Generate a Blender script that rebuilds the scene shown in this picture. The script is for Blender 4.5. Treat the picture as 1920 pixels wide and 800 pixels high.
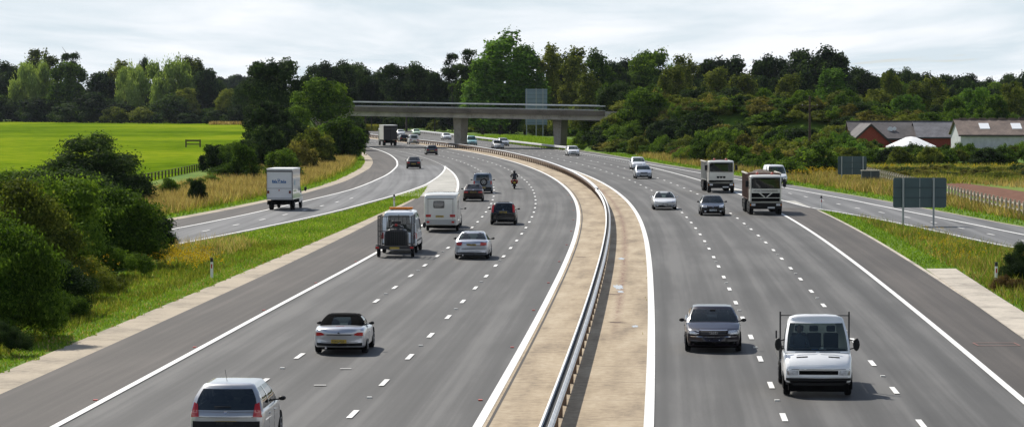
import bpy, bmesh, math, random
import numpy as np
from mathutils import Vector, Matrix
from mathutils.bvhtree import BVHTree

for o in list(bpy.data.objects):
    bpy.data.objects.remove(o)
SC = bpy.context.scene
COL = SC.collection
R = math.radians
random.seed(7)

# ------------------------------------------------------------------ camera
F, CH, HY = 5580.0, 8.6, 185.0            # focal length in photo pixels, eye height, horizon row
PT = math.atan((400 - HY) / F)
cam = bpy.data.cameras.new('camera')
camo = bpy.data.objects.new('camera', cam)
COL.objects.link(camo)
cam.sensor_width = 36
cam.lens = 36 * F / 1920
cam.clip_start = 1
cam.clip_end = 30000
camo.location = (0, 0, CH)
camo.rotation_euler = (math.pi / 2 - PT, 0, 0)
SC.camera = camo

# ------------------------------------------------------------------ light
SUN = Vector((-0.55, 0.85, 1.0)).normalized()
w = bpy.data.worlds.new('World')
SC.world = w
w.use_nodes = True
nt = w.node_tree
nt.nodes.clear()
N = nt.nodes.new
L = nt.links.new
out = N('ShaderNodeOutputWorld')
bg = N('ShaderNodeBackground')
bg.inputs['Strength'].default_value = 0.1
sky = N('ShaderNodeTexSky')
sky.sky_type = 'NISHITA'
sky.sun_disc = False
sky.sun_elevation = math.asin(SUN.z)
sky.sun_rotation = math.atan2(SUN.x, SUN.y) % (2 * math.pi)
tc = N('ShaderNodeTexCoord')
sx = N('ShaderNodeSeparateXYZ')
L(tc.outputs['Generated'], sx.inputs[0])
def M(op, a, b=None, clamp=False):
    m = N('ShaderNodeMath')
    m.operation = op
    m.use_clamp = clamp
    for i, v in enumerate((a, b)):
        if v is None:
            continue
        if isinstance(v, (int, float)):
            m.inputs[i].default_value = v
        else:
            L(v, m.inputs[i])
    return m.outputs[0]
zz = M('ADD', M('MAXIMUM', sx.outputs[2], 0.0), 0.022)
cb = N('ShaderNodeCombineXYZ')
L(M('DIVIDE', sx.outputs[0], zz), cb.inputs[0])
L(M('MULTIPLY', M('DIVIDE', sx.outputs[1], zz), 0.20), cb.inputs[1])
n1 = N('ShaderNodeTexNoise')
n1.inputs['Scale'].default_value = 0.62
n1.inputs['Detail'].default_value = 5
n1.inputs['Roughness'].default_value = 0.55
n1.inputs['Distortion'].default_value = 0.3
L(cb.outputs[0], n1.inputs['Vector'])
n2 = N('ShaderNodeTexNoise')
n2.inputs['Scale'].default_value = 0.16
n2.inputs['Detail'].default_value = 3
L(cb.outputs[0], n2.inputs['Vector'])
shade = N('ShaderNodeValToRGB')
shade.color_ramp.elements[0].position = 0.42
shade.color_ramp.elements[0].color = (6.5, 7.4, 8.0, 1)
shade.color_ramp.elements[1].position = 0.58
shade.color_ramp.elements[1].color = (9.2, 9.45, 9.8, 1)
L(M('ADD', M('MULTIPLY', n1.outputs[0], 0.6), M('MULTIPLY', n2.outputs[0], 0.4)), shade.inputs[0])
cov = N('ShaderNodeMapRange')          # broken cloud: solid near the horizon, thin overhead
cov.inputs['From Min'].default_value = 0.45
cov.inputs['From Max'].default_value = 0.62
L(M('ADD', n1.outputs[0], M('MULTIPLY', M('SUBTRACT', 0.34, sx.outputs[2]), 0.9)), cov.inputs[0])
mx = N('ShaderNodeMix')
mx.data_type = 'RGBA'
L(cov.outputs[0], mx.inputs[0])
L(sky.outputs[0], mx.inputs[6])
L(shade.outputs[0], mx.inputs[7])
L(mx.outputs[2], bg.inputs['Color'])
L(bg.outputs[0], out.inputs['Surface'])

sl = bpy.data.lights.new('sun', 'SUN')
sl.energy = 5.0
sl.angle = R(0.6)
sl.color = (1.0, 0.95, 0.86)
so = bpy.data.objects.new('sun', sl)
so.rotation_euler = SUN.to_track_quat('Z', 'Y').to_euler()
so.location = (0, 0, 60)
COL.objects.link(so)

SC.view_settings.view_transform = 'Standard'
SC.view_settings.look = 'None'
SC.view_settings.exposure = 0.14
SC.view_settings.gamma = 1
SC.view_settings.use_curve_mapping = False

# ------------------------------------------------------------------ projection of measured photo points on to the ground
def at(px, py, z=0.0):
    dx, dy = (px - 960) / F, -(py - 400) / F
    d = (dx, math.cos(PT) + dy * math.sin(PT), -math.sin(PT) + dy * math.cos(PT))
    t = (z - CH) / d[2]
    return Vector((d[0] * t, d[1] * t, z))
def atY(px, Y):
    return (px - 960) / F * Y
def zat(py, Y):                       # height seen at row py at distance Y
    return CH - (py - HY) / F * Y

def pchip(pts):
    pts = sorted(pts)
    x = np.array([p[0] for p in pts], float)
    y = np.array([p[1] for p in pts], float)
    h = np.diff(x)
    d = np.diff(y) / h
    m = np.zeros(len(x))
    m[0], m[-1] = d[0], d[-1]
    for i in range(1, len(x) - 1):
        if d[i - 1] * d[i] > 0:
            a, b = 2 * h[i] + h[i - 1], h[i] + 2 * h[i - 1]
            m[i] = (a + b) / (a / d[i - 1] + b / d[i])
    def f(t):
        t = float(t)
        if t <= x[0]:
            return float(y[0] + m[0] * (t - x[0]))
        if t >= x[-1]:
            return float(y[-1] + m[-1] * (t - x[-1]))
        i = int(np.searchsorted(x, t)) - 1
        s = (t - x[i]) / h[i]
        return float((2*s**3-3*s**2+1)*y[i] + (s**3-2*s**2+s)*h[i]*m[i] + (-2*s**3+3*s**2)*y[i+1] + (s**3-s**2)*h[i]*m[i+1])
    return f

_m0 = [-1.83, -1.04, -0.27, 0.48, 1.2, 1.89, 2.56, 3.18, 3.76, 4.26, 4.69, 5.02, 5.24, 5.35, 5.34, 5.21, 4.97, 4.62, 4.15, 3.57, 2.87, 2.06, 1.13, 0.08, -1.09, -2.39, -3.81, -5.36, -7.05, -8.89, -10.86, -12.97, -15.2, -17.51, -19.88, -22.29, -24.7, -27.08, -29.43, -31.71, -33.92, -36.03, -38.03, -39.92, -41.7, -43.37, -44.93, -46.37, -47.7]
_m0y = [60 + 15 * i for i in range(len(_m0))]
_c = pchip([(a, b) for a, b in zip(_m0y, _m0)] + [(40, -2.9), (0, -5.1)])
def M0(Y):
    return (_c(Y - 6) + _c(Y) * 2 + _c(Y + 6)) / 4
def slope(Y):
    return (M0(Y + 5) - M0(Y - 5)) / 10
def off(Y, o):
    return M0(Y) + o * math.sqrt(1 + slope(Y) ** 2)
def OFF(o):
    return lambda Y: off(Y, o(Y) if callable(o) else o)
offL1 = pchip([(60, -11.05), (110, -11.05), (165, -10.75), (230, -10.4), (300, -10.4), (378, -10.5), (520, -10.8), (800, -10.8)])
lineL1 = OFF(offL1)
lineA = OFF(pchip([(60, -7.3), (140, -7.2), (200, -7.0), (330, -6.95), (500, -7.2), (800, -7.2)]))
lineB = OFF(pchip([(60, -3.6), (160, -3.5), (230, -3.35), (340, -3.3), (500, -3.6), (800, -3.6)]))
lineM1 = OFF(pchip([(60, 4.5), (160, 4.38), (300, 4.3), (400, 4.2), (800, 4.2)]))
lineC = OFF(pchip([(60, 8.15), (160, 7.9), (300, 7.75), (800, 7.8)]))
lineD = OFF(pchip([(60, 11.7), (160, 11.5), (300, 11.3), (800, 11.4)]))
lineR1 = OFF(pchip([(60, 15.05), (230, 15.15), (350, 15.0), (800, 15.0)]))
SRc = pchip([(378, -8.5), (360, -8.15), (341, -8.05), (302, -8.5), (277, -9.6), (249, -11.6), (223, -13.8), (194, -17.2), (170, -20.6), (130, -27.5), (80, -38)])
SLc = pchip([(80, -44), (130, -33), (170, -26.2), (191, -22.9), (216, -20.1), (250, -17.3), (285, -15.0), (310, -14.4), (336, -14.1), (372, -14.5), (404, -15.6), (441, -17.7), (480, -20.7), (511, -23.8), (546, -27.6), (600, -35), (700, -50), (800, -62)])
SOc = pchip([(80, -47.5), (130, -36.5), (170, -29.4), (204, -24.7), (239, -21.1), (275, -18.6), (318, -17.3), (361, -17.5), (390, -18.3), (425, -20.0), (466, -22.9), (506, -26.2), (546, -30.2), (600, -37.6), (700, -52.6), (800, -64.6)])
RIc = pchip([(60, 41), (110, 35.2), (150, 31), (174, 28.7), (206, 26.6), (226, 24.6), (234, 23.6), (250, 22.9), (280, 21.6), (300, 20.3)])
R2c = pchip([(60, 46), (110, 40.5), (150, 36), (187, 32.3), (204, 31.4), (226, 30.1), (255, 28.5), (284, 26.4), (318, 23.8), (343, 21.7), (369, 19.6), (420, 15.5), (480, 9.6), (540, 2.6)])
ROc = pchip([(60, 49), (110, 43.2), (150, 38.8), (199, 34.2), (230, 32.4), (255, 30.9), (296, 27.6), (330, 25.0), (358, 22.7), (394, 19.4), (440, 16.0), (480, 12.7), (540, 6.3), (600, -1.6), (700, -14.5), (800, -25.5)])
HLc = OFF(pchip([(60, -14.4), (160, -14.4), (216, -14.3), (262, -13.5)]))
HOc = OFF(pchip([(60, -16.0), (160, -15.7), (216, -15.0), (255, -13.9)]))
RHc = OFF(pchip([(60, 17.8), (130, 17.95), (180, 18.2), (232, 18.4)]))

def sst(a, b, x):
    t = min(1, max(0, (x - a) / (b - a)))
    return t * t * (3 - 2 * t)
BRY = lambda X: 522 - 0.64 * (X + 9)           # the overbridge's axis
def H(X, Y):                                    # ground height: embankments that carry the bridge road
    h = 0.0
    d = abs(Y - BRY(X)) / math.sqrt(1 + .64 ** 2)
    if X > 0:
        hr = 6.0 * sst(12.5, 19, X) * (1 - sst(34, 92, X))
        h += hr * (1 - sst(5, 19, d))
    else:
        hr = 6.2 * (1 - sst(-38, -31, X)) * sst(-47, -40, X)
        h += hr * (1 - sst(5, 19, d))
    if X > 0 and 380 < Y < 900:                 # ground rising gently behind the right verge
        e = X - ROc(Y) - 4
        if e > 0:
            h += 1.3 * sst(0, 30, e) * sst(380, 440, Y) * (1 - sst(520, 700, Y))
    return h

# ------------------------------------------------------------------ materials
MATS = {}
def mat(name, color, rough=0.6, metal=0.0, coat=0.0, noise=0.0, nscale=8.0, bump=0.0, spec=0.5, color2=None):
    if name in MATS:
        return MATS[name]
    m = bpy.data.materials.new(name)
    m.use_nodes = True
    t = m.node_tree
    b = t.nodes['Principled BSDF']
    b.inputs['Base Color'].default_value = (*color, 1)
    b.inputs['Roughness'].default_value = rough
    b.inputs['Metallic'].default_value = metal
    b.inputs['Coat Weight'].default_value = coat
    b.inputs['Coat Roughness'].default_value = 0.04
    b.inputs['Specular IOR Level'].default_value = spec
    if noise or color2 or bump:
        g = t.nodes.new('ShaderNodeTexCoord')
        n = t.nodes.new('ShaderNodeTexNoise')
        n.inputs['Scale'].default_value = nscale
        n.inputs['Detail'].default_value = 6
        t.links.new(g.outputs['Object'], n.inputs['Vector'])
        r = t.nodes.new('ShaderNodeValToRGB')
        r.color_ramp.elements[0].position = .35
        r.color_ramp.elements[1].position = .68
        c2 = color2 or tuple(c * (1 - noise) for c in color)
        r.color_ramp.elements[0].color = (*c2, 1)
        r.color_ramp.elements[1].color = (*color, 1)
        t.links.new(n.outputs[0], r.inputs[0])
        t.links.new(r.outputs[0], b.inputs['Base Color'])
        if bump:
            u = t.nodes.new('ShaderNodeBump')
            u.inputs['Strength'].default_value = bump
            t.links.new(n.outputs[0], u.inputs['Height'])
            t.links.new(u.outputs[0], b.inputs['Normal'])
    MATS[name] = m
    return m

class NT:
    """small helper for longer node graphs"""
    def __init__(s, name):
        s.m = bpy.data.materials.new(name)
        s.m.use_nodes = True
        s.t = s.m.node_tree
        s.b = s.t.nodes['Principled BSDF']
        MATS[name] = s.m
    def n(s, ty, **kw):
        x = s.t.nodes.new(ty)
        for k, v in kw.items():
            if k in x.inputs:
                if hasattr(v, 'is_output') or isinstance(v, bpy.types.NodeSocket):
                    s.t.links.new(v, x.inputs[k])
                else:
                    x.inputs[k].default_value = v
            else:
                setattr(x, k, v)
        return x
    def link(s, a, b):
        s.t.links.new(a, b)
    def math(s, op, a, b=0.0, clamp=False):
        x = s.t.nodes.new('ShaderNodeMath')
        x.operation = op
        x.use_clamp = clamp
        for i, v in enumerate((a, b)):
            if isinstance(v, (int, float)):
                x.inputs[i].default_value = v
            else:
                s.link(v, x.inputs[i])
        return x.outputs[0]
    def noise(s, vec, scale, detail=4, rough=.5):
        x = s.t.nodes.new('ShaderNodeTexNoise')
        x.inputs['Scale'].default_value = scale
        x.inputs['Detail'].default_value = detail
        x.inputs['Roughness'].default_value = rough
        s.link(vec, x.inputs['Vector'])
        return x.outputs[0]
    def map(s, vec, sc, loc=(0, 0, 0)):
        x = s.t.nodes.new('ShaderNodeMapping')
        x.inputs['Scale'].default_value = sc
        x.inputs['Location'].default_value = loc
        s.link(vec, x.inputs['Vector'])
        return x.outputs[0]
    def ramp(s, fac, stops):
        x = s.t.nodes.new('ShaderNodeValToRGB')
        while len(x.color_ramp.elements) < len(stops):
            x.color_ramp.elements.new(.5)
        for e, (p, c) in zip(x.color_ramp.elements, stops):
            e.position = p
            e.color = (*c, 1) if len(c) == 3 else c
        s.link(fac, x.inputs[0])
        return x.outputs[0]
    def mix(s, fac, a, b, mode='MIX'):
        x = s.t.nodes.new('ShaderNodeMix')
        x.data_type = 'RGBA'
        x.blend_type = mode
        for i, v in ((0, fac), (6, a), (7, b)):
            if isinstance(v, (int, float)):
                x.inputs[i].default_value = v
            elif isinstance(v, tuple):
                x.inputs[i].default_value = (*v, 1)
            else:
                s.link(v, x.inputs[i])
        return x.outputs[2]
    def bump(s, h, st=.3, dist=.02):
        x = s.t.nodes.new('ShaderNodeBump')
        x.inputs['Strength'].default_value = st
        x.inputs['Distance'].default_value = dist
        s.link(h, x.inputs['Height'])
        s.link(x.outputs[0], s.b.inputs['Normal'])

def road_mat(name, base, warm, tracks=True):
    k = NT(name)
    uv = k.n('ShaderNodeUVMap').outputs[0]
    ge = k.n('ShaderNodeTexCoord').outputs['Object']
    sp = k.n('ShaderNodeSeparateXYZ', Vector=uv)
    n1 = k.noise(k.map(uv, (0.9, 0.035, 1)), 1.0, 5, .6)       # long streaks along the lanes
    n2 = k.noise(k.map(uv, (.25, .06, 1), (5, 3, 0)), 1.0, 4)     # broad patches
    n3 = k.noise(ge, 14.0, 5, .7)                              # aggregate
    v = k.math('ADD', k.math('MULTIPLY', n1, .50), k.math('ADD', k.math('MULTIPLY', n2, .42), k.math('MULTIPLY', n3, .22)))
    if tracks:                                                 # polished wheel tracks, two to a lane
        ph = k.math('MULTIPLY', sp.outputs[0], 2 * math.pi / 1.8)
        s_ = k.math('MULTIPLY', k.math('SINE', ph), .065)
        v = k.math('ADD', v, s_)
    n4 = k.noise(k.map(uv, (2.2, .012, 1), (3, 8, 0)), 1.0, 3, .5)      # oil and rubber bands
    v = k.math('ADD', v, k.math('MULTIPLY', k.math('SUBTRACT', n4, .5), .55))
    c = k.ramp(v, [(.36, tuple(base[i] * .58 for i in range(3))), (.55, base), (.72, warm)])
    k.link(c, k.b.inputs['Base Color'])
    k.b.inputs['Roughness'].default_value = .75
    k.b.inputs['Specular IOR Level'].default_value = .35
    k.bump(n3, .25, .01)
    return k.m
ASPH = road_mat('asphalt', (.062, .060, .0575), (.108, .105, .100))
SHOU = road_mat('asphalt_shoulder', (.044, .036, .030), (.074, .062, .053), False)
SLIP = road_mat('asphalt_slip', (.105, .106, .108), (.155, .155, .156))

k = NT('concrete_tan')
uv = k.n('ShaderNodeUVMap').outputs[0]
sp = k.n('ShaderNodeSeparateXYZ', Vector=uv)
na = k.noise(k.map(uv, (.8, .12, 1)), 1.0, 6, .6)
nb = k.noise(k.map(uv, (3, 3, 1)), 1.0, 5, .7)
nc = k.noise(k.map(uv, (.5, .5, 1), (9, 2, 0)), 1.0, 3)
base = k.ramp(k.math('ADD', k.math('MULTIPLY', na, .6), k.math('MULTIPLY', nb, .4)), [(.36, (.17, .125, .078)), (.5, (.34, .262, .168)), (.66, (.47, .385, .27))])
# transverse joints every 5.3 m, with irregular darkness
jt = k.math('ABSOLUTE', k.math('SUBTRACT', k.math('FRACT', k.math('DIVIDE', k.math('ADD', sp.outputs[1], k.math('MULTIPLY', na, .5)), 5.3)), .5))
jt = k.math('GREATER_THAN', jt, .486)
base = k.mix(k.math('MULTIPLY', jt, k.math('MULTIPLY', nc, .75)), base, (.10, .07, .045))
# dark broken seam of the drain line between barrier and right edge
se = k.math('SUBTRACT', 1.0, k.math('DIVIDE', k.math('ABSOLUTE', k.math('SUBTRACT', sp.outputs[0], k.math('ADD', 3.02, k.math('MULTIPLY', nc, .12)))), .26), True)
st = k.math('MULTIPLY', se, k.math('MULTIPLY', k.math('SUBTRACT', k.noise(k.map(uv, (5, 1.2, 1)), 1.0, 5, .8), .36, True), 4.0), True)
fade = k.n('ShaderNodeMapRange', **{'From Min': 105.0, 'From Max': 125.0})
k.link(sp.outputs[1], fade.inputs[0])
base = k.mix(k.math('MULTIPLY', st, fade.outputs[0], True), base, (.16, .075, .05))
k.link(base, k.b.inputs['Base Color'])
k.b.inputs['Roughness'].default_value = .9
k.bump(nb, .3, .01)
CONC = k.m
def edge_concrete(name, c):
    k = NT(name)
    ge = k.n('ShaderNodeTexCoord').outputs['Object']
    a = k.noise(ge, .35, 5, .6)
    b = k.noise(ge, 4.0, 5, .7)
    cc = k.ramp(k.math('ADD', k.math('MULTIPLY', a, .6), k.math('MULTIPLY', b, .4)), [(.36, tuple(x * .55 for x in c)), (.5, c), (.66, tuple(min(1, x * 1.25) for x in c))])
    k.link(cc, k.b.inputs['Base Color'])
    k.b.inputs['Roughness'].default_value = .9
    k.bump(b, .3, .01)
    return k.m
STRIPC = edge_concrete('concrete_strip', (.36, .30, .22))
GORE = edge_concrete('concrete_pale', (.40, .385, .345))
PAD = edge_concrete('concrete_pad', (.44, .39, .32))
PIER = edge_concrete('concrete_bridge', (.36, .33, .29))
def paint_mat():
    k = NT('road_paint')
    ge = k.n('ShaderNodeTexCoord').outputs['Object']
    a = k.noise(ge, 6.0, 6, .75)
    c = k.ramp(a, [(.30, (.36, .35, .33)), (.44, (.76, .75, .72))])
    k.link(c, k.b.inputs['Base Color'])
    k.b.inputs['Roughness'].default_value = .6
    return k.m
PAINT = paint_mat()

def ground_mat():
    k = NT('ground_grass')
    ge = k.n('ShaderNodeTexCoord').outputs['Object']
    a = k.noise(ge, .05, 5, .6)
    b = k.noise(ge, .9, 6, .7)
    c = k.ramp(k.math('ADD', k.math('MULTIPLY', a, .5), k.math('MULTIPLY', b, .5)), [(.38, (.060, .115, .016)), (.5, (.105, .185, .022)), (.60, (.155, .205, .035)), (.7, (.25, .19, .085))])
    k.link(c, k.b.inputs['Base Color'])
    k.b.inputs['Roughness'].default_value = .95
    k.b.inputs['Specular IOR Level'].default_value = .1
    k.bump(b, .6, .15)
    return k.m
GROUND = ground_mat()
def field_mat():
    k = NT('field_grass')
    ge = k.n('ShaderNodeTexCoord').outputs['Object']
    a = k.noise(k.map(ge, (.012, .006, 1)), 1.0, 5, .6)
    b = k.noise(ge, .25, 6, .7)
    v = k.math('ADD', k.math('MULTIPLY', a, .6), k.math('MULTIPLY', b, .4))
    c = k.ramp(v, [(.41, (.065, .12, .006)), (.5, (.135, .205, .009)), (.59, (.23, .27, .016))])
    k.link(c, k.b.inputs['Base Color'])
    k.b.inputs['Roughness'].default_value = 1.0
    k.b.inputs['Specular IOR Level'].default_value = .0
    return k.m
FIELD = field_mat()
def soil():
    return mat('tilled_soil', (.20, .095, .06), .95, noise=.4, nscale=1.2, bump=.5, spec=.1)

def leaf_mat(name, c1, c2, c3, trans=.42):
    """c1 dark .. c3 light; the per-leaf attribute 'tint' and the object's own random value pick the shade"""
    k = NT(name)
    at_ = k.n('ShaderNodeAttribute', attribute_name='tint')
    oi = k.n('ShaderNodeObjectInfo')
    v = k.math('ADD', at_.outputs['Fac'], k.math('MULTIPLY', k.math('SUBTRACT', oi.outputs['Random'], .5), .34))
    c = k.ramp(v, [(.12, c1), (.5, c2), (.9, c3)])
    k.link(c, k.b.inputs['Base Color'])
    k.b.inputs['Roughness'].default_value = .75
    k.b.inputs['Specular IOR Level'].default_value = .06
    tr = k.n('ShaderNodeBsdfTranslucent')
    k.link(k.mix(1.0, c, (1.0, 1.0, .5), 'MULTIPLY'), tr.inputs['Color'])
    ms = k.n('ShaderNodeMixShader')
    ms.inputs[0].default_value = trans
    k.link(k.b.outputs[0], ms.inputs[1])
    k.link(tr.outputs[0], ms.inputs[2])
    k.link(ms.outputs[0], k.t.nodes['Material Output'].inputs['Surface'])
    return k.m
LEAF = {
    'dark': leaf_mat('leaf_dark', (.009, .019, .007), (.026, .052, .015), (.080, .125, .036)),
    'olive': leaf_mat('leaf_olive', (.040, .058, .010), (.13, .16, .024), (.28, .30, .055)),
    'pale': leaf_mat('leaf_pale', (.11, .16, .040), (.26, .35, .09), (.42, .52, .18)),
    'bright': leaf_mat('leaf_bright', (.045, .10, .014), (.10, .20, .026), (.19, .32, .05)),
    'mid': leaf_mat('leaf_mid', (.020, .046, .006), (.078, .142, .015), (.19, .29, .036)),
    'scrub': leaf_mat('leaf_scrub', (.050, .050, .012), (.15, .145, .030), (.32, .28, .07)),
    'brown': leaf_mat('leaf_brown', (.06, .035, .015), (.13, .085, .035), (.24, .17, .07)),
}
BARK = mat('bark', (.085, .068, .05), .9, noise=.5, nscale=3, bump=.6)

# ------------------------------------------------------------------ object helpers
def link(o, parent=None):
    COL.objects.link(o)
    if parent is not None:
        o.parent = parent
    return o
def tag(o, label=None, cat=None, group=None, kind=None):
    if label: o['label'] = label
    if cat: o['category'] = cat
    if group: o['group'] = group
    if kind: o['kind'] = kind
    return o
def empty(name, loc=(0, 0, 0), rz=0.0, label=None, cat=None, group=None):
    o = bpy.data.objects.new(name, None)
    o.location = loc
    o.rotation_euler = (0, 0, rz)
    o.empty_display_size = .3
    link(o)
    return tag(o, label, cat, group)
def copy_tree(o, parent=None):
    c = o.copy()
    COL.objects.link(c)
    c.parent = parent
    for ch in list(o.children):
        copy_tree(ch, c)
    return c

class MB:
    def __init__(s):
        s.v, s.f = [], []
    def add(s, vs, fs, M4=None):
        n = len(s.v)
        s.v += [tuple(M4 @ Vector(p)) if M4 is not None else tuple(p) for p in vs]
        s.f += [tuple(i + n for i in f) for f in fs]
        return s
    def box(s, x0, x1, y0, y1, z0, z1, M4=None):
        vs = [(x, y, z) for z in (z0, z1) for y in (y0, y1) for x in (x0, x1)]
        return s.add(vs, [(0, 2, 3, 1), (4, 5, 7, 6), (0, 1, 5, 4), (2, 6, 7, 3), (0, 4, 6, 2), (1, 3, 7, 5)], M4)
    def hexa(s, bottom, top):
        return s.add(list(bottom) + list(top), [(3, 2, 1, 0), (4, 5, 6, 7), (0, 1, 5, 4), (1, 2, 6, 5), (2, 3, 7, 6), (3, 0, 4, 7)])
    def prism(s, poly, z0, z1):
        n = len(poly)
        vs = [(x, y, z0) for x, y in poly] + [(x, y, z1) for x, y in poly]
        return s.add(vs, [tuple(range(n))[::-1], tuple(range(n, 2 * n))] + [(i, (i + 1) % n, n + (i + 1) % n, n + i) for i in range(n)])
    def tube(s, pts, rad, n=8, cap=True):
        pts = [Vector(p) for p in pts]
        rs = rad if isinstance(rad, (list, tuple)) else [rad] * len(pts)
        rings = []
        for i, p in enumerate(pts):
            d = (pts[min(i + 1, len(pts) - 1)] - pts[max(i - 1, 0)]).normalized()
            u = d.cross(Vector((0, 0, 1)))
            if u.length < .01:
                u = Vector((1, 0, 0))
            u.normalize()
            v = d.cross(u)
            rings.append([p + (u * math.cos(2 * math.pi * k / n) + v * math.sin(2 * math.pi * k / n)) * rs[i] for k in range(n)])
        vs = [q for r in rings for q in r]
        fs = [(i * n + k, i * n + (k + 1) % n, (i + 1) * n + (k + 1) % n, (i + 1) * n + k) for i in range(len(pts) - 1) for k in range(n)]
        if cap:
            fs += [tuple(range(n))[::-1], tuple(range((len(pts) - 1) * n, len(pts) * n))]
        return s.add(vs, fs)
    def lathe(s, prof, axis='x', n=20, c=(0, 0, 0)):
        vs, fs = [], []
        for a, r in prof:
            for k in range(n):
                t = 2 * math.pi * k / n
                p = {'x': (a, r * math.cos(t), r * math.sin(t)), 'y': (r * math.sin(t), a, r * math.cos(t)), 'z': (r * math.cos(t), r * math.sin(t), a)}[axis]
                vs.append((p[0] + c[0], p[1] + c[1], p[2] + c[2]))
        for i in range(len(prof) - 1):
            for k in range(n):
                fs.append((i * n + k, i * n + (k + 1) % n, (i + 1) * n + (k + 1) % n, (i + 1) * n + k))
        fs += [tuple(range(n))[::-1], tuple(range((len(prof) - 1) * n, len(prof) * n))]
        return s.add(vs, fs)
    def build(s, name, m, parent=None, smooth=False, bevel=0.0, loc=None, rz=None):
        me = bpy.data.meshes.new(name)
        me.from_pydata(s.v, [], s.f)
        bm = bmesh.new()
        bm.from_mesh(me)
        bmesh.ops.recalc_face_normals(bm, faces=bm.faces)
        bm.to_mesh(me)
        bm.free()
        me.materials.append(m)
        o = bpy.data.objects.new(name, me)
        link(o, parent)
        if smooth:
            me.shade_smooth()
            try:
                me.set_sharp_from_angle(angle=R(42))
            except Exception:
                pass
        if bevel:
            b = o.modifiers.new('bevel', 'BEVEL')
            b.width = bevel
            b.segments = 2
            b.limit_method = 'ANGLE'
        if loc is not None:
            o.location = loc
        if rz is not None:
            o.rotation_euler = (0, 0, rz)
        return o

def np_mesh(name, verts, k, m, tint=None, parent=None):
    """k-gon soup: verts is (n*k, 3)"""
    verts = np.ascontiguousarray(verts, dtype=np.float32)
    n = len(verts) // k
    me = bpy.data.meshes.new(name)
    me.vertices.add(n * k)
    me.vertices.foreach_set('co', verts.ravel())
    me.loops.add(n * k)
    me.loops.foreach_set('vertex_index', np.arange(n * k, dtype=np.int32))
    me.polygons.add(n)
    me.polygons.foreach_set('loop_start', np.arange(0, n * k, k, dtype=np.int32))
    me.update(calc_edges=True)
    if tint is not None:
        a = me.attributes.new('tint', 'FLOAT', 'FACE')
        a.data.foreach_set('value', np.asarray(tint, dtype=np.float32))
    me.materials.append(m)
    return me

# ------------------------------------------------------------------ ground, roads
def ground():
    xs = np.concatenate([[-9000, -4000, -2000, -1000, -600, -400, -300, -240], np.arange(-200, 200.1, 4), [240, 300, 400, 600, 1000, 2000, 4000, 9000]])
    ys = np.concatenate([[-3000, -800, -200, -60, 0], np.arange(40, 700.1, 4), np.arange(720, 1000, 30), [1100, 1300, 1600, 2200, 3500, 6000, 12000]])
    v = [(float(x), float(y), H(float(x), float(y)) if abs(x) < 210 and 380 < y < 720 else 0.0) for y in ys for x in xs]
    nx = len(xs)
    f = [(j * nx + i, j * nx + i + 1, (j + 1) * nx + i + 1, (j + 1) * nx + i) for j in range(len(ys) - 1) for i in range(nx - 1)]
    mb = MB()
    mb.v, mb.f = v, f
    o = mb.build('ground', GROUND, smooth=True)
    tag(o, kind='structure')
ground()

def strip(name, lf, rf, y0, y1, z, m, step=5.0, kind='structure', cols=1):
    ys = list(np.arange(y0, y1, step)) + [y1]
    v, uv, f = [], [], []
    for Y in ys:
        a, b = lf(Y), rf(Y)
        for c in range(cols + 1):
            X = a + (b - a) * c / cols
            v.append((X, float(Y), z))
            uv.append(((X - M0(Y)) / math.sqrt(1 + slope(Y) ** 2), float(Y)))
    w_ = cols + 1
    for j in range(len(ys) - 1):
        for c in range(cols):
            f.append((j * w_ + c, j * w_ + c + 1, (j + 1) * w_ + c + 1, (j + 1) * w_ + c))
    me = bpy.data.meshes.new(name)
    me.from_pydata(v, [], f)
    ul = me.uv_layers.new(name='UVMap')
    for lp in me.loops:
        ul.data[lp.index].uv = uv[lp.vertex_index]
    me.materials.append(m)
    o = bpy.data.objects.new(name, me)
    link(o)
    if kind:
        tag(o, kind=kind)
    return o
NEAR = 20.0
# z levels: field .01, concrete edge .012, asphalt .02, slip .024, shoulder .028, gore .03, median .034, paint .04
mL = lambda Y: M0(Y) - .1
strip('road_left_carriageway', lambda Y: HLc(Y) if Y < 262 else (lineL1(Y) - 2.0 if Y < 378 else SOc(Y)), mL, NEAR, 800, .020, ASPH, cols=2)
strip('road_right_carriageway', lambda Y: lineM1(Y) + .1, lambda Y: RHc(Y) if Y < 234 else ROc(Y), NEAR, 800, .020, ASPH, cols=2)
strip('slip_road_left', SOc, lambda Y: SRc(Y) + .35, 60, 385, .024, SLIP)
strip('slip_road_right', lambda Y: RIc(Y) - .35, ROc, NEAR, 300, .024, SLIP)
strip('hard_shoulder_left', HLc, lineL1, NEAR, 262, .028, SHOU)
strip('hard_shoulder_right', lineR1, RHc, NEAR, 234, .028, SHOU)
strip('hard_shoulder_slip_left', SOc, SLc, 60, 560, .030, SHOU)
strip('concrete_edge_left', HOc, lambda Y: HLc(Y) + .01, NEAR, 258, .012, STRIPC)
strip('concrete_edge_slip', lambda Y: SOc(Y) - (1.0 if Y < 300 else 1.3), SOc, 60, 600, .012, STRIPC)
strip('concrete_edge_right', RHc, lambda Y: RHc(Y) + .22, NEAR, 234, .012, PAD)
strip('concrete_edge_slip_right', ROc, lambda Y: ROc(Y) + .3, NEAR, 500, .012, STRIPC)
strip('gore_left', SRc, lambda Y: lineL1(Y), 262, 378, .034, GORE, step=3)
strip('gore_right', lambda Y: max(lineR1(Y), RIc(Y) - 3.4 if Y > 250 else RHc(Y)), lambda Y: max(RIc(Y), lineR1(Y)), 234, 298, .034, GORE, step=2)
strip('median_concrete', lambda Y: M0(Y) + .1, lambda Y: lineM1(Y) - .1, NEAR, 800, .036, CONC, step=4, cols=3)
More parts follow.
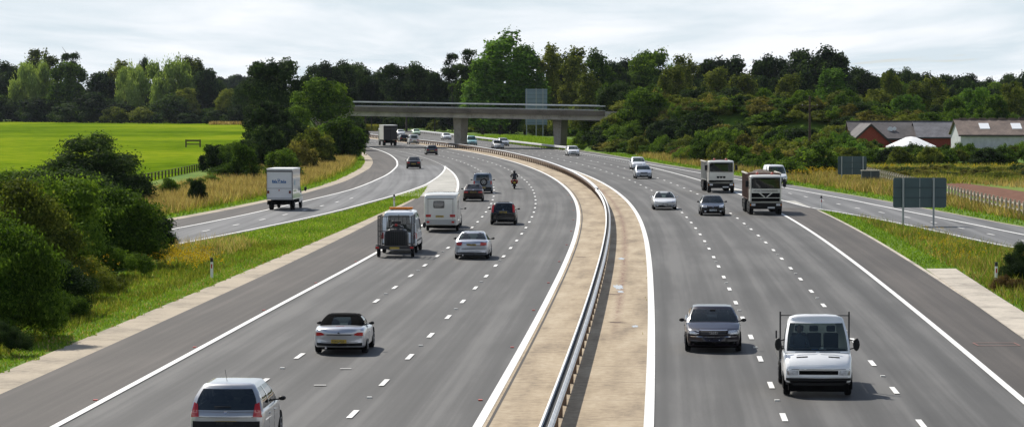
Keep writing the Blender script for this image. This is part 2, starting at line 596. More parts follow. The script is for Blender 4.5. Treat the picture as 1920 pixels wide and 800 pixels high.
strip('median_slot_left', lambda Y: M0(Y) + .22, lambda Y: M0(Y) + .30, NEAR, 300, .040, mat('dark_slot', (.05, .042, .035), .9))
strip('field', lambda Y: -420.0, lambda Y: -37.5 - (.035 * (Y - 420) if Y > 420 else 0) - (0 if Y > 250 else (250 - Y) * .35), 120, 1110, .010, FIELD, step=20)

def marking(name, fn, width, y0, y1, z=.045, step=3.0):
    wv = width if callable(width) else (lambda Y: width)
    return strip(name, lambda Y: fn(Y) - wv(Y) / 2, lambda Y: fn(Y) + wv(Y) / 2, y0, y1, z, PAINT, step=step)
marking('edge_line_left_carriageway', lineL1, .22, NEAR, 378)
marking('edge_line_median_left', M0, .25, NEAR, 800)
marking('edge_line_median_right', lineM1, .27, NEAR, 800)
marking('edge_line_right_carriageway', lineR1, .22, NEAR, 380)
marking('edge_line_slip_left_outer', SLc, .22, 60, 700)
marking('edge_line_slip_left_inner', SRc, .22, 60, 378, z=.049)
marking('edge_line_slip_right_outer', R2c, .24, NEAR, 540)
marking('edge_line_slip_right_inner', lambda Y: max(RIc(Y), lineR1(Y)), .2, NEAR, 234)
marking('edge_line_gore_right', lambda Y: max(RIc(Y) - .1, lineR1(Y)), .2, 234, 330, z=.049)
def dashes(name, fn, phase, y0, y1, ln=2.0, gap=9.0, wd=.16):
    mb = MB()
    Y = phase + math.ceil((y0 - phase) / gap) * gap
    while Y < y1:
        a, b = fn(Y - ln / 2), fn(Y + ln / 2)
        mb.add([(a - wd / 2, Y - ln / 2, .045), (a + wd / 2, Y - ln / 2, .045), (b + wd / 2, Y + ln / 2, .045), (b - wd / 2, Y + ln / 2, .045)], [(0, 1, 2, 3)])
        Y += gap
    tag(mb.build(name, PAINT), kind='structure')
dashes('lane_line_left_inner', lineB, 80.7, NEAR, 760)
dashes('lane_line_left_outer', lineA, 99.0, NEAR, 760)
dashes('lane_line_right_inner', lineC, 79.9, NEAR, 760)
dashes('lane_line_right_outer', lineD, 87.3, NEAR, 760)
dashes('lane_line_slip_left', lambda Y: (SLc(Y) + .25 + SRc(Y)) / 2 + (0 if Y < 270 else 0), 193, 120, 262)
dashes('lane_line_slip_right', lambda Y: (R2c(Y) * .56 + RIc(Y) * .44), 188, NEAR, 290)
dashes('merge_line_left', lambda Y: lineL1(Y), 380, 380, 700, ln=1.0, gap=3.0)
dashes('merge_line_right', lambda Y: lineR1(Y) - .1, 382, 382, 700, ln=1.0, gap=3.0)

# small worn marks and studs
mb = MB()
for px, py, wd, ln in ((600, 724, .18, .12), (648, 693, .18, .12)):
    if wd:
        p = at(px, py)
        mb.add([(p.x - wd, p.y - ln, .05), (p.x + wd, p.y - ln, .05), (p.x + wd, p.y + ln, .05), (p.x - wd, p.y + ln, .05)], [(0, 1, 2, 3)])
tag(mb.build('road_mark_white', mat('worn_mark', (.36, .355, .34), .8)), kind='structure')
mb = MB()
for fn, side in ((lineL1, -.25), (M0, -.35)):
    for i in range(16):
        Y = 84.5 + i * 18
        X = fn(Y) + side
        mb.box(X - .06, X + .06, Y - .09, Y + .09, .03, .055)
tag(mb.build('road_studs_red', mat('stud_red', (.5, .07, .04), .4), bevel=0), kind='structure')
mb = MB()
for fn, ph in ((lineA, 94.5), (lineB, 85.2), (lineC, 84.4), (lineD, 91.8)):
    for i in range(12):
        Y = ph + i * 18
        X = fn(Y)
        mb.box(X - .07, X + .07, Y - .1, Y + .1, .02, .06)
tag(mb.build('road_studs_white', mat('stud_white', (.55, .54, .5), .4)), kind='structure')
# spray-painted rectangle on the right hard shoulder
mb = MB()
c0 = at(1868, 647)
for dx0, dx1, dy0, dy1 in ((-.75, .75, -.62, -.54), (-.75, .75, .54, .62), (-.75, -.69, -.54, .54), (.69, .75, -.54, .54)):
    mb.add([(c0.x + dx0, c0.y + dy0, .05), (c0.x + dx1, c0.y + dy0, .05), (c0.x + dx1, c0.y + dy1, .05), (c0.x + dx0, c0.y + dy1, .05)], [(0, 1, 2, 3)])
tag(mb.build('survey_mark', mat('faded_red_paint', (.22, .095, .075), .8)), kind='structure')
# pale concrete pad beside the right hard shoulder
pad = [at(*p) for p in ((1737, 505), (1792, 505), (1872, 557), (1925, 590), (1990, 640), (1990, 682), (1925, 640), (1815, 562))]
mb = MB()
mb.prism([(p.x, p.y) for p in pad], .0, .05)
tag(mb.build('concrete_pad', PAD), kind='structure')
# water stains and puddle on the central reservation
mb = MB()
rnd = random.Random(3)
for px, py, a, b, in ((1160, 539, .22, 1.5), (1163, 548, .12, .7), (1165, 486, .16, .9), (1190, 613, .12, .5)):
    c = at(px, py)
    n = 26
    ang = [2 * math.pi * i / n for i in range(n)]
    rr = [1 + .35 * rnd.uniform(-1, 1) for _ in ang]
    n0 = len(mb.v)
    mb.v += [(c.x, c.y, .042)] + [(c.x + a * r * math.cos(t), c.y + b * r * math.sin(t), .042) for t, r in zip(ang, rr)]
    mb.f += [(n0, n0 + 1 + i, n0 + 1 + (i + 1) % n) for i in range(n)]
tag(mb.build('puddle', mat('puddle_water', (.30, .31, .33), .08, spec=.8)), kind='structure')
mb = MB()
for px, py, a, b in ((1161, 453, .3, .25), (1160, 606, .34, .22), (1150, 553, .36, .3), (1163, 405, .3, .5), (1091, 483, .45, .3), (1150, 605, .3, .2), (1188, 453, .22, .2)):
    c = at(px, py)
    n = 18
    n0 = len(mb.v)
    mb.v += [(c.x, c.y, .041)] + [(c.x + a * rnd.uniform(.4, 1.2) * math.cos(2 * math.pi * i / n), c.y + b * rnd.uniform(.4, 1.2) * math.sin(2 * math.pi * i / n), .041) for i in range(n)]
    mb.f += [(n0, n0 + 1 + i, n0 + 1 + (i + 1) % n) for i in range(n)]
tag(mb.build('dirt_patches', mat('dark_dirt', (.12, .08, .055), .95)), kind='structure')
# tilled track on the right
mb = MB()
tr = [at(*p) for p in ((1772, 345), (1800, 343), (1870, 352), (1960, 366), (2100, 380), (2100, 415), (1930, 392), (1800, 362))]
mb.prism([(p.x, p.y) for p in tr], -.05, .03)
tag(mb.build('dirt_track', soil()), kind='structure')

# ------------------------------------------------------------------ central barrier
GALV = mat('galvanised_rail', (.84, .84, .83), .45, .1, noise=.25, nscale=2.5)
POSTM = mat('weathered_post', (.20, .13, .085), .8, noise=.4, nscale=6)
RUST = mat('weathered_rail_back', (.34, .30, .26), .6, noise=.5, nscale=1.5)
def sweep(mb, fn, prof, ys):
    """prof: closed (u, z) outline; u measured across the line fn"""
    n = len(prof)
    b = len(mb.v)
    for Y in ys:
        s = (fn(Y + 2) - fn(Y - 2)) / 4
        q = 1 / math.sqrt(1 + s * s)
        for u, z in prof:
            mb.v.append((fn(Y) + u * q, Y - u * s * q, z))
    for j in range(len(ys) - 1):
        for i in range(n):
            mb.f.append((b + j * n + i, b + j * n + (i + 1) % n, b + (j + 1) * n + (i + 1) % n, b + (j + 1) * n + i))
    mb.f.append(tuple(b + i for i in range(n)))
    mb.f.append(tuple(b + (len(ys) - 1) * n + i for i in range(n))[::-1])
def wbeam(u0, sgn, z0=.49, h=.28, d=.065, t=.012):
    pts = [(0, 0), (d, .07), (d, .11), (.01, .145), (.01, .165), (d, .20), (d, .24), (0, .31)]
    a = [(u0 + sgn * p, z0 + q * h / .31) for p, q in pts]
    b = [(u0 + sgn * (p - t), z0 + q * h / .31) for p, q in pts][::-1]
    return a + b
BAR = lambda Y: off(Y, 2.02 + .1 * sst(150, 300, Y))
bar = empty('safety_barrier', (BAR(80), 80, 0), 0, 'long double-sided galvanised crash barrier curving along the central reservation', 'crash barrier')
inv = Matrix.Translation((-BAR(80), -80, 0))
def sub(o, root):
    o.parent = root
    o.matrix_parent_inverse = Matrix.Translation(-Vector(root.location))
    return o
ys = list(np.arange(NEAR + 20, 780, 3.2))
for nm, u, s in (('rail', -.095, -1), ('rail', .095, 1)):
    mb = MB()
    sweep(mb, BAR, wbeam(u, s), [y for y in ys if y < 262 or s > 0])
    sub(mb.build(nm, GALV, smooth=True), bar)
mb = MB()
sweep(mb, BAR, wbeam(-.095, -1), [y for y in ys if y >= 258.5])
sub(tag(mb.build('rail', mat('rail_shade_brown', (.20, .125, .085), .7, noise=.45, nscale=.8), smooth=True), 'brown far stretch of the left-hand rail, shade put into its colour'), bar)  # dark brown paints in the shaded near face of the far rail
mb = MB()
sweep(mb, BAR, [(-.20, .752), (-.20, .80), (.10, .80), (.10, .752)], [y for y in ys if y >= 258.5])
sub(mb.build('rail_cap', GALV), bar)
mb = MB()
sweep(mb, BAR, [(-.085, .58), (-.085, .65), (.085, .65), (.085, .58)], ys)
sub(mb.build('gap_shade_strip', mat('gap_shade_black', (.012, .012, .012), .8)), bar)  # black strip added to stand for the shade in the gap between the rails
pm = MB()
pm.box(-.05, .13, -.05, .05, 0, .56)
pm.box(-.13, .13, -.10, .10, .03, .045)
p0 = pm.build('post', POSTM)
far = MB()
k_ = 0
for i in range(230):
    Y = 60.7 + 3.2 * i
    if Y > 770:
        break
    if i < 100:
        o = p0 if i == 0 else p0.copy()
        if i: COL.objects.link(o)
        o.location = (BAR(Y), Y, 0)
        sub(o, bar)
    else:
        far.add([(v_[0] + BAR(Y), v_[1] + Y, v_[2]) for v_ in pm.v], pm.f)
sub(tag(far.build('far_posts', POSTM), kind='stuff'), bar)

# far right barrier beyond the bridge
FRc = pchip([(470, 12.0), (502, 7.2), (560, -.2), (612, -6.6), (657, -12.2), (721, -20.7), (800, -32)])
fr = empty('safety_barrier', (FRc(500), 500, 0), 0, 'pale single-sided crash barrier along the far right verge beyond the bridge', 'crash barrier')
mb = MB()
sweep(mb, FRc, wbeam(0, -1, .42, .36), list(np.arange(488, 760, 4)))
sub(mb.build('rail', GALV, smooth=True), fr)
for i in range(66):
    Y = 490 + 4 * i
    mb = MB()
    if i == 0:
        mb.box(-.0, .1, -.05, .05, 0, .72)
        q0 = mb.build('post', POSTM)
        o = q0
    else:
        o = q0.copy()
        COL.objects.link(o)
    o.location = (FRc(Y), Y, 0)
    sub(o, fr)

# ------------------------------------------------------------------ overbridge
br = empty('road_bridge', (-9, 522, 0), 0, 'grey concrete road bridge with white railing crossing the whole motorway', 'bridge')
XL, XR = -33.0, 18.5
def bz(X, a, b):                              # graded: lower towards the right
    return a + (b - a) * (X + 31) / 47.0
ax = Vector((1, -.64, 0)).normalized()
nn = Vector((.64, 1, 0)).normalized()
def bpt(X, d, z):
    return (X + nn.x * d, BRY(X) + nn.y * d, z)
def beam(mb, X0, X1, d0, d1, za, zb, seg=12):
    """za, zb: (left, right) heights of underside and top"""
    for i in range(seg):
        a = X0 + (X1 - X0) * i / seg
        b = X0 + (X1 - X0) * (i + 1) / seg
        B = [bpt(a, d0, bz(a, *za)), bpt(b, d0, bz(b, *za)), bpt(b, d1, bz(b, *za)), bpt(a, d1, bz(a, *za))]
        T = [bpt(a, d0, bz(a, *zb)), bpt(b, d0, bz(b, *zb)), bpt(b, d1, bz(b, *zb)), bpt(a, d1, bz(a, *zb))]
        mb.hexa(B, T)
    return mb
PARA = edge_concrete('concrete_parapet', (.14, .115, .09))
sub(beam(MB(), XL, XR, -4.9, 4.9, (5.62, 4.93), (6.62, 5.93), 1).build('girder', PIER), br)
sub(beam(MB(), XL, XR, -5.5, -4.96, (6.42, 5.72), (7.22, 6.50), 1).build('edge_beam', PARA), br)
sub(beam(MB(), XL, XR, 4.96, 5.5, (6.42, 5.72), (7.22, 6.50), 1).build('edge_beam', PARA), br)
sub(beam(MB(), XL, XR, -4.955, 4.955, (6.63, 5.94), (6.80, 6.10), 1).build('bridge_deck', ASPH), br)
RAILM = mat('white_railing', (.74, .74, .72), .5, noise=.2, nscale=1)
for d in (-5.23, 5.23):
    mb = MB()
    beam(mb, XL, XR, d - .05, d + .05, (8.02, 7.30), (8.16, 7.44), 1)
    beam(mb, XL, XR, d - .02, d + .02, (7.32, 6.60), (7.37, 6.65), 1)
    bal = MB()
    X = XL + .1
    i = 0
    while X < XR:
        if i % 18 == 0:
            bal.hexa([bpt(X - .09, d - .05, bz(X, 7.2, 6.48)), bpt(X + .09, d - .05, bz(X, 7.2, 6.48)), bpt(X + .09, d + .05, bz(X, 7.2, 6.48)), bpt(X - .09, d + .05, bz(X, 7.2, 6.48))],
                     [bpt(X - .09, d - .05, bz(X, 8.08, 7.36)), bpt(X + .09, d - .05, bz(X, 8.08, 7.36)), bpt(X + .09, d + .05, bz(X, 8.08, 7.36)), bpt(X - .09, d + .05, bz(X, 8.08, 7.36))])
        else:
            a, b = bz(X, 7.33, 6.61), bz(X, 8.04, 7.32)
            bal.hexa([bpt(X - .034, d - .02, a), bpt(X + .034, d - .02, a), bpt(X + .034, d + .02, a), bpt(X - .034, d + .02, a)],
                     [bpt(X - .034, d - .02, b), bpt(X + .034, d - .02, b), bpt(X + .034, d + .02, b), bpt(X - .034, d + .02, b)])
        X += .16
        i += 1
    r_ = sub(mb.build('railing', RAILM), br)
    bo = bal.build('balusters', RAILM)
    bo.parent = r_
    bo.matrix_parent_inverse = r_.matrix_parent_inverse.copy()
for X, bw, tw in ((-9.0, .50, .74), (8.3, .50, .74)):
    mb = MB()
    z1 = bz(X, 5.64, 4.95)
    ys_ = 1.1
    def ring(hw, hd, z):
        return [bpt(X - hw, -hd, z), bpt(X + hw, -hd, z), bpt(X + hw, hd, z), bpt(X - hw, hd, z)]
    mb.hexa(ring(bw, ys_ - .1, -.3), ring(tw, ys_, z1))
    o = sub(mb.build('pier', PIER), br)
for X0, X1 in ((-35, -32.9), (18.4, 22)):
    mb = MB()
    mb.hexa([bpt(X0, -5.4, -.2), bpt(X1, -5.4, -.2), bpt(X1, 5.4, -.2), bpt(X0, 5.4, -.2)], [bpt(X0, -5.4, bz(X0, 7.2, 6.5)), bpt(X1, -5.4, bz(X1, 7.2, 6.5)), bpt(X1, 5.4, bz(X1, 7.2, 6.5)), bpt(X0, 5.4, bz(X0, 7.2, 6.5))])
    sub(mb.build('abutment', PIER), br)

# ------------------------------------------------------------------ signs
SIGNB = mat('sign_back', (.050, .085, .095), .45, .3, noise=.12, nscale=1)
SIGNP = mat('sign_post_grey', (.30, .32, .32), .5, .3)
def sign(px, pytop, pybot, x0, x1, posts, pybase, label, name='road_sign', rails=2, m=None, face=None):
    base = at(px, pybase)
    Y = base.y
    r = empty(name, (base.x, Y, 0), 0, label, 'road sign')
    z0, z1 = zat(pybot, Y), zat(pytop, Y)
    a, b = atY(x0, Y) - base.x, atY(x1, Y) - base.x
    mb = MB()
    c = .12
    poly = [(a + c, z0), (b - c, z0), (b - c * .3, z0 + c * .3), (b, z0 + c), (b, z1 - c), (b - c * .3, z1 - c * .3), (b - c, z1), (a + c, z1), (a + c * .3, z1 - c * .3), (a, z1 - c), (a, z0 + c), (a + c * .3, z0 + c * .3)]
    n = len(poly)
    mb.v = [(x, 0.0, z) for x, z in poly] + [(x, .04, z) for x, z in poly]
    mb.f = [tuple(range(n)), tuple(range(n, 2 * n))] + [(i, (i + 1) % n, n + (i + 1) % n, n + i) for i in range(n)]
    mb.build('panel', m or SIGNB, r)
    mb = MB()
    for q in range(rails):
        z = z0 + (z1 - z0) * (q + 1) / (rails + 1)
        mb.box(a + .03, b - .03, -.05, -.002, z - .04, z + .04)
    mb.build('stiffener', mat('sign_stiffener', (.035, .06, .07), .5, .3), r)
    mb = MB()
    mb.box((a + b) / 2 - .02, (a + b) / 2 + .02, -.02, -.002, z0 + .02, z1 - .02)
    mb.build('panel_joint', SIGNP, r)
    for p in posts:
        mb = MB()
        x = atY(p, Y) - base.x
        mb.tube([(x, -.13, -.2), (x, -.13, z1 - .02)], .07, 10)
        mb.build('post', SIGNP, r, smooth=True)
    return r
sign(1722, 333, 389, 1675, 1775, (1693.5, 1750.5), 424, 'large blank grey-green back of a road sign on two posts in the right grass wedge')
sign(1598, 293, 327, 1571, 1625, (1578, 1618), 342, 'smaller grey-green back of a road sign beside the dark cabinet, right verge')
# tall blue-grey direction sign behind the bridge
Y = 640
base = Vector((atY(1004, Y), Y, 0))
r = empty('direction_sign', tuple(base), 0, 'tall blue-grey slatted road sign rising behind the bridge parapet', 'road sign')
a, b, z0, z1 = atY(985, Y) - base.x, atY(1026, Y) - base.x, zat(234, Y), zat(167, Y)
mb = MB(); mb.box(a, b, 0, .08, z0, z1); mb.build('panel', mat('sign_blue_grey', (.19, .25, .31), .5, .2, noise=.15, nscale=.5), r)
mb = MB()
for q in range(9):
    z = z0 + (z1 - z0) * (q + .5) / 9
    mb.box(a + .02, b - .02, -.07, -.003, z - .05, z + .05)
mb.build('stiffener', mat('sign_slat', (.10, .14, .18), .5, .2), r)
for x in (-1.9, 0.15, 1.6):
    mb = MB(); mb.box(x - .1, x + .1, -.25, -.075, -.2, z1 + .1); mb.build('post', SIGNP, r)

# roadside cabinet next to the smaller sign
def rbox(x0, x1, y0, y1, z0, z1, name, m, parent, bevel=.03, smooth=False):
    mb = MB()
    mb.box(x0, x1, y0, y1, z0, z1)
    return mb.build(name, m, parent, bevel=bevel, smooth=smooth)
c = at(1632, 345)
cabm = mat('cabinet_dark', (.035, .045, .05), .55)
r = empty('roadside_cabinet', (c.x, c.y, 0), 0, 'dark roadside equipment cabinet with pale lid beside the smaller sign back', 'cabinet')
rbox(-.9, .9, -.35, .35, -.1, 1.32, 'body', cabm, r)
rbox(-.95, .95, -.4, .4, 1.325, 1.40, 'lid', mat('cabinet_lid', (.40, .37, .30), .7), r)
rbox(-.02, .02, -.37, -.352, .1, 1.28, 'door_seam', SIGNP, r, 0)
rbox(-.82, -.06, -.372, -.353, .1, 1.25, 'door', cabm, r, .01)

# ------------------------------------------------------------------ marker posts
WPL = mat('white_plastic', (.72, .72, .70), .5)
BLK = mat('black_plastic', (.015, .015, .017), .5)
REDR = mat('red_reflector', (.45, .03, .02), .25)
def marker(px, py, label, h=1.0):
    p = at(px, py)
    r = empty('marker_post', (p.x, p.y, 0), 0, label, 'marker post')
    mb = MB(); mb.prism([(-.07, .03), (-.05, -.03), (.05, -.03), (.07, .03)], -.1, h * .8); mb.build('post', WPL, r, bevel=.01)
    mb = MB(); mb.prism([(-.075, .035), (-.055, -.035), (.055, -.035), (.075, .035)], h * .8, h); mb.build('cap', BLK, r, bevel=.01)
    mb = MB(); mb.box(-.03, .03, -.04, -.031, h * .5, h * .7); mb.build('reflector', REDR, r)
marker(397, 522, 'white marker post with black cap beside yellow flowers on the left verge')
marker(739, 388, 'dark-topped marker post at the tip of the left grass island')
marker(1868, 531, 'white marker post with black cap beside the bush at the right edge')
marker(1540, 391, 'small marker post at the tip of the right grass wedge')

# ------------------------------------------------------------------ fences
WOODD = mat('fence_wood_dark', (.085, .055, .035), .9, noise=.4, nscale=5)
WOODP = mat('fence_wood_pale', (.50, .43, .33), .8, noise=.35, nscale=3)
def fence(pts, label, mpost, mrail, h=1.2, gap=2.2, rails=(.45, .8, 1.12), wire=False):
    r = empty('field_fence', (pts[0][0], pts[0][1], 0), 0, label, 'fence')
    o0 = Vector((pts[0][0], pts[0][1], 0))
    samp = []
    for (a, b) in zip(pts[:-1], pts[1:]):
        A, B = Vector((*a, 0)), Vector((*b, 0))
        n = max(1, int((B - A).length / gap))
        samp += [A.lerp(B, i / n) for i in range(n)]
    samp.append(Vector((*pts[-1], 0)))
    for i, p in enumerate(samp[:95]):
        if i == 0:
            mb = MB(); mb.box(-.07, .07, -.07, .07, -.2, h + .1); q = mb.build('post', mpost, r)
            proto = q
        else:
            q = proto.copy(); COL.objects.link(q)
        q.location = p - o0
    for z in rails:
        mb = MB()
        n = len(samp)
        w_ = .02 if wire else .07
        for A, B in zip(samp[:-1], samp[1:]):
            A, B = A - o0, B - o0
            d = (B - A).normalized()
            nrm = Vector((-d.y, d.x, 0)) * .03
            off_ = Vector((-d.y, d.x, 0)) * (.10)
            mb.hexa([A + off_ - nrm + Vector((0, 0, z - w_)), B + off_ - nrm + Vector((0, 0, z - w_)), B + off_ + nrm + Vector((0, 0, z - w_)), A + off_ + nrm + Vector((0, 0, z - w_))],
                    [A + off_ - nrm + Vector((0, 0, z + w_)), B + off_ - nrm + Vector((0, 0, z + w_)), B + off_ + nrm + Vector((0, 0, z + w_)), A + off_ + nrm + Vector((0, 0, z + w_))])
        mb.build('rail', mrail, r)
    return r
fence([(-41, 262), (-38.2, 300), (-37.4, 340), (-37.4, 400)], 'dark low post fence between the bright field and the dry grass, left', WOODD, WOODD, h=.7, gap=2.6, rails=(.4, .8), wire=True)
fence([(38.3, 382), (38.5, 345), (38.2, 310), (37.6, 270), (36.8, 235), (36.6, 205), (37, 180)], 'pale timber post and rail fence running along the right verge beside the dirt track', WOODP, WOODP, h=1.15, gap=2.0, rails=(.55, .98))
# horse jump in the field
c = at(362, 276)
r = empty('field_jump', (c.x, c.y, 0), 0, 'dark timber rail hurdle standing alone in the bright green field', 'hurdle')
for x in (-1.25, 1.25):
    rbox(x - .12, x + .12, -.12, .12, -.1, 1.35, 'post', WOODD, r, .01)
rbox(-1.12, 1.12, -.07, .07, 1.05, 1.32, 'top_rail', WOODD, r, .01)
rbox(-1.12, 1.12, -.07, .07, .45, .62, 'lower_rail', WOODD, r, .01)

# ------------------------------------------------------------------ pole and wires
Y = 384.0
px_ = atY(1518, Y)
r = empty('utility_pole', (px_, Y, 0), 0, 'tall dark timber utility pole with crossarm beside the right scrub bank', 'utility pole')
mb = MB(); mb.tube([(0, 0, -.5), (0, 0, zat(180, Y))], [.17, .12], 10); mb.build('pole', WOODD, r, smooth=True)
zt = zat(199, Y)
rbox(-1.1, 1.1, -.06, .06, zt - .07, zt + .07, 'crossarm', WOODD, r, .01)
for x in (-.95, 0.0, .95):
    mb = MB(); mb.lathe([(zt + .08, .05), (zt + .14, .07), (zt + .2, .04), (zt + .26, .05)], 'z', 8, (x, -.07 if x == 0 else 0, 0)); mb.build('insulator', mat('insulator', (.3, .28, .26), .3), r, smooth=True)
def wire(a, b, sag, label):
    mb = MB()
    a, b = Vector(a), Vector(b)
    pts = []
    for i in range(33):
        t = i / 32
        p = a.lerp(b, t)
        p.z -= sag * 4 * t * (1 - t)
        pts.append(p)
    mb.tube(pts, .0045, 4)
    tag(mb.build('overhead_wire', mat('wire', (.09, .10, .10), .8)), label, 'wire')
wire((px_ - .95, Y, zt + .2), (-130, 430, 10.2), 2.0, 'thin overhead wire spanning the motorway from the pole to the far left, lower one')
wire((px_ + .95, Y, zt + .2), (-130, 434, 11.0), 1.6, 'thin overhead wire spanning the motorway from the pole to the far left, upper one')

# ------------------------------------------------------------------ farm buildings
def slate(name, c, c2):
    k = NT(name)
    ge = k.n('ShaderNodeTexCoord').outputs['Object']
    b = k.n('ShaderNodeTexBrick', Scale=1.0)
    b.inputs['Color1'].default_value = (*c, 1)
    b.inputs['Color2'].default_value = (*c2, 1)
    b.inputs['Mortar'].default_value = (c[0] * .5, c[1] * .5, c[2] * .5, 1)
    b.inputs['Brick Width'].default_value = .45
    b.inputs['Row Height'].default_value = .3
    b.inputs['Mortar Size'].default_value = .02
    sp = k.n('ShaderNodeSeparateXYZ', Vector=ge)
    cbn = k.n('ShaderNodeCombineXYZ')
    k.link(sp.outputs[0], cbn.inputs[0])
    k.link(k.math('MULTIPLY', sp.outputs[2], 1.6), cbn.inputs[1])
    k.link(cbn.outputs[0], b.inputs['Vector'])
    n_ = k.noise(ge, .7, 5, .7)
    cc = k.mix(.55, b.outputs[0], k.ramp(n_, [(.35, tuple(x * .55 for x in c)), (.65, tuple(x * 1.35 for x in c2))]))
    k.link(cc, k.b.inputs['Base Color'])
    k.b.inputs['Roughness'].default_value = .8
    return k.m
SL1 = slate('slate_dark', (.075, .068, .072), (.10, .09, .092))
SL2 = slate('slate_blue', (.105, .105, .12), (.14, .14, .155))
SL3 = slate('tile_brown', (.12, .085, .07), (.17, .125, .10))
BRICK = mat('red_brick', (.30, .055, .035), .9, noise=.35, nscale=6)
RENDERW = mat('grey_render_wall', (.50, .51, .54), .85, noise=.2, nscale=1.5)
def gable(name, label, X0, X1, Y0, depth, eave, ridge, wallm, roofm, over=.35, ridge_tiles=False):
    r = empty(name, ((X0 + X1) / 2, Y0, 0), 0, label, 'building')
    w2 = (X1 - X0) / 2
    mb = MB()
    for x0, x1 in ((-w2, -w2 + .25), (w2 - .25, w2)):
        mb.v += [(x0, 0, -.3), (x0, depth, -.3), (x0, depth, eave), (x0, depth / 2, ridge - .12), (x0, 0, eave), (x1, 0, -.3), (x1, depth, -.3), (x1, depth, eave), (x1, depth / 2, ridge - .12), (x1, 0, eave)]
        n0 = len(mb.v) - 10
        mb.f += [tuple(n0 + i for i in range(5)), tuple(n0 + 5 + i for i in range(5))] + [(n0 + i, n0 + (i + 1) % 5, n0 + 5 + (i + 1) % 5, n0 + 5 + i) for i in range(5)]
    mb.box(-w2 + .252, w2 - .252, .003, .25, -.3, eave)
    mb.box(-w2 + .252, w2 - .252, depth - .25, depth - .003, -.3, eave)
    mb.build('wall', wallm, r)
    t = .12
    sl_ = (ridge - eave) / (depth / 2)
    roof = MB()
    for s0 in (0, 1):
        y0, y1 = (-over, depth / 2) if s0 == 0 else (depth + over, depth / 2)
        z0, z1 = eave - over * sl_, ridge
        roof.hexa([(-w2 - over, y0, z0 + .02), (w2 + over, y0, z0 + .02), (w2 + over, y1, z1 + .02), (-w2 - over, y1, z1 + .02)],
                  [(-w2 - over, y0, z0 + t), (w2 + over, y0, z0 + t), (w2 + over, y1, z1 + t), (-w2 - over, y1, z1 + t)])
    rf = roof.build('roof', roofm, r)
    mb = MB()
    mb.box(-w2 - over - .02, w2 + over + .02, -over - .13, -over - .01, eave - over * sl_ - .12, eave - over * sl_ + .02)
    mb.build('gutter', mat('gutter_dark', (.02, .02, .02), .6), r)
    mb = MB()
    mb.box(-w2 - over - .01, w2 + over + .01, depth / 2 - .12, depth / 2 + .12, ridge + t - .06, ridge + t + .07)
    if ridge_tiles:
        x = -w2 + 1
        while x < w2:
            mb.box(x - .5, x + .5, depth / 2 - .16, depth / 2 + .16, ridge + t + .07, ridge + t + .2)
            x += 1.45
    o = mb.build('ridge', roofm, r)
    o.parent = rf
    return r, rf, sl_
Yb = 440.0
X0, X1 = atY(1668, Yb), atY(1800, Yb)
# left barn: its red gable end faces us at an angle, so it is turned
gb, gr_, s_ = gable('farm_barn', 'low red-brick barn with dark slate roof and two satellite dishes, left of the farm', 0, 12.0, 0, 8.6, 2.7, 5.05, BRICK, SL1)
gb.location = (atY(1672, 448), 448, 0)
gb.rotation_euler = (0, 0, R(0))
# gable wall turned to the camera: a cross wing
cw = MB()
hw, zz0, zz1 = 2.9, 2.2, 4.75
gx, gy = atY(1632, 444), 444.0
r = empty('farm_wing', (gx, gy, 0), R(8), 'red-brick gable end with dark verge boards at the left of the farm', 'building')
cw.v = [(-hw, 0, -.3), (hw, 0, -.3), (hw, 0, zz0), (0, 0, zz1), (-hw, 0, zz0), (-hw, 6, -.3), (hw, 6, -.3), (hw, 6, zz0), (0, 6, zz1), (-hw, 6, zz0)]
cw.f = [(0, 1, 2, 3, 4), (9, 8, 7, 6, 5), (0, 5, 6, 1), (1, 6, 7, 2), (4, 9, 5, 0)]
cw.build('wall', BRICK, r)
rf = MB()
for s in (-1, 1):
    rf.hexa([(0, -.3, zz1 + .02), (s * (hw + .4), -.3, zz0 - .33), (s * (hw + .4), 6, zz0 - .33), (0, 6, zz1 + .02)], [(0, -.3, zz1 + .15), (s * (hw + .4), -.3, zz0 - .2), (s * (hw + .4), 6, zz0 - .2), (0, 6, zz1 + .15)])
rf.build('roof', SL1, r)
bb = MB()
for s in (-1, 1):
    bb.hexa([(0, -.36, zz1 - .2), (s * (hw + .42), -.36, zz0 - .56), (s * (hw + .42), -.305, zz0 - .56), (0, -.305, zz1 - .2)], [(0, -.36, zz1 + .12), (s * (hw + .42), -.36, zz0 - .22), (s * (hw + .42), -.305, zz0 - .22), (0, -.305, zz1 + .12)])
bb.build('verge_board', mat('dark_board', (.02, .017, .015), .7), r)
gable('farm_barn', 'low barn with blue-grey slate roof between the dark barn and the brown-roofed one', atY(1722, 446), atY(1800, 446), 446, 8.6, 2.9, 5.0, BRICK, SL2)
wb, wr, ws = gable('farm_house', 'long pale-walled farm building with brown tiled roof and two white skylights', atY(1801, 432), atY(2120, 432), 432, 9.5, 3.4, 5.45, RENDERW, SL3, ridge_tiles=True)
for px in (1846, 1906, 1975):
    x = atY(px, 434) - wb.location.x
    y0, y1 = 1.5, 3.3
    z0, z1 = 3.4 + ws * y0 + .15, 3.4 + ws * y1 + .15
    mb = MB()
    mb.hexa([(x - .72, y0, z0 - .04), (x + .72, y0, z0 - .04), (x + .72, y1, z1 - .04), (x - .72, y1, z1 - .04)], [(x - .72, y0, z0 + .05), (x + .72, y0, z0 + .05), (x + .72, y1, z1 + .05), (x - .72, y1, z1 + .05)])
    o = mb.build('skylight', mat('skylight_sheet', (.85, .86, .86), .35), wb)
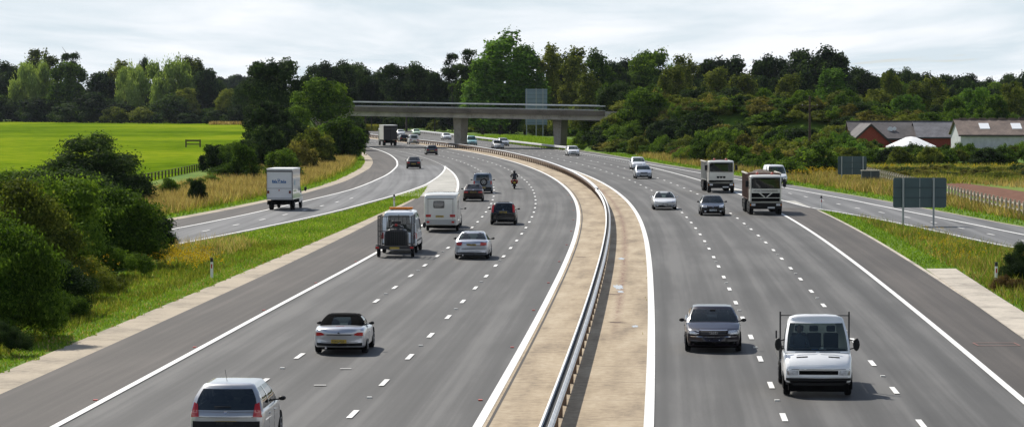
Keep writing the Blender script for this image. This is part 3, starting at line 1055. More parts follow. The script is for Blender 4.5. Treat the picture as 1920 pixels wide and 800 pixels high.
for px, py, s in ((1669, 243, .42), (1677, 242, .3)):
    mb = MB()
    mb.lathe([(0, .02), (.04, s * .5), (.10, s * .85), (.2, s)], 'y', 14)
    o = mb.build('satellite_dish', WPL, gb, smooth=True)
    o.location = (atY(px, 450) - gb.location.x, 1.9, zat(py, 450))
    o.rotation_euler = (R(15), 0, R(165))
    mb = MB(); mb.tube([(0, 0, 0), (0, .35, -.9)], .03, 6); q = mb.build('dish_bracket', BLK, o)
# white marquee roof poking over the hedge
r = empty('marquee', (atY(1708, 425), 425, 0), 0, 'white peaked tent roof showing over the hedge before the barns', 'tent')
mb = MB()
hw, pk = 3.6, zat(256, 425)
ev = zat(274, 425)
n = 12
prof = [(hw, ev - 1.2), (hw, ev), (hw * .55, ev + (pk - ev) * .52), (hw * .2, ev + (pk - ev) * .93), (0.05, pk)]
mb.lathe([(z, rr) for rr, z in prof], 'z', 10)
mb.build('canopy', mat('white_canvas', (.80, .80, .80), .8), r, smooth=True)

# ------------------------------------------------------------------ foliage
def lobes_for(kind, rng):
    L_ = []
    U = rng.uniform
    if kind == 'oak':
        for i in range(30):
            a, t = U(0, 2 * math.pi), U(-.35, 1)
            rr = .33 * math.sqrt(max(0, 1 - t * t * .9))
            L_.append((rr * math.cos(a), rr * math.sin(a), .60 + .27 * t, U(.09, .15), U(.08, .12)))
        L_ += [(0, 0, .62, .24, .24), (U(-.1, .1), U(-.1, .1), .5, .24, .2)]
    elif kind == 'round':
        for i in range(24):
            a, t = U(0, 2 * math.pi), U(-.8, 1)
            rr = .34 * math.sqrt(max(0, 1 - t * t))
            L_.append((rr * math.cos(a), rr * math.sin(a), .52 + .36 * t, U(.10, .15), U(.09, .13)))
        L_ += [(0, 0, .5, .3, .34)]
    elif kind == 'tall':
        for i in range(34):
            z = U(.12, .93)
            rr = .21 * math.sin(min(1, (1.08 - z) * 1.5) * math.pi / 2) * U(.5, 1.05)
            a = U(0, 2 * math.pi)
            L_.append((rr * math.cos(a), rr * math.sin(a), z, U(.04, .085), U(.07, .13)))
        L_ += [(0, 0, .35, .16, .24), (0, 0, .62, .12, .25), (.02, 0, .9, .035, .1)]
    elif kind == 'pine':
        for i in range(22):
            z = U(.35, .95)
            rr = U(.05, .30) * (1.15 - z * .6)
            a = U(0, 2 * math.pi)
            L_.append((rr * math.cos(a), rr * math.sin(a), z, U(.06, .12), U(.035, .06)))
    elif kind == 'willow':
        for i in range(26):
            a, t = U(0, 2 * math.pi), U(-.9, 1)
            rr = .36 * math.sqrt(max(0, 1 - t * t * .8))
            L_.append((rr * math.cos(a), rr * math.sin(a), .5 + .36 * t, U(.07, .13), U(.13, .2)))
        L_ += [(0, 0, .5, .3, .36)]
    elif kind == 'bush':
        for i in range(24):
            a, t = U(0, 2 * math.pi), U(0, 1)
            rr = .52 * math.sqrt(max(0, 1 - t * t)) * U(.8, 1.1)
            L_.append((rr * math.cos(a), rr * math.sin(a), .12 + .66 * t * U(.85, 1.1), U(.14, .22), U(.12, .19)))
        L_ += [(0, 0, .35, .42, .38)]
    elif kind == 'scrub':
        for i in range(30):
            a = U(0, 2 * math.pi)
            rr = .8 * math.sqrt(U(0, 1))
            L_.append((rr * math.cos(a), rr * math.sin(a), .15 + .55 * (1 - rr * rr) * U(.6, 1.2), U(.14, .24), U(.13, .24)))
    return L_

def foliage_mesh(name, kind, m, n, leaf, seed, stretch=1.0, sprig=.06, core=.62):
    rs = np.random.RandomState(seed)
    rng = random.Random(seed)
    LB = np.array(lobes_for(kind, rng))
    wts = LB[:, 3] ** 2
    idx = rs.choice(len(LB), n, p=wts / wts.sum())
    d = rs.normal(size=(n, 3))
    d /= np.linalg.norm(d, axis=1)[:, None]
    flip = (d[:, 2] < -.25) & (rs.rand(n) < .6)
    d[flip, 2] *= -1
    rad = 1.0 - np.abs(rs.normal(0, .13, n)) + (rs.rand(n) < sprig) * rs.uniform(.05, .45, n)
    lump = 1 + .16 * np.sin(d[:, 0] * 7 + idx) * np.sin(d[:, 1] * 6 + idx * 2) + .10 * np.sin(d[:, 2] * 13 + idx)
    S = np.stack([LB[idx, 3], LB[idx, 3], LB[idx, 4]], 1)
    P = LB[idx, :3] + d * S * (rad * lump)[:, None]
    P[:, 2] = np.maximum(P[:, 2], .005)
    nr = d + rs.normal(0, .55, (n, 3))
    nr /= np.linalg.norm(nr, axis=1)[:, None]
    t = np.cross(nr, rs.normal(size=(n, 3)))
    t /= np.linalg.norm(t, axis=1)[:, None]
    if stretch > 1:
        t = t * .35 + np.array([0, 0, -1.0])
        t /= np.linalg.norm(t, axis=1)[:, None]
    b = np.cross(nr, t)
    sz = leaf * rs.uniform(.55, 1.35, n)
    a_ = (t * (sz * stretch)[:, None])
    b_ = (b * (sz * .62)[:, None])
    V = np.stack([P - a_, P + b_ * 1.0, P + a_, P - b_ * 1.0], 1).reshape(-1, 3)
    lt = rs.uniform(-.2, .2, len(LB))
    tint = .46 + lt[idx] + rs.normal(0, .17, n)
    # inner masses that stop the sky showing straight through every clump
    core_v, core_t = [], []
    for j, (cx, cy, cz, r1, r2) in enumerate(LB):
        m_ = 6
        for u in range(m_):
            for v in range(3):
                q = []
                for (uu, vv) in ((u, v), (u + 1, v), (u + 1, v + 1), (u, v + 1)):
                    th, ph = 2 * math.pi * uu / m_, math.pi * vv / 3
                    q.append((cx + core * r1 * math.sin(ph) * math.cos(th), cy + core * r1 * math.sin(ph) * math.sin(th), max(.0, cz + core * r2 * math.cos(ph))))
                core_v += q
                core_t.append(.34 + lt[j])
    V = np.concatenate([V, np.array(core_v)])
    tint = np.concatenate([tint, core_t])
    return np_mesh(name, V, 4, m, np.clip(tint, 0, 1))

def trunk_mesh(kind, seed):
    rng = random.Random(seed)
    mb = MB()
    top = {'oak': .62, 'round': .6, 'tall': .9, 'pine': .9, 'willow': .6}.get(kind, .6)
    pts = [(0, 0, -.03), (.004, 0, .1), (rng.uniform(-.01, .01), .005, .3), (rng.uniform(-.02, .02), 0, top)]
    mb.tube(pts, [.026, .02, .016, .005], 8)
    for i in range(7 if kind != 'tall' else 9):
        z = rng.uniform(.22, top - .08)
        a = rng.uniform(0, 2 * math.pi)
        l = rng.uniform(.16, .3) * (.6 if kind == 'tall' else 1)
        mb.tube([(0, 0, z), (math.cos(a) * l * .5, math.sin(a) * l * .5, z + l * .35), (math.cos(a) * l, math.sin(a) * l, z + l * .65)], [.009, .006, .002], 5)
    o = mb.build('trunk', BARK, smooth=True)
    me = o.data
    bpy.data.objects.remove(o)
    return me

PROTO = {}
def proto(kind, leaf_kind, var, n, leaf, stretch=1.0, sprig=.06, core=.62):
    key = (kind, leaf_kind, var, n)
    if key not in PROTO:
        PROTO[key] = foliage_mesh('crown_mesh', kind, LEAF[leaf_kind], n, leaf, hash_(key), stretch, sprig, core)
    return PROTO[key]
def hash_(key):
    s = 0
    for ch in str(key):
        s = (s * 131 + ord(ch)) % 99991
    return s
TRUNK = {}
SPEC = {'oak': (11000, .016, 1, .07, .62), 'round': (9000, .019, 1, .05, .66), 'tall': (10000, .013, 1, .16, .5), 'pine': (6500, .013, 1, .25, .35), 'willow': (12000, .015, 1.5, .12, .62)}
def tree(kind, leaf_kind, X, Y, h, wd, label, name='tree', group=None, zb=None, var=None):
    """h height, wd crown width in metres"""
    var = var if var is not None else random.randrange(2)
    n, lf, st, sp_, co = SPEC[kind]
    z = H(X, Y) if zb is None else zb
    r = empty(name, (X, Y, z - .05), random.uniform(0, 6.28), label, 'tree', group)
    if kind not in TRUNK:
        TRUNK[kind] = trunk_mesh(kind, 5)
    base_w = {'oak': .84, 'round': .92, 'tall': .42, 'pine': .62, 'willow': .9}[kind]
    sxy = wd / base_w
    c = bpy.data.objects.new('crown', proto(kind, leaf_kind, var, n, lf, st, sp_, co))
    link(c, r)
    c.scale = (sxy, sxy, h)
    t = bpy.data.objects.new('trunk', TRUNK[kind])
    link(t, r)
    t.scale = (sxy * .8, sxy * .8, h)
    return r
def bush(kind, leaf_kind, X, Y, h, wd, label, name='bush', group=None, dense='far', var=None, zb=None):
    var = var if var is not None else random.randrange(2)
    n, lf = {'far': (5000, .034), 'mid': (9000, .028), 'near': (38000, .0145), 'close': (42000, .0125)}[dense]
    me = proto(kind, leaf_kind, var, n, lf, 1.0, .22 if dense == 'near' else .10, .64)
    o = bpy.data.objects.new(name, me)
    link(o)
    bw = 1.35 if kind == 'bush' else 2.0
    z = H(X, Y) if zb is None else zb
    o.location = (X, Y, z - .1)
    o.scale = (wd / bw, wd / bw, h / .95)
    o.rotation_euler = (0, 0, random.uniform(0, 6.28))
    tag(o, label, 'bush', group)
    return o

# ---- trees whose crowns can be told apart: (kind, leaf, px, top row, width px, distance, label)
TREES = [
 # far left row beyond the field
 ('oak', 'dark', -8, 112, 90, 980, 'dark broad tree at the left edge of the far field row', 'broadleaf_tree'),
 ('tall', 'olive', 75, 94, 70, 1010, 'tall feathery olive tree rising behind the pale willow at far left', 'feathery_tree'),
 ('willow', 'pale', 62, 118, 84, 975, 'pale willow near the left edge of the far field row', 'willow_tree'),
 ('round', 'mid', 128, 118, 80, 970, 'dark green tree with a pointed top, right of the leftmost pale willow', 'broadleaf_tree'),
 ('pine', 'dark', 134, 87, 42, 985, 'narrow dark spire above the pointed tree at far left', 'pine_tree'),
 ('round', 'dark', 188, 135, 66, 975, 'dark round tree filling the gap between the two groups of willows', 'broadleaf_tree'),
 ('tall', 'olive', 225, 115, 58, 1005, 'feathery tree behind the small pale willow, second from the left group', 'feathery_tree'),
 ('willow', 'pale', 247, 124, 62, 980, 'small pale willow left of the biggest pale willow', 'willow_tree'),
 ('tall', 'dark', 270, 113, 30, 990, 'thin dark tree between the small and the big pale willow', 'broadleaf_tree'),
 ('willow', 'pale', 318, 113, 98, 975, 'biggest pale willow in the row beyond the bright field', 'willow_tree'),
 ('tall', 'olive', 360, 112, 50, 990, 'olive tree with a thin top right of the biggest willow', 'feathery_tree'),
 ('round', 'dark', 388, 130, 66, 975, 'dark tree at the right end of the willow row', 'broadleaf_tree'),
 ('round', 'olive', 350, 166, 58, 955, 'low olive tree in front of the right side of the biggest willow', 'broadleaf_tree'),
 ('round', 'olive', 433, 168, 58, 940, 'low olive tree at the right corner of the bright field', 'broadleaf_tree'),
 ('round', 'dark', 405, 150, 40, 985, 'small dark tree just left of the low olive tree at the field corner', 'broadleaf_tree'),
 ('oak', 'dark', 468, 150, 60, 900, 'dark tree immediately left of the big near dark tree', 'broadleaf_tree'),
 # near left clump beside the slip road
 ('oak', 'dark', 521, 103, 112, 560, 'tall dark round-topped tree standing above the left roadside clump', 'broadleaf_tree'),
 ('oak', 'mid', 603, 148, 104, 500, 'broad mid-green tree directly left of the bridge end', 'broadleaf_tree'),
 ('round', 'dark', 503, 194, 96, 405, 'dense dark green tree at the near left end of the roadside clump', 'broadleaf_tree'),
 ('round', 'mid', 560, 205, 70, 440, 'leafy tree between the dense dark tree and the bridge end', 'broadleaf_tree'),
 # behind the bridge, left to right
 ('oak', 'dark', 606, 112, 78, 800, 'open-crowned oak just right of the tall dark left tree', 'oak_tree'),
 ('oak', 'dark', 655, 110, 80, 810, 'broad oak above the left end of the bridge railing', 'oak_tree'),
 ('oak', 'dark', 697, 128, 54, 800, 'smaller dark oak filling the dip above the left bridge railing', 'oak_tree'),
 ('oak', 'dark', 762, 111, 108, 780, 'wide domed dark oak behind the left half of the bridge', 'oak_tree'),
 ('round', 'dark', 815, 138, 60, 770, 'low dark tree between the domed oak and the tall pines', 'broadleaf_tree'),
 ('pine', 'dark', 848, 104, 44, 780, 'dark open pine, left one of the pair behind the left pier', 'pine_tree'),
 ('pine', 'dark', 876, 96, 52, 770, 'dark open pine, right one of the pair beside the tall bright tree', 'pine_tree'),
 ('oak', 'dark', 895, 108, 60, 780, 'dark crown squeezed between the pines and the tall bright tree', 'oak_tree'),
 ('tall', 'bright', 938, 68, 118, 700, 'tallest bright green poplar behind the middle of the bridge', 'poplar_tree'),
 ('tall', 'bright', 984, 92, 70, 705, 'bright green shoulder poplar to the right of the tallest one', 'poplar_tree'),
 ('tall', 'bright', 905, 118, 70, 698, 'lower bright green poplar to the left of the tallest one', 'poplar_tree'),
 ('tall', 'olive', 1030, 86, 60, 715, 'grey-green tall tree right above the blue-grey sign', 'feathery_tree'),
 ('tall', 'dark', 1052, 104, 60, 735, 'dark tree between the two grey-green tall ones right of the sign', 'broadleaf_tree'),
 ('tall', 'olive', 1078, 92, 62, 705, 'second grey-green tall tree with a thin twin top, right of the sign', 'feathery_tree'),
 ('tall', 'mid', 1120, 102, 60, 725, 'slender green tree above the right end of the bridge railing', 'feathery_tree'),
 ('oak', 'dark', 1160, 106, 84, 740, 'domed dark tree above the right bridge end', 'oak_tree'),
 ('oak', 'mid', 1224, 92, 92, 730, 'big rounded green oak right of the bridge end', 'oak_tree'),
 ('tall', 'olive', 1282, 106, 60, 700, 'olive upright tree between the two rounded dark oaks', 'feathery_tree'),
 ('oak', 'dark', 1362, 98, 106, 735, 'wide dark oak in the middle of the right-hand skyline', 'oak_tree'),
 ('oak', 'dark', 1318, 118, 60, 740, 'narrow dark oak left of the wide middle oak', 'oak_tree'),
 ('oak', 'dark', 1446, 98, 76, 735, 'dark oak just left of the highest right-hand crown', 'oak_tree'),
 ('oak', 'dark', 1528, 82, 116, 725, 'highest dark oak of the right-hand skyline, behind the pole', 'oak_tree'),
 ('oak', 'dark', 1482, 112, 60, 745, 'dark crown in the notch left of the highest oak', 'oak_tree'),
 ('oak', 'dark', 1590, 118, 70, 760, 'dark shoulder crown right of the highest oak', 'oak_tree'),
 ('oak', 'dark', 1640, 136, 70, 790, 'low dark crown above the red brick gable', 'oak_tree'),
 ('oak', 'dark', 1688, 122, 72, 800, 'dark domed crown above the dark slate roof', 'oak_tree'),
 ('pine', 'dark', 1716, 128, 30, 790, 'thin spiky dark top above the slate roofs', 'pine_tree'),
 ('oak', 'dark', 1752, 134, 84, 800, 'flat dark crown above the blue-grey slate roof', 'oak_tree'),
 ('oak', 'dark', 1810, 136, 74, 800, 'flat dark crown above the left end of the brown roof', 'oak_tree'),
 ('oak', 'dark', 1866, 144, 60, 820, 'low dark crown above the first skylight', 'oak_tree'),
 ('oak', 'dark', 1908, 132, 70, 800, 'dark crown at the right end of the skyline', 'oak_tree'),
 # second, lower and lighter row in front
 ('tall', 'olive', 1105, 140, 60, 640, 'soft olive tree over the right bridge end, lower row', 'feathery_tree'),
 ('round', 'mid', 1150, 152, 70, 600, 'mid-green low tree beside the bridge right end', 'broadleaf_tree'),
 ('round', 'mid', 1214, 160, 90, 560, 'round mid-green tree standing on the bank right of the bridge', 'broadleaf_tree'),
 ('round', 'dark', 1308, 168, 82, 560, 'round dark tree on the bank, second right of the bridge', 'broadleaf_tree'),
 ('tall', 'olive', 1262, 132, 56, 620, 'thin olive tree behind the two round bank trees', 'feathery_tree'),
 ('tall', 'olive', 1345, 134, 60, 630, 'olive-green tall tree in front of the wide middle oak', 'feathery_tree'),
 ('tall', 'olive', 1392, 146, 60, 640, 'pale olive tree right below the wide middle oak', 'feathery_tree'),
 ('round', 'mid', 1432, 170, 44, 560, 'small round green tree on the bank left of the pole', 'broadleaf_tree'),
 ('tall', 'olive', 1480, 146, 54, 640, 'olive tree just left of the pole top', 'feathery_tree'),
 ('tall', 'bright', 1560, 136, 72, 620, 'bright green tree just right of the pole top', 'broadleaf_tree'),
 ('round', 'mid', 1588, 170, 58, 560, 'round leafy tree right of the pole above the scrub', 'broadleaf_tree'),
 ('round', 'olive', 1668, 136, 52, 660, 'yellowish rounded tree above the red barn', 'broadleaf_tree'),
 ('round', 'mid', 1645, 192, 64, 540, 'leafy tree directly behind the red brick gable', 'broadleaf_tree'),
 ('round', 'bright', 1702, 178, 72, 545, 'bright leafy tree behind the dark slate roof', 'broadleaf_tree'),
 ('tall', 'olive', 1746, 148, 70, 640, 'olive tree behind the blue-grey slate roof', 'feathery_tree'),
 ('round', 'mid', 1786, 186, 56, 530, 'mid-green tree behind the joint of slate and brown roofs', 'broadleaf_tree'),
 ('round', 'bright', 1830, 164, 74, 545, 'light green tree behind the left part of the brown roof', 'broadleaf_tree'),
 ('round', 'olive', 1900, 154, 76, 560, 'olive tree behind the brown roof at the right edge', 'broadleaf_tree'),
 ('round', 'mid', 1862, 182, 60, 530, 'green tree between the two skylights, behind the roof ridge', 'broadleaf_tree'),
 ('tall', 'olive', 1722, 160, 50, 600, 'slim olive tree above the slate roofs', 'feathery_tree'),
]
for kd, lf, px, top, wpx, Y, label, nm in TREES:
    if px < 450 and Y > 900:
        Y += 150 - px * .2
    if nm == 'willow_tree':
        kd = 'willow'
    X = atY(px, Y)
    zb = H(X, Y)
    tree(kd, lf, X, Y, zat(top, Y) + .6 - zb, wpx / F * Y * 1.08, label, nm)

# understorey rows closing the foot of the woods (countable trees, shared description per stretch)
def row(x0, x1, n, Y0, Y1, top0, top1, wpx, kinds, leafs, label, group):
    for i in range(n):
        px = x0 + (x1 - x0) * (i + random.uniform(-.25, .25) + .5) / n
        Y = random.uniform(Y0, Y1)
        X = atY(px, Y)
        if Y < 790 and X < ROc(Y) + 4 and X > SOc(Y) - 3:
            Y = 850; X = atY(px, Y)
        top = random.uniform(top0, top1)
        zb = H(X, Y)
        h = zat(top, Y) - zb
        tree(random.choice(kinds), random.choice(leafs), X, Y, max(3, h), wpx / F * Y * random.uniform(.85, 1.2), label, 'woodland_tree', group)
row(-60, 470, 20, 1150, 1170, 146, 168, 70, ['round', 'oak'], ['dark'], 'dark tree filling the shade under the willow row beyond the field', 'dark trees beyond the field')
row(560, 700, 7, 780, 840, 140, 165, 56, ['round', 'oak'], ['dark'], 'dark understorey tree seen above the left part of the bridge', 'woodland behind the bridge, left')
row(690, 900, 9, 860, 900, 136, 165, 60, ['round', 'oak'], ['dark', 'mid'], 'dark understorey tree behind the middle of the bridge', 'woodland behind the bridge, middle')
row(900, 1180, 11, 730, 760, 130, 160, 60, ['round', 'tall'], ['dark', 'mid'], 'dark tree closing the wood behind the right part of the bridge', 'woodland behind the bridge, right')
row(1150, 1640, 20, 680, 760, 125, 150, 64, ['round', 'oak'], ['dark'], 'dark tree closing the wood above the right scrub bank', 'woodland above the right bank')
row(1180, 1660, 14, 590, 640, 160, 185, 60, ['round', 'tall'], ['dark', 'mid', 'olive'], 'lower tree at the edge of the wood behind the right bank', 'woodland edge above the right bank')
row(1600, 1990, 15, 700, 780, 142, 160, 62, ['round', 'oak'], ['dark', 'mid'], 'dark tree closing the wood behind the farm roofs', 'woodland behind the farm')
row(1620, 1990, 9, 600, 650, 165, 190, 62, ['round', 'tall'], ['mid', 'olive', 'dark'], 'mixed green tree in the middle row behind the farm roofs', 'middle row behind the farm')
row(1640, 1990, 8, 520, 560, 196, 212, 56, ['round'], ['mid', 'dark'], 'low green tree just behind the farm roofs', 'low trees behind the farm')
row(480, 660, 6, 560, 620, 150, 175, 62, ['round', 'oak'], ['dark'], 'dark tree inside the left roadside clump', 'left roadside clump')
# bushes at the foot of the wood beyond the bridge
def bushes(x0, x1, n, fy, h0, h1, w0, w1, kinds, leafs, label, group, dense='far', name='bush', jit=.5):
    for i in range(n):
        px = x0 + (x1 - x0) * (i + .5 + random.uniform(-jit, jit)) / n
        py = fy(px) if callable(fy) else fy
        p = at(px, py + random.uniform(-1, 1) * 1.5)
        bush(random.choice(kinds), random.choice(leafs), p.x, p.y, random.uniform(h0, h1), random.uniform(w0, w1), label, name, group, dense)
bushes(668, 1060, 26, lambda x: 241 + (x - 668) * .02 if x < 800 else 244 + (x - 800) * .045, 3, 6.5, 5, 9, ['bush', 'scrub'], ['mid', 'dark', 'olive'], 'roadside bush at the foot of the wood beyond the bridge', 'bushes beyond the bridge')
bushes(690, 900, 12, lambda x: 238 + (x - 690) * .02, 7, 11, 8, 12, ['bush'], ['mid', 'dark'], 'tall rounded bush behind the far carriageway, under the bridge deck', 'tall bushes under the deck line')
bushes(900, 1100, 10, lambda x: 244, 7, 11, 8, 12, ['bush'], ['mid', 'dark'], 'tall rounded bush behind the far carriageway, right of the left pier', 'tall bushes right of the left pier')
bushes(880, 1100, 22, lambda x: 248 + (x - 880) * .045, 4, 7, 6, 9, ['bush', 'scrub'], ['mid', 'dark', 'olive'], 'leafy bush between the far barrier and the wood, right of the left pier', 'bushes behind the far barrier')
# hedge line under the willows
bushes(215, 335, 7, 231, 5, 6.5, 9, 12, ['bush'], ['olive'], 'rounded hedge bush at the far edge of the bright field', 'hedge at the far edge of the field')
bushes(-40, 480, 26, lambda x: 227.5 + (max(x, 0) / 480) * 4.5, 7, 12, 14, 20, ['bush'], ['dark'], 'dark hedge bush along the far edge of the bright field', 'dark hedge along the far field edge')
bushes(335, 480, 7, 231.5, 3.5, 6, 9, 12, ['bush'], ['dark', 'mid'], 'dark hedge bush under the row near the field corner', 'hedge near the field corner')
# distant blue-green treeline
mbv = []
tl = empty('distant_woods_anchor', (0, 0, 0)) if False else None
for i in range(10):
    px = 395 + i * 11
    Y = 1900
    tree('pine' if i % 3 == 0 else 'round', 'dark', atY(px, Y), Y, zat(138 + 6 * random.random(), Y), 16, 'tiny far-off tree in the gap left of the big dark tree', 'distant_tree', 'distant trees in the skyline gap')

# left roadside clump bushes
for px, py, h, wd, lf, lab in (
    (640, 300, 6.2, 7.5, 'mid', 'large leafy bush beside the slip road, right end of the left clump'),
    (612, 296, 5.6, 6.5, 'mid', 'leafy bush behind the right end of the left clump'),
    (658, 283, 4.6, 5, 'mid', 'bush touching the slip road verge under the bridge end'),
    (668, 268, 4.5, 6, 'dark', 'dark bush where the slip road passes under the bridge'),
    (585, 312, 5.4, 6.5, 'olive', 'olive bush above the dry grass in the left clump'),
    (560, 322, 4.2, 5.0, 'scrub', 'brownish bush above the dry grass behind the box lorry'),
    (530, 338, 3.6, 4.6, 'mid', 'bush directly behind the white box lorry'),
    (500, 322, 6.0, 5.5, 'dark', 'dark bush at the foot of the dense dark tree'),
    (476, 318, 5.0, 5.0, 'dark', 'dark bush on the field side of the dense dark tree'),
    (455, 340, 4.3, 3.8, 'mid', 'upright bush left of the dense dark tree, near the dry grass'),
    (432, 322, 3.8, 5.0, 'mid', 'bush spreading over the field fence, upper one'),
    (402, 322, 3.6, 4.2, 'dark', 'leftmost bush of the group over the field fence'),
    (412, 340, 1.6, 3.4, 'mid', 'low bush over the dry grass by the fence'),
    (318, 370, 1.9, 2.0, 'mid', 'small bush alone on the dry grass near the field fence'),
    (369, 384, 2.3, 1.7, 'dark', 'small dark upright bush on the dry grass near the slip road'),
    (545, 300, 7, 7, 'dark', 'tall dark bush in the middle of the left clump'),
    (620, 270, 7, 8, 'dark', 'tall dark bush at the back of the left clump by the bridge'),
    (650, 255, 7, 8, 'mid', 'tall bush behind the clump directly under the bridge end'),
):
    p = at(px, py)
    bush('bush', lf, p.x, p.y, h, wd, lab, dense='mid')
bushes(300, 660, 16, lambda x: 372 - (x - 300) * .235, .9, 1.9, 1.6, 3.0, ['bush'], ['mid', 'olive', 'mid'], 'small green shrub on the dry grass beside the left slip road', 'small shrubs on the left dry grass')
for px, py, h, wd, lf, lab in (
    (178, 384, 5.9, 8.3, 'dark', 'big round dark bush standing before the bright field'),
    (95, 520, 5.6, 6.0, 'mid', 'large leafy bush in the middle of the near left thicket'),
    (190, 500, 4.6, 5.5, 'mid', 'large bush at the right of the near left thicket'),
    (35, 560, 5.4, 5.0, 'olive', 'tall olive bush at the left edge of the near thicket'),
    (245, 470, 3.2, 4.4, 'dark', 'dark bush reaching to the end of the slip road'),
    (10, 640, 4.6, 3.6, 'mid', 'near bush cut by the left edge of the picture'),
    (130, 450, 5.0, 7.0, 'dark', 'dark bush at the back of the near left thicket'),
    (50, 440, 4.6, 8.0, 'mid', 'spreading bush at the back left of the near thicket'),
    (90, 590, 2.6, 3.6, 'dark', 'low dark bush at the front of the near left thicket'),
    (-60, 590, 5.2, 5.0, 'mid', 'bush just outside the left edge, branches reaching in'),
    (284, 462, 2.0, 2.4, 'dark', 'small dark bush at the tip of the near left thicket'),
):
    p = at(px, py)
    bush('bush', lf, p.x, p.y, h * .95, wd * 1.22, lab, dense='near', name='thicket_bush')
for px, py, h, wd, lf, lab in (
    (150, 560, 1.9, 3.4, 'olive', 'low olive shrub with long shoots at the front of the thicket'),
    (225, 520, 1.7, 3.6, 'mid', 'low bramble shrub near the verge, middle of the left bank'),
    (60, 630, 1.7, 3.0, 'mid', 'low bramble shrub near the verge at the left edge'),
    (190, 548, 1.2, 2.6, 'olive', 'lowest bramble mound beside the left verge'),
    (265, 495, 1.3, 2.8, 'scrub', 'brownish weed mound left of the yellow flowers'),
    (300, 482, 1.0, 2.4, 'olive', 'olive weed mound behind the yellow flowers'),
    (110, 600, 1.3, 2.8, 'mid', 'bramble mound between the dark low bush and the verge'),
    (8, 668, 1.2, 2.2, 'dark', 'dark low mound at the lower left edge'),
):
    p = at(px, py)
    bush('scrub', lf, p.x, p.y, h, wd, lab, dense='near', name='bramble')

# right scrub bank
def roadline(px, d=0):                     # row of the outer right edge at column px
    best = min(range(180, 700, 2), key=lambda Y: abs(960 + (ROc(Y) + d) / Y * F - px))
    return best
def bank(n, x0, x1, d0, d1, h0, h1, w0, w1, leafs, label, group, kinds=('bush', 'scrub')):
    for i in range(n):
        px = x0 + (x1 - x0) * (i + random.random()) / n
        d = random.uniform(d0, d1)
        Y = roadline(px, d)
        if Y > 505 and d > 3: pass
        X = ROc(Y) + d
        bush(random.choice(kinds), random.choice(leafs), X, Y, random.uniform(h0, h1), random.uniform(w0, w1), label, 'bank_bush', group, 'far')
bank(26, 1090, 1500, 4.5, 8, 1.8, 3.4, 3.5, 5.5, ['mid', 'mid', 'olive'], 'front bush of the scrub bank, just above the right verge', 'front bushes of the right bank')
bank(30, 1120, 1540, 9, 17, 2.5, 4.4, 4.5, 7.5, ['mid', 'scrub', 'olive', 'mid'], 'bush halfway up the scrub bank right of the bridge', 'middle bushes of the right bank')
bank(16, 1260, 1480, 8, 18, 1.6, 2.6, 5, 8, ['scrub', 'brown'], 'brownish low scrub on the bank left of the pole', 'brownish scrub of the right bank', ('scrub',))
for i in range(34):                          # along the ridge by the bridge road
    X = 17 + 46 * (i + random.random()) / 34
    Y = BRY(X) + random.uniform(-13, 2)
    bush(random.choice(['bush', 'scrub']), random.choice(['mid', 'scrub', 'olive', 'dark']), X, Y, random.uniform(1.8, 3.2), random.uniform(4, 7), 'bush on the crest of the right embankment', 'bank_bush', 'bushes on the crest of the right embankment', 'far')
for px, Y, h, wd, lf, lab in (
    (1385, 455, 4.4, 5.6, 'dark', 'dark rounded bush in the middle of the right scrub bank'),
    (1414, 440, 2.2, 3.4, 'mid', 'small green bush beside the dark rounded one on the bank'),
    (1450, 440, 3.4, 4.5, 'dark', 'dark green bush between the brown scrub and the pole'),
    (1500, 395, 2.2, 4.0, 'mid', 'green bush left of the foot of the pole'),
    (1208, 490, 6.5, 9, 'mid', 'tall rounded bush right of the bridge end'),
    (1160, 503, 6.0, 8, 'dark', 'dark tall bush hiding the bridge abutment'),
    (1125, 508, 5.0, 7, 'mid', 'bush in front of the right end of the bridge parapet'),
    (1310, 470, 6.5, 9, 'dark', 'dark rounded bush high on the bank'),
    (1255, 480, 5.2, 8, 'dark', 'dark bush between the two rounded ones on the bank'),
    (1290, 360, .9, 1.6, 'dark', 'small dark shrub at the verge behind the first tipper lorry'),
    (1085, 498, 3.2, 4, 'mid', 'bush beside the right pier of the bridge'),
    (1350, 465, 4, 8, 'scrub', 'brown-green scrub mound beside the dark bank bush'),
):
    X = atY(px, Y)
    X = max(X, ROc(Y) + 3.2)
    bush('bush', lf, X, Y, h, wd, lab, name='bank_bush', dense='mid')
for i in range(120):
    X = 13 + 66 * (i + random.random()) / 120
    Y = BRY(X) - random.uniform(4, 26) * 1.18
    if X < ROc(Y) + 3.4 or (X > 46 and Y < 462):
        continue
    bush(random.choice(['bush', 'scrub']), random.choice(['mid', 'scrub', 'olive', 'dark', 'mid']), X, Y, random.uniform(1.8, 3.4), random.uniform(4.5, 7.5), 'bush on the camera-facing slope of the right embankment', 'bank_bush', 'bushes on the slope of the right embankment', 'far')
for i in range(26):                          # round the right pier and abutment
    X = random.uniform(12.2, 21)
    Y = random.uniform(484, 528)
    if X < ROc(Y) + 2.6:
        X = ROc(Y) + 2.6 + random.uniform(0, 3)
    bush('bush', random.choice(['mid', 'dark', 'mid', 'olive']), X, Y, random.uniform(2.0, 3.2), random.uniform(3.2, 5), 'bush on the slope under the right end of the bridge', 'bank_bush', 'bushes under the right end of the bridge', 'far')
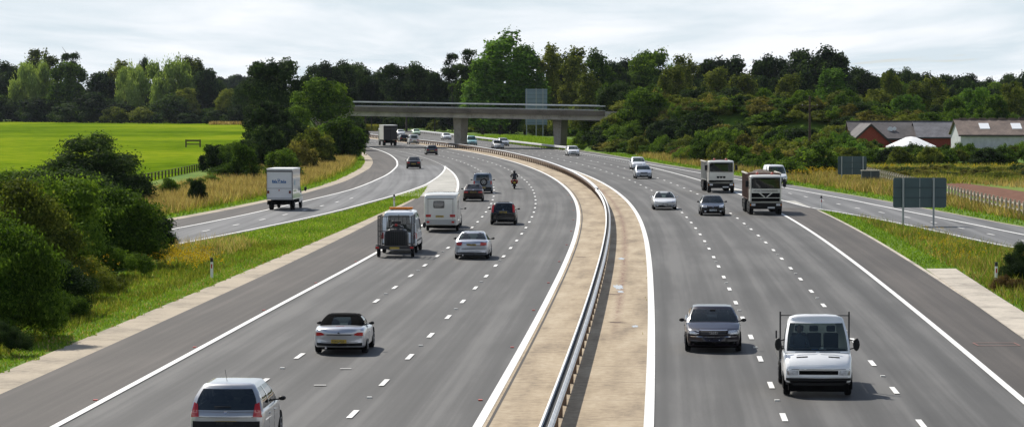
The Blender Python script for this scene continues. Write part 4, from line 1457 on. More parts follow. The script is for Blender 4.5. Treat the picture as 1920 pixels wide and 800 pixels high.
# hump of bramble right of the pole, and the farm hedge
for i in range(26):
    px = 1470 + 230 * (i + random.random()) / 26
    Y = random.uniform(392, 430)
    hh = 2.3 * math.exp(-((px - 1560) / 70) ** 2) + 1.1
    bush('scrub', random.choice(['mid', 'bright', 'mid', 'olive']), atY(px, Y), Y, hh * random.uniform(.85, 1.1), random.uniform(4.5, 7), 'bramble mound in front of the red brick gable', 'bramble', 'bramble hump right of the pole', 'far')
for i in range(30):
    px = 1560 + 440 * (i + random.random()) / 30
    Y = random.uniform(378, 392)
    bush(random.choice(['bush', 'scrub']), random.choice(['mid', 'dark', 'mid', 'olive']), atY(px, Y), Y, random.uniform(2.1, 3.0), random.uniform(3.5, 6), 'hedge bush in front of the farm buildings', 'hedge_bush', 'hedge in front of the farm', 'far')
for i in range(44):
    px = 1630 + 350 * (i + random.random()) / 44
    Y = random.uniform(312, 345)
    bush('scrub', random.choice(['dark', 'olive', 'scrub']), atY(px, Y), Y, random.uniform(.8, 1.3), random.uniform(3, 5), 'low dark weeds between the farm hedge and the dirt track', 'weed_mound', 'low weeds before the farm hedge', 'far')
p = at(1915, 528)
bush('bush', 'dark', p.x, p.y, 1.9, 2.3, 'dark spiky bush at the right edge of the grass wedge', dense='near')
p = at(1900, 545)
bush('scrub', 'brown', p.x - .3, p.y, .8, 1.8, 'dry brown scrub below the dark bush at the right edge', name='dry_scrub', dense='near')

# ------------------------------------------------------------------ grass, weeds
GR = {
    'green': leaf_mat('blade_green', (.065, .13, .012), (.15, .26, .022), (.27, .38, .05), .48),
    'dry': leaf_mat('blade_dry', (.17, .11, .045), (.38, .28, .12), (.58, .46, .25), .48),
    'mixed': leaf_mat('blade_mixed', (.08, .11, .018), (.21, .23, .035), (.42, .36, .09), .48),
    'yellow': leaf_mat('ragwort_yellow', (.35, .22, .01), (.60, .40, .015), (.75, .52, .03), .2),
}
def blades(name, fn, n, bbox, hmin, hmax, wd, m, label, cat, seed, lean=.35, clump=0.0):
    rs = np.random.RandomState(seed)
    x0, x1, y0, y1 = bbox
    X = rs.uniform(x0, x1, n * 3)
    Y = rs.uniform(y0, y1, n * 3)
    if clump:
        cc = np.sin(X * 1.7 + np.sin(Y * .7) * 2) * np.sin(Y * .55 + X * .3) + rs.normal(0, .5, n * 3)
        k_ = cc > clump - 1
        X, Y = X[k_], Y[k_]
    keep = np.array([fn(a, b) for a, b in zip(X, Y)])
    X, Y = X[keep][:n], Y[keep][:n]
    n = len(X)
    Z = np.array([H(a, b) if b > 380 else 0.0 for a, b in zip(X, Y)])
    h = rs.uniform(hmin, hmax, n)
    a = rs.uniform(0, 2 * np.pi, n)
    w_ = wd * rs.uniform(.6, 1.4, n)
    lx, ly = rs.normal(0, lean, n) * h, rs.normal(0, lean, n) * h
    P0 = np.stack([X - w_ * np.cos(a), Y - w_ * np.sin(a), Z], 1)
    P1 = np.stack([X + w_ * np.cos(a), Y + w_ * np.sin(a), Z], 1)
    P2 = np.stack([X + lx, Y + ly, Z + h], 1)
    V = np.stack([P0, P1, P2], 1).reshape(-1, 3)
    patch = .12 * np.sin(X * .9 + 1) * np.sin(Y * .35)
    me = np_mesh(name, V, 3, m, np.clip(rs.normal(.5, .17, n) + patch, 0, 1))
    o = bpy.data.objects.new(name, me)
    link(o)
    return tag(o, label, cat, kind='stuff')
lv = lambda X, Y: X < HOc(Y) + .12 * math.sin(Y * 1.3) + .1 * math.sin(Y * 3.1) and X > HOc(Y) - 6 and X > SRc(Y) + .5
blades('verge_grass', lv, 60000, (-24, -11, 76, 180), .04, .13, .022, GR['green'], 'short green grass along the near left concrete edge', 'grass', 1)
lv2 = lambda X, Y: X < (HOc(Y) if Y < 255 else lineL1(Y) - 3) and X > SRc(Y) + .5
blades('island_grass', lv2, 42000, (-24, -8, 160, 300), .05, .16, .035, GR['green'], 'bright mown grass island between the motorway and the left slip road', 'grass', 2)
rv = lambda X, Y: RHc(Y) + .25 < X < RIc(Y) - .35
def not_pad(X, Y):
    return not (97 < Y < 150.8 and X < RHc(Y) + 1.15 + .012 * (Y - 97))
rv2 = lambda X, Y: rv(X, Y) and not_pad(X, Y)
blades('wedge_grass', rv2, 50000, (17, 42, 78, 234), .06, .18, .03, GR['green'], 'green grass filling the wedge right of the motorway', 'grass', 3)
rv3 = lambda X, Y: RHc(Y) + 1.6 < X < RIc(Y) - .8 and not_pad(X, Y)
blades('wedge_weeds', rv3, 26000, (17, 42, 78, 222), .2, .65, .02, GR['mixed'], 'taller straw-tinged weeds in the middle of the right grass wedge', 'weeds', 4, clump=.9)
sv = lambda X, Y: ROc(Y) + .4 < X < ROc(Y) + 3.2
blades('wedge_straw', rv3, 12000, (17, 42, 78, 222), .15, .5, .022, GR['dry'], 'straw patches among the green of the right grass wedge', 'dry grass', 31, clump=.35)
blades('verge_straw', lv, 9000, (-24, -11, 76, 180), .04, .16, .022, GR['dry'], 'scattered dead straw in the near left verge', 'dry grass', 32, clump=.3)
blades('island_straw', lv2, 7000, (-24, -8, 160, 300), .04, .14, .03, GR['dry'], 'scattered dead straw on the left grass island', 'dry grass', 33, clump=.3)
blades('slip_mixed_grass', lambda X, Y: SOc(Y) - 14 < X < SOc(Y) - 2.2 and X > -37.2, 26000, (-40, -15, 195, 420), .3, .85, .045, GR['mixed'], 'green-tinged tall grass mixed with the straw beside the left slip road', 'grass', 34, clump=.5)
blades('far_verge_grass', sv, 42000, (8, 60, 170, 470), .08, .3, .05, GR['green'], 'green grass strip along the outer edge of the right slip road', 'grass', 5)
dv = lambda X, Y: ROc(Y) + 2.4 < X < min(ROc(Y) + 20, 37.5 if Y < 400 else 99)
blades('dry_grass', dv, 60000, (10, 60, 190, 440), .3, 1.0, .045, GR['dry'], 'tall straw-coloured grass between the right slip road and the pale fence', 'dry grass', 6, clump=.4)
dv2 = lambda X, Y: dv(X, Y) or (X > 39 and 300 < Y < 372)
blades('mixed_grass', dv2, 60000, (10, 85, 190, 440), .3, .9, .045, GR['mixed'], 'mixed green and straw grass around the right fence', 'grass', 7, clump=.7)
def on_track(X, Y):
    px, py = 960 + F * X / Y, HY + F * CH / Y
    return px > 1768 and 342 + (px - 1768) * .07 < py < 364 + (px - 1768) * .19
dv3 = lambda X, Y: X > 39 + (Y - 250) * .02 and not on_track(X, Y)
blades('meadow_grass', dv3, 34000, (38, 80, 190, 372), .2, .7, .05, GR['dry'], 'dry meadow grass around the dirt track on the right', 'dry grass', 8, clump=.6)
ld = lambda X, Y: SOc(Y) - 14 < X < SOc(Y) - 2.6 and X > -37.2
blades('dry_grass', ld, 60000, (-40, -15, 195, 420), .35, 1.05, .045, GR['dry'], 'tall straw-coloured grass between the left slip road and the field fence', 'dry grass', 9, clump=.3)
lg = lambda X, Y: SOc(Y) - 3.4 < X < SOc(Y) - 1.1
blades('slip_verge_grass', lg, 30000, (-36, -15, 190, 520), .08, .3, .045, GR['green'], 'narrow green grass strip along the outer edge of the left slip road', 'grass', 10)
lb = lambda X, Y: HOc(Y) - 5.5 < X < HOc(Y) - 1.2
blades('bank_weeds', lb, 22000, (-24, -12, 76, 175), .12, .38, .022, GR['mixed'], 'rough weeds at the foot of the near left thicket', 'weeds', 11, clump=.8)
ry = lambda X, Y: (X + 17.6 + (Y - 165) * -.03) ** 2 / 6.5 + (Y - 168) ** 2 / 190 < 1
blades('dry_grass', ry, 1500, (-22, -13, 148, 186), .2, .7, .02, GR['dry'], 'dry reddish grass among the yellow flowers on the left verge', 'dry grass', 12)
blades('field_edge_grass', lambda X, Y: X < -60 and Y > 980, 14000, (-100, -60, 980, 1010), .3, 1.3, .2, GR['dry'], 'pale dry grass at the far right corner of the field', 'dry grass', 13)
blades('median_weeds', lambda X, Y: lineM1(Y) - .32 < X < lineM1(Y) - .16 and math.sin(Y * .9) + math.sin(Y * .37) > .7, 5000, (3, 11, 100, 360), .03, .14, .03, GR['mixed'], 'thin weeds growing in the joint beside the right white edge line', 'weeds', 14)
blades('far_bank_grass', lambda X, Y: FRc(Y) + .6 < X < FRc(Y) + 14, 24000, (-15, 30, 500, 660), .3, .9, .12, GR['green'], 'bright grass bank behind the far barrier, seen under the bridge', 'grass', 15)
blades('far_bank_weeds', lambda X, Y: True, 9000, (-48, -34, 790, 850), .4, 1.6, .15, GR['mixed'], 'yellow-green weeds at the far bend of the motorway', 'weeds', 16)

def flowers(name, spots, label, seed, size=.035, n=60, hh=(.6, 1.0), spread=(1.2, 2.0)):
    rs = np.random.RandomState(seed)
    V, T = [], []
    for (X, Y) in spots:
        for i in range(n):
            x, y = X + rs.normal(0, spread[0] * .5), Y + rs.normal(0, spread[1] * .5)
            z = H(x, y) + rs.uniform(*hh)
            for j in range(4):
                c = np.array([x, y, z]) + rs.normal(0, size * 1.3, 3)
                a = rs.uniform(0, 6.28)
                u = np.array([math.cos(a), math.sin(a), rs.normal(0, .4)]) * size
                v = np.array([-math.sin(a) * .6, math.cos(a) * .6, rs.normal(.6, .3)]) * size
                V += [c - u, c - v, c + u, c + v]
                T.append(rs.uniform(.2, .9))
    me = np_mesh(name, np.array(V), 4, GR['yellow'], T)
    o = bpy.data.objects.new(name, me)
    link(o)
    tag(o, label, 'flowers', kind='stuff')
flowers('ragwort_flowers', [at(px, py)[:2] for px, py in ((322, 505), (345, 508), (365, 512), (382, 510), (335, 495), (355, 492), (310, 498), (372, 498))], 'yellow ragwort flowers beside the marker post on the left verge', 21, n=38, size=.045, hh=(.45, .95), spread=(1.0, 3.0))
flowers('ragwort_flowers', [at(px, py)[:2] for px, py in ((1730, 455), (1760, 465), (1790, 470), (1820, 485), (1745, 440), (1800, 495), (1770, 485))], 'sparse yellow flowers in the right grass wedge', 22, n=26, size=.03, hh=(.25, .6))
flowers('ragwort_flowers', [at(px, py)[:2] for px, py in ((1480, 322), (1500, 320), (1520, 325), (1545, 330), (1490, 330), (1510, 335), (1470, 318))], 'yellow ragwort around the foot of the utility pole', 23, n=70, size=.06, spread=(2, 4))
flowers('ragwort_flowers', [(atY(px, 350), 350) for px in (1630, 1650, 1700, 1790, 1830, 1870, 1910)], 'yellow flowers in the rough grass before the farm hedge', 24, n=16, size=.06, spread=(2.5, 4))
flowers('ragwort_flowers', [at(px, py)[:2] for px, py in ((145, 575), (160, 560), (175, 550))], 'few yellow flowers on the low shrubs of the near left bank', 25, n=20, size=.025, hh=(1.2, 1.7))

# ------------------------------------------------------------------ vehicles
def paint(name, c, metal=.0, rough=.32):
    d_ = max(c) < .04
    return mat('paint_' + name, tuple(x * .45 for x in c) if d_ else c, rough, metal * (.3 if d_ else 1), coat=.5 if d_ else .9, noise=.06, nscale=2, spec=.3 if d_ else .5)
TYRE = mat('tyre_rubber', (.009, .009, .010), .9, spec=.2)
RIM = mat('alloy_rim', (.45, .46, .47), .35, .7)
STEELR = mat('steel_rim', (.20, .20, .20), .5, .5)
DARKP = mat('dark_trim', (.008, .008, .009), .6, spec=.25)
UNDER = mat('underbody_black', (.003, .003, .003), .95, spec=.1)
SEATM = mat('seat_cloth', (.035, .036, .04), .9)
CHROME = mat('chrome_trim', (.6, .6, .62), .2, .9)
REDL = mat('red_lamp_lens', (.42, .012, .012), .18, coat=.6)
ORANGEL = mat('amber_lamp_lens', (.75, .22, .01), .25, coat=.5)
CLEARL = mat('headlamp_lens', (.80, .82, .85), .12, .2, coat=1.0, noise=.45, nscale=14)
PLATEY = mat('rear_plate_yellow', (.42, .29, .035), .5)
PLATEW = mat('front_plate_white', (.62, .62, .60), .5)
INK = mat('plate_characters', (.03, .03, .03), .6)
def glass_mat(name, tint, mixf):
    k = NT(name)
    k.b.inputs['Base Color'].default_value = (*tint, 1)
    k.b.inputs['Roughness'].default_value = .03
    k.b.inputs['Specular IOR Level'].default_value = 1.0
    k.b.inputs['Coat Weight'].default_value = .45 if mixf < .5 else .0
    k.b.inputs['Coat Roughness'].default_value = .02
    k.b.inputs['Coat IOR'].default_value = 1.7
    tr = k.n('ShaderNodeBsdfTransparent')
    tr.inputs['Color'].default_value = (.62, .72, .70, 1)
    lw = k.n('ShaderNodeLayerWeight')
    lw.inputs['Blend'].default_value = .35
    ms = k.n('ShaderNodeMixShader')
    f = k.math('ADD', k.math('MULTIPLY', lw.outputs['Fresnel'], .9), mixf, True)
    k.link(f, ms.inputs[0])
    k.link(tr.outputs[0], ms.inputs[1])
    k.link(k.b.outputs[0], ms.inputs[2])
    k.link(ms.outputs[0], k.t.nodes['Material Output'].inputs['Surface'])
    return k.m
GLASS = glass_mat('car_glass', (.018, .028, .030), .35)
GLASSD = glass_mat('privacy_glass', (.010, .014, .015), .8)

def rr_ring(w, z0, z1, rb, rt, crown, bulge):
    """right half of a cross-section, bottom centre to top centre"""
    h = z1 - z0
    rb, rt = min(rb, h * .45, w * .6), min(rt, h * .45, w * .6)
    p = [(0, z0), (w - rb, z0)]
    for a in (30, 60, 90):
        p.append((w - rb + rb * math.sin(R(a)), z0 + rb - rb * math.cos(R(a))))
    p.append((w + bulge, z0 + h * .45))
    p.append((w + bulge * .8, z0 + h * .62))
    for a in (0, 30, 60, 90):
        p.append((w - rt + rt * math.cos(R(a)), z1 - rt + rt * math.sin(R(a))))
    p.append((w * .5, z1 + crown * .75))
    p.append((0, z1 + crown))
    return p
def loft(st, L_, rb=.12, rt=.10, crown=.03, bulge=.03, bow=.12, n=34, bowf=None):
    """st: (y, halfwidth, z0, z1), rear to front"""
    ys_ = [s[0] for s in st]
    fw, f0, f1 = pchip([(s[0], s[1]) for s in st]), pchip([(s[0], s[2]) for s in st]), pchip([(s[0], s[3]) for s in st])
    samp = sorted(set([round(ys_[0] + (ys_[-1] - ys_[0]) * i / n, 3) for i in range(n + 1)] + [round(y, 3) for y in ys_]))
    rings = []
    def mk(y, w, z0, z1):
        half = rr_ring(w, z0, z1, rb, rt, crown, bulge)
        pts = [(x, z) for x, z in half] + [(-x, z) for x, z in half[-2:0:-1]]
        e = (abs(y) / (L_ / 2)) ** 5
        s = 1 if y > 0 else -1
        bw = (bowf if (bowf is not None and y > 0) else bow)
        return [(x, y - s * e * bw * (x / max(w, .01)) ** 2, z) for x, z in pts]
    def inset(y, w, z0, z1, q, dy):
        return mk(y + dy, w - q, z0 + q * .8, z1 - q * .8)
    a, b = samp[0], samp[-1]
    rings.append(inset(a, fw(a), f0(a), f1(a), .07, -.03))
    rings.append(inset(a, fw(a), f0(a), f1(a), .025, -.018))
    for y in samp:
        rings.append(mk(y, fw(y), f0(y), f1(y)))
    rings.append(inset(b, fw(b), f0(b), f1(b), .025, .018))
    rings.append(inset(b, fw(b), f0(b), f1(b), .07, .03))
    m = len(rings[0])
    mb = MB()
    mb.v = [p for r in rings for p in r]
    for j in range(len(rings) - 1):
        for i in range(m):
            mb.f.append((j * m + i, j * m + (i + 1) % m, (j + 1) * m + (i + 1) % m, (j + 1) * m + i))
    mb.f.append(tuple(range(m))[::-1])
    mb.f.append(tuple(range((len(rings) - 1) * m, len(rings) * m)))
    return mb

class Veh:
    def __init__(s, name, label, cat, group=None):
        s.r = empty(name, (0, 0, 0), 0, label, cat, group)
        s.bv, s.bf = [], []
        s.tree = None
    def solid(s, mb, name, m, smooth=True, bevel=0, project=True):
        o = mb.build(name, m, s.r, smooth=smooth, bevel=bevel)
        if project:
            n = len(s.bv)
            s.bv += [Vector(v) for v in mb.v]
            s.bf += [tuple(i + n for i in f) for f in mb.f]
            s.tree = None
        return o
    def hit(s, axis, a, b):
        if s.tree is None:
            s.tree = BVHTree.FromPolygons(s.bv, s.bf)
        if axis == 'r': org, d = Vector((a, -20, b)), Vector((0, 1, 0))
        elif axis == 'f': org, d = Vector((a, 20, b)), Vector((0, -1, 0))
        elif axis == 'L': org, d = Vector((-20, a, b)), Vector((1, 0, 0))
        elif axis == 'R': org, d = Vector((20, a, b)), Vector((-1, 0, 0))
        else: org, d = Vector((a, b, 20)), Vector((0, 0, -1))
        h = s.tree.ray_cast(org, d)
        return (h[0], d) if h[0] is not None else (None, d)
    def panel(s, name, axis, quad, m, offv=.008, th=.03, n=(6, 4), parent=None, smooth=True, rnd=0.0):
        """quad: 4 corners in the (a, b) plane of the axis; laid on the body surface"""
        nx, ny = n
        c = [Vector((p[0], p[1])) for p in quad]
        G = []
        last = None
        for j in range(ny + 1):
            for i in range(nx + 1):
                u, v = i / nx, j / ny
                if rnd:
                    # pull corners in for a rounded outline
                    cu, cv = 2 * u - 1, 2 * v - 1
                    u = .5 + .5 * cu * (1 - rnd * cv * cv * .5) if abs(cv) > .99 or True else u
                    v = .5 + .5 * cv * (1 - rnd * cu * cu * .5)
                p = c[0] * (1 - u) * (1 - v) + c[1] * u * (1 - v) + c[2] * u * v + c[3] * (1 - u) * v
                h, d = s.hit(axis, p.x, p.y)
                if h is None:
                    G.append((None, p, d))
                else:
                    G.append((h - d * offv, p, d))
        good = [g[0] for g in G if g[0] is not None]
        if not good:
            return None
        vs = []
        for g, p, d in G:
            if g is None:
                if axis in 'rf': q = min(good, key=lambda t: (t.x - p.x) ** 2 + (t.z - p.y) ** 2); g = Vector((p.x, q.y, p.y))
                elif axis in 'LR': q = min(good, key=lambda t: (t.y - p.x) ** 2 + (t.z - p.y) ** 2); g = Vector((q.x, p.x, p.y))
                else: q = min(good, key=lambda t: (t.x - p.x) ** 2 + (t.y - p.y) ** 2); g = Vector((p.x, p.y, q.z))
            vs.append(g)
        d = G[0][2]
        mb = MB()
        mb.v = [tuple(v) for v in vs] + [tuple(v + d * th) for v in vs]
        N_ = (nx + 1) * (ny + 1)
        for j in range(ny):
            for i in range(nx):
                q = (j * (nx + 1) + i, j * (nx + 1) + i + 1, (j + 1) * (nx + 1) + i + 1, (j + 1) * (nx + 1) + i)
                mb.f.append(q)
                mb.f.append(tuple(N_ + t for t in q[::-1]))
        def wall(a, b):
            mb.f.append((a, b, b + N_, a + N_))
        for i in range(nx):
            wall(i, i + 1)
            wall(ny * (nx + 1) + i, ny * (nx + 1) + i + 1)
        for j in range(ny):
            wall(j * (nx + 1), (j + 1) * (nx + 1))
            wall(j * (nx + 1) + nx, (j + 1) * (nx + 1) + nx)
        return mb.build(name, m, parent or s.r, smooth=smooth)
    def rect(s, name, axis, a0, a1, b0, b1, m, **k):
        return s.panel(name, axis, [(a0, b0), (a1, b0), (a1, b1), (a0, b1)], m, **k)
    def box(s, name, m, *d, bevel=.02, parent=None, project=False):
        mb = MB().box(*d)
        o = mb.build(name, m, parent or s.r, bevel=bevel)
        if project:
            n = len(s.bv)
            s.bv += [Vector(v) for v in mb.v]
            s.bf += [tuple(i + n for i in f) for f in mb.f]
            s.tree = None
        return o
    def plate(s, axis, cx, cz, w=.52, h=.115, two=False, seed=1):
        yellow = axis == 'r'
        p = s.rect('number_plate', axis, cx - w / 2, cx + w / 2, cz - h / 2, cz + h / 2, PLATEY if yellow else PLATEW, offv=.022, n=(3, 1), smooth=False)
        if p is None: return
        rn = random.Random(seed)
        x = cx - w / 2 + .04
        i = 0
        mb = MB()
        y = (min(v.co.y for v in p.data.vertices) - .002) if yellow else (max(v.co.y for v in p.data.vertices) + .002)
        while x < cx + w / 2 - .07:                   # unreadable characters
            ww = .038
            for z0, z1, x0, x1 in ((-.035, .035, 0, .009), (.026, .035, 0, ww), (-.005, .004, 0, ww) if rn.random() < .6 else (-.035, -.026, 0, ww), (-.035, .035, ww - .009, ww) if rn.random() < .6 else (0, .03, ww - .009, ww)):
                mb.add([(x + x0, y, cz + z0), (x + x1, y, cz + z0), (x + x1, y, cz + z1), (x + x0, y, cz + z1)], [(0, 1, 2, 3)])
            x += .056 if i != 3 else .085
            i += 1
        mb.build('characters', INK, p)
    def wheel(s, x, y, rad=.32, wd=.2, rim=RIM, spokes=5, double=False):
        sg = 1 if x > 0 else -1
        mb = MB()
        w2 = wd / 2
        mb.lathe([(-w2, rad * .62), (-w2 * .98, rad * .9), (-w2 * .8, rad * .985), (-w2 * .4, rad), (w2 * .4, rad), (w2 * .8, rad * .985), (w2 * .98, rad * .9), (w2, rad * .62)], 'x', 26)
        o = mb.build('wheel', TYRE, s.r, smooth=True, loc=(x, y, rad))
        mb = MB()
        e = sg * (w2 + .004)
        mb.lathe([(e - sg * .02, rad * .61), (e, rad * .60), (e, rad * .53), (e - sg * .03, rad * .52)], 'x', 26)
        mb.lathe([(e - sg * .03, rad * .13), (e + sg * .004, rad * .11)], 'x', 12)
        for i in range(spokes):
            a = 2 * math.pi * i / spokes
            ca, sa = math.cos(a), math.sin(a)
            h = .035 + rad * .03
            pts = []
            for (rr_, hw) in ((rad * .1, h), (rad * .55, h * .7)):
                for q in (-1, 1):
                    pts.append((rr_ * ca - q * hw * sa, rr_ * sa + q * hw * ca))
            P = [pts[0], pts[1], pts[3], pts[2]]
            mb.hexa([(e - sg * .03, a_, b_) for a_, b_ in P], [(e - sg * .004, a_, b_) for a_, b_ in P])
        mb.build('rim', rim, o, smooth=False)
        mb = MB(); mb.lathe([(e - sg * .06, rad * .52), (e - sg * .05, rad * .5)], 'x', 18); mb.build('brake_disc', UNDER, o)
        return o
    def arch(s, x, y, rad=.32, z0=.22):
        sg = 1 if x > 0 else -1
        mb = MB()
        R2 = rad * 1.16
        pts = []
        for i in range(15):
            a = math.pi * i / 14
            pts.append((y + R2 * math.cos(a), rad + R2 * math.sin(a)))
        pts += [(y - R2, z0), (y + R2, z0)]
        n = len(pts)
        mb.v = [(x - sg * .12, a, b) for a, b in pts] + [(x + sg * .004, a, b) for a, b in pts]
        mb.f = [tuple(range(n)), tuple(range(n, 2 * n))] + [(i, (i + 1) % n, n + (i + 1) % n, n + i) for i in range(n)]
        mb.build('wheel_arch', UNDER, s.r)
    def mirror(s, x, y, z, m, w=.19, h=.12, arm=.10, ht=None):
        sg = 1 if x > 0 else -1
        mb = MB()
        mb.lathe([(-.07, .02), (-.055, .7), (-.02, .95), (.03, 1.0), (.05, .9), (.055, .3)], 'y', 14)
        mb.v = [(a * w / 2 + x + sg * (arm + w / 2), b * 1.0 + y, c * h / 2 + z) for a, b, c in mb.v]
        o = mb.build('door_mirror', m, s.r, smooth=True)
        mb = MB(); mb.tube([(x - sg * .06, y, z - h * .4), (x + sg * (arm + .04), y, z - h * .2)], .02, 6); mb.build('mirror_arm', DARKP, o)
        return o
    def place(s, px, py, L_, sgn, heading, near_overhang=.8):
        """px,py: photo point between the two nearest tyres' contacts"""
        p = at(px, py)
        d = Vector((math.sin(heading), math.cos(heading), 0))       # away from the camera along the lane
        c = p + d * (L_ / 2 - near_overhang)
        s.r.location = (c.x, c.y, .03)
        s.r.rotation_euler = (0, 0, -heading + (0 if sgn > 0 else math.pi))

def head(Y, fn=None):
    fn = fn or M0
    return math.atan((fn(Y + 6) - fn(Y - 6)) / 12)

def cabin(v, spec, body_m, glass, roof_m=None, side=None):
    """spec: zb belt, zt roof edge, zr roof crown, yr0,yr1,yf1,yf0 (rear bottom/top, front top/bottom), w0,w1 half widths
    side: list of (fraction, is_window) cells from front to rear"""
    zb, zt, zr, yr0, yr1, yf1, yf0, w0, w1 = [spec[k_] for k_ in ('zb', 'zt', 'zr', 'yr0', 'yr1', 'yf1', 'yf0', 'w0', 'w1')]
    bowf, bowr = spec.get('bowf', .10), spec.get('bowr', .06)
    side = side or [(.03, 0), (.44, 1), (.06, 0), (.36, 1), (.11, 0)]
    vl = spec.get('vl', (0, .05, .28, .52, .75, .90, 1.0))
    vwin = spec.get('vwin', (1, 5))
    cw_ = spec.get('cw', .93)
    us = []                              # (plan param function, kind)
    nf = 8
    for i in range(nf + 1):
        us.append(('f', 1 - 2 * i / nf))
    acc = 0
    cells = ['wf'] * nf + ['pa']
    sidepts = []
    tot = sum(a for a, _ in side)
    for a, wn in side:
        nseg = max(1, round(a / tot * 8))
        for q in range(nseg):
            sidepts.append(acc / tot)
            cells.append('ws' if wn else 'ps')
            acc += a / nseg
    sidepts.append(1.0)
    for f_ in sidepts: us.append(('R', f_))
    cells.append('pc')
    for i in range(nf + 1): us.append(('r', 1 - 2 * i / nf))
    cells += ['wr'] * nf
    cells.append('pc')
    for f_ in sidepts[::-1]: us.append(('L', f_))
    cells_side = []
    for a, wn in side:
        cells_side += ['ws' if wn else 'ps'] * max(1, round(a / tot * 8))
    cells += cells_side[::-1]
    cells.append('pa')
    # order: front runs from +x to -x would twist, so go front(-x -> +x), right side front->rear, rear(+x -> -x), left side rear->front
    def pt(kd, f_, t):
        w_ = w0 + (w1 - w0) * t + spec.get('tumble', .03) * math.sin(math.pi * t)
        yf = yf0 + (yf1 - yf0) * t + spec.get('fb', .04) * math.sin(math.pi * t)
        yr = yr0 + (yr1 - yr0) * t - spec.get('rbulge', .03) * math.sin(math.pi * t)
        if kd == 'f':
            x = -f_ * w_ * cw_
            return (x, yf - bowf * (x / w_) ** 2, 0)
        if kd == 'r':
            x = f_ * w_ * cw_
            return (x, yr + bowr * (x / w_) ** 2, 0)
        a, b = yf - bowf - .05, yr + bowr + .04
        y = a + (b - a) * f_
        return ((w_ if kd == 'R' else -w_), y, 0)
    nu, nv = len(us), len(vl)
    V = []
    for t in vl:
        z = zb + (zt - zb) * t
        for kd, f_ in us:
            x, y, _ = pt(kd, f_, t)
            V.append((x, y, z))
    frame, gl = MB(), {'wf': MB(), 'wr': MB(), 'wsL': MB(), 'wsR': MB()}
    frame.v = list(V)
    for g in gl.values():
        g.v = [(x * .992, y * .996 + (yf0 + yr0) * .002, z) for x, y, z in V]
    solid_sides = spec.get('solid', '')
    for j in range(nv - 1):
        for i in range(nu):
            q = (j * nu + i, j * nu + (i + 1) % nu, (j + 1) * nu + (i + 1) % nu, (j + 1) * nu + i)
            kd = cells[i]
            win = kd[0] == 'w' and vwin[0] <= j < vwin[1]
            if win and kd == 'wf' and 'f' in solid_sides: win = False
            if win and kd == 'wr' and 'r' in solid_sides: win = False
            if win and kd == 'wr' and abs(us[i][1] - 1 / nf) > spec.get('rw', .8): win = False
            if win:
                key = kd if kd != 'ws' else ('wsR' if i < nu / 2 else 'wsL')
                gl[key].f.append(q)
            else:
                frame.f.append(q)
    # roof
    top0 = (nv - 1) * nu
    cy = (yf1 + yr1) / 2
    prev = [top0 + i for i in range(nu)]
    for sc, dz in ((.95, .45), (.72, .85), (.38, 1.0)):
        ring_ = []
        for i in range(nu):
            x, y, z = V[top0 + i]
            frame.v.append((x * sc, cy + (y - cy) * (sc + (1 - sc) * .25), zt + (zr - zt) * dz))
            ring_.append(len(frame.v) - 1)
        for i in range(nu):
            frame.f.append((prev[i], prev[(i + 1) % nu], ring_[(i + 1) % nu], ring_[i]))
        prev = ring_
    frame.f.append(tuple(prev))
    o = v.solid(frame, 'cabin_shell', roof_m or body_m)
    names = {'wf': 'windscreen', 'wr': 'rear_window', 'wsL': 'side_windows', 'wsR': 'side_windows'}
    for key, g in gl.items():
        if g.f:
            used = sorted({i for f_ in g.f for i in f_})
            mp = {a: b for b, a in enumerate(used)}
            g2 = MB()
            g2.v = [g.v[a] for a in used]
            g2.f = [tuple(mp[a] for a in f_) for f_ in g.f]
            v.solid(g2, names[key], glass)
    # dark cabin floor at belt height
    inn = MB()
    m_ = [pt(kd, f_, 0) for kd, f_ in us]
    inn.v = [(x * .97, y * .98, zb + .012) for x, y, _ in m_]
    inn.f = [tuple(range(len(m_)))]
    v.solid(inn, 'interior_trim', UNDER, project=False)
    return o

def seats(v, zb, ys_, w, headz=.26):
    for y in ys_:
        for x in (-w, w):
            mb = MB()
            mb.lathe([(zb - .15, .18), (zb + .08, .22), (zb + headz - .1, .20), (zb + headz - .02, .13), (zb + headz, .05)], 'z', 12)
            mb.v = [(a * 1.05 + x, b * .35 + y, c) for a, b, c in mb.v]
            o = mb.build('seat', SEATM, v.r, smooth=True)
            mb = MB()
            mb.lathe([(zb + headz + .02, .03), (zb + headz + .04, .11), (zb + headz + .15, .12), (zb + headz + .19, .06)], 'z', 12)
            mb.v = [(a * 1.15 + x, b * .45 + y, c) for a, b, c in mb.v]
            mb.build('headrest', SEATM, o, smooth=True)

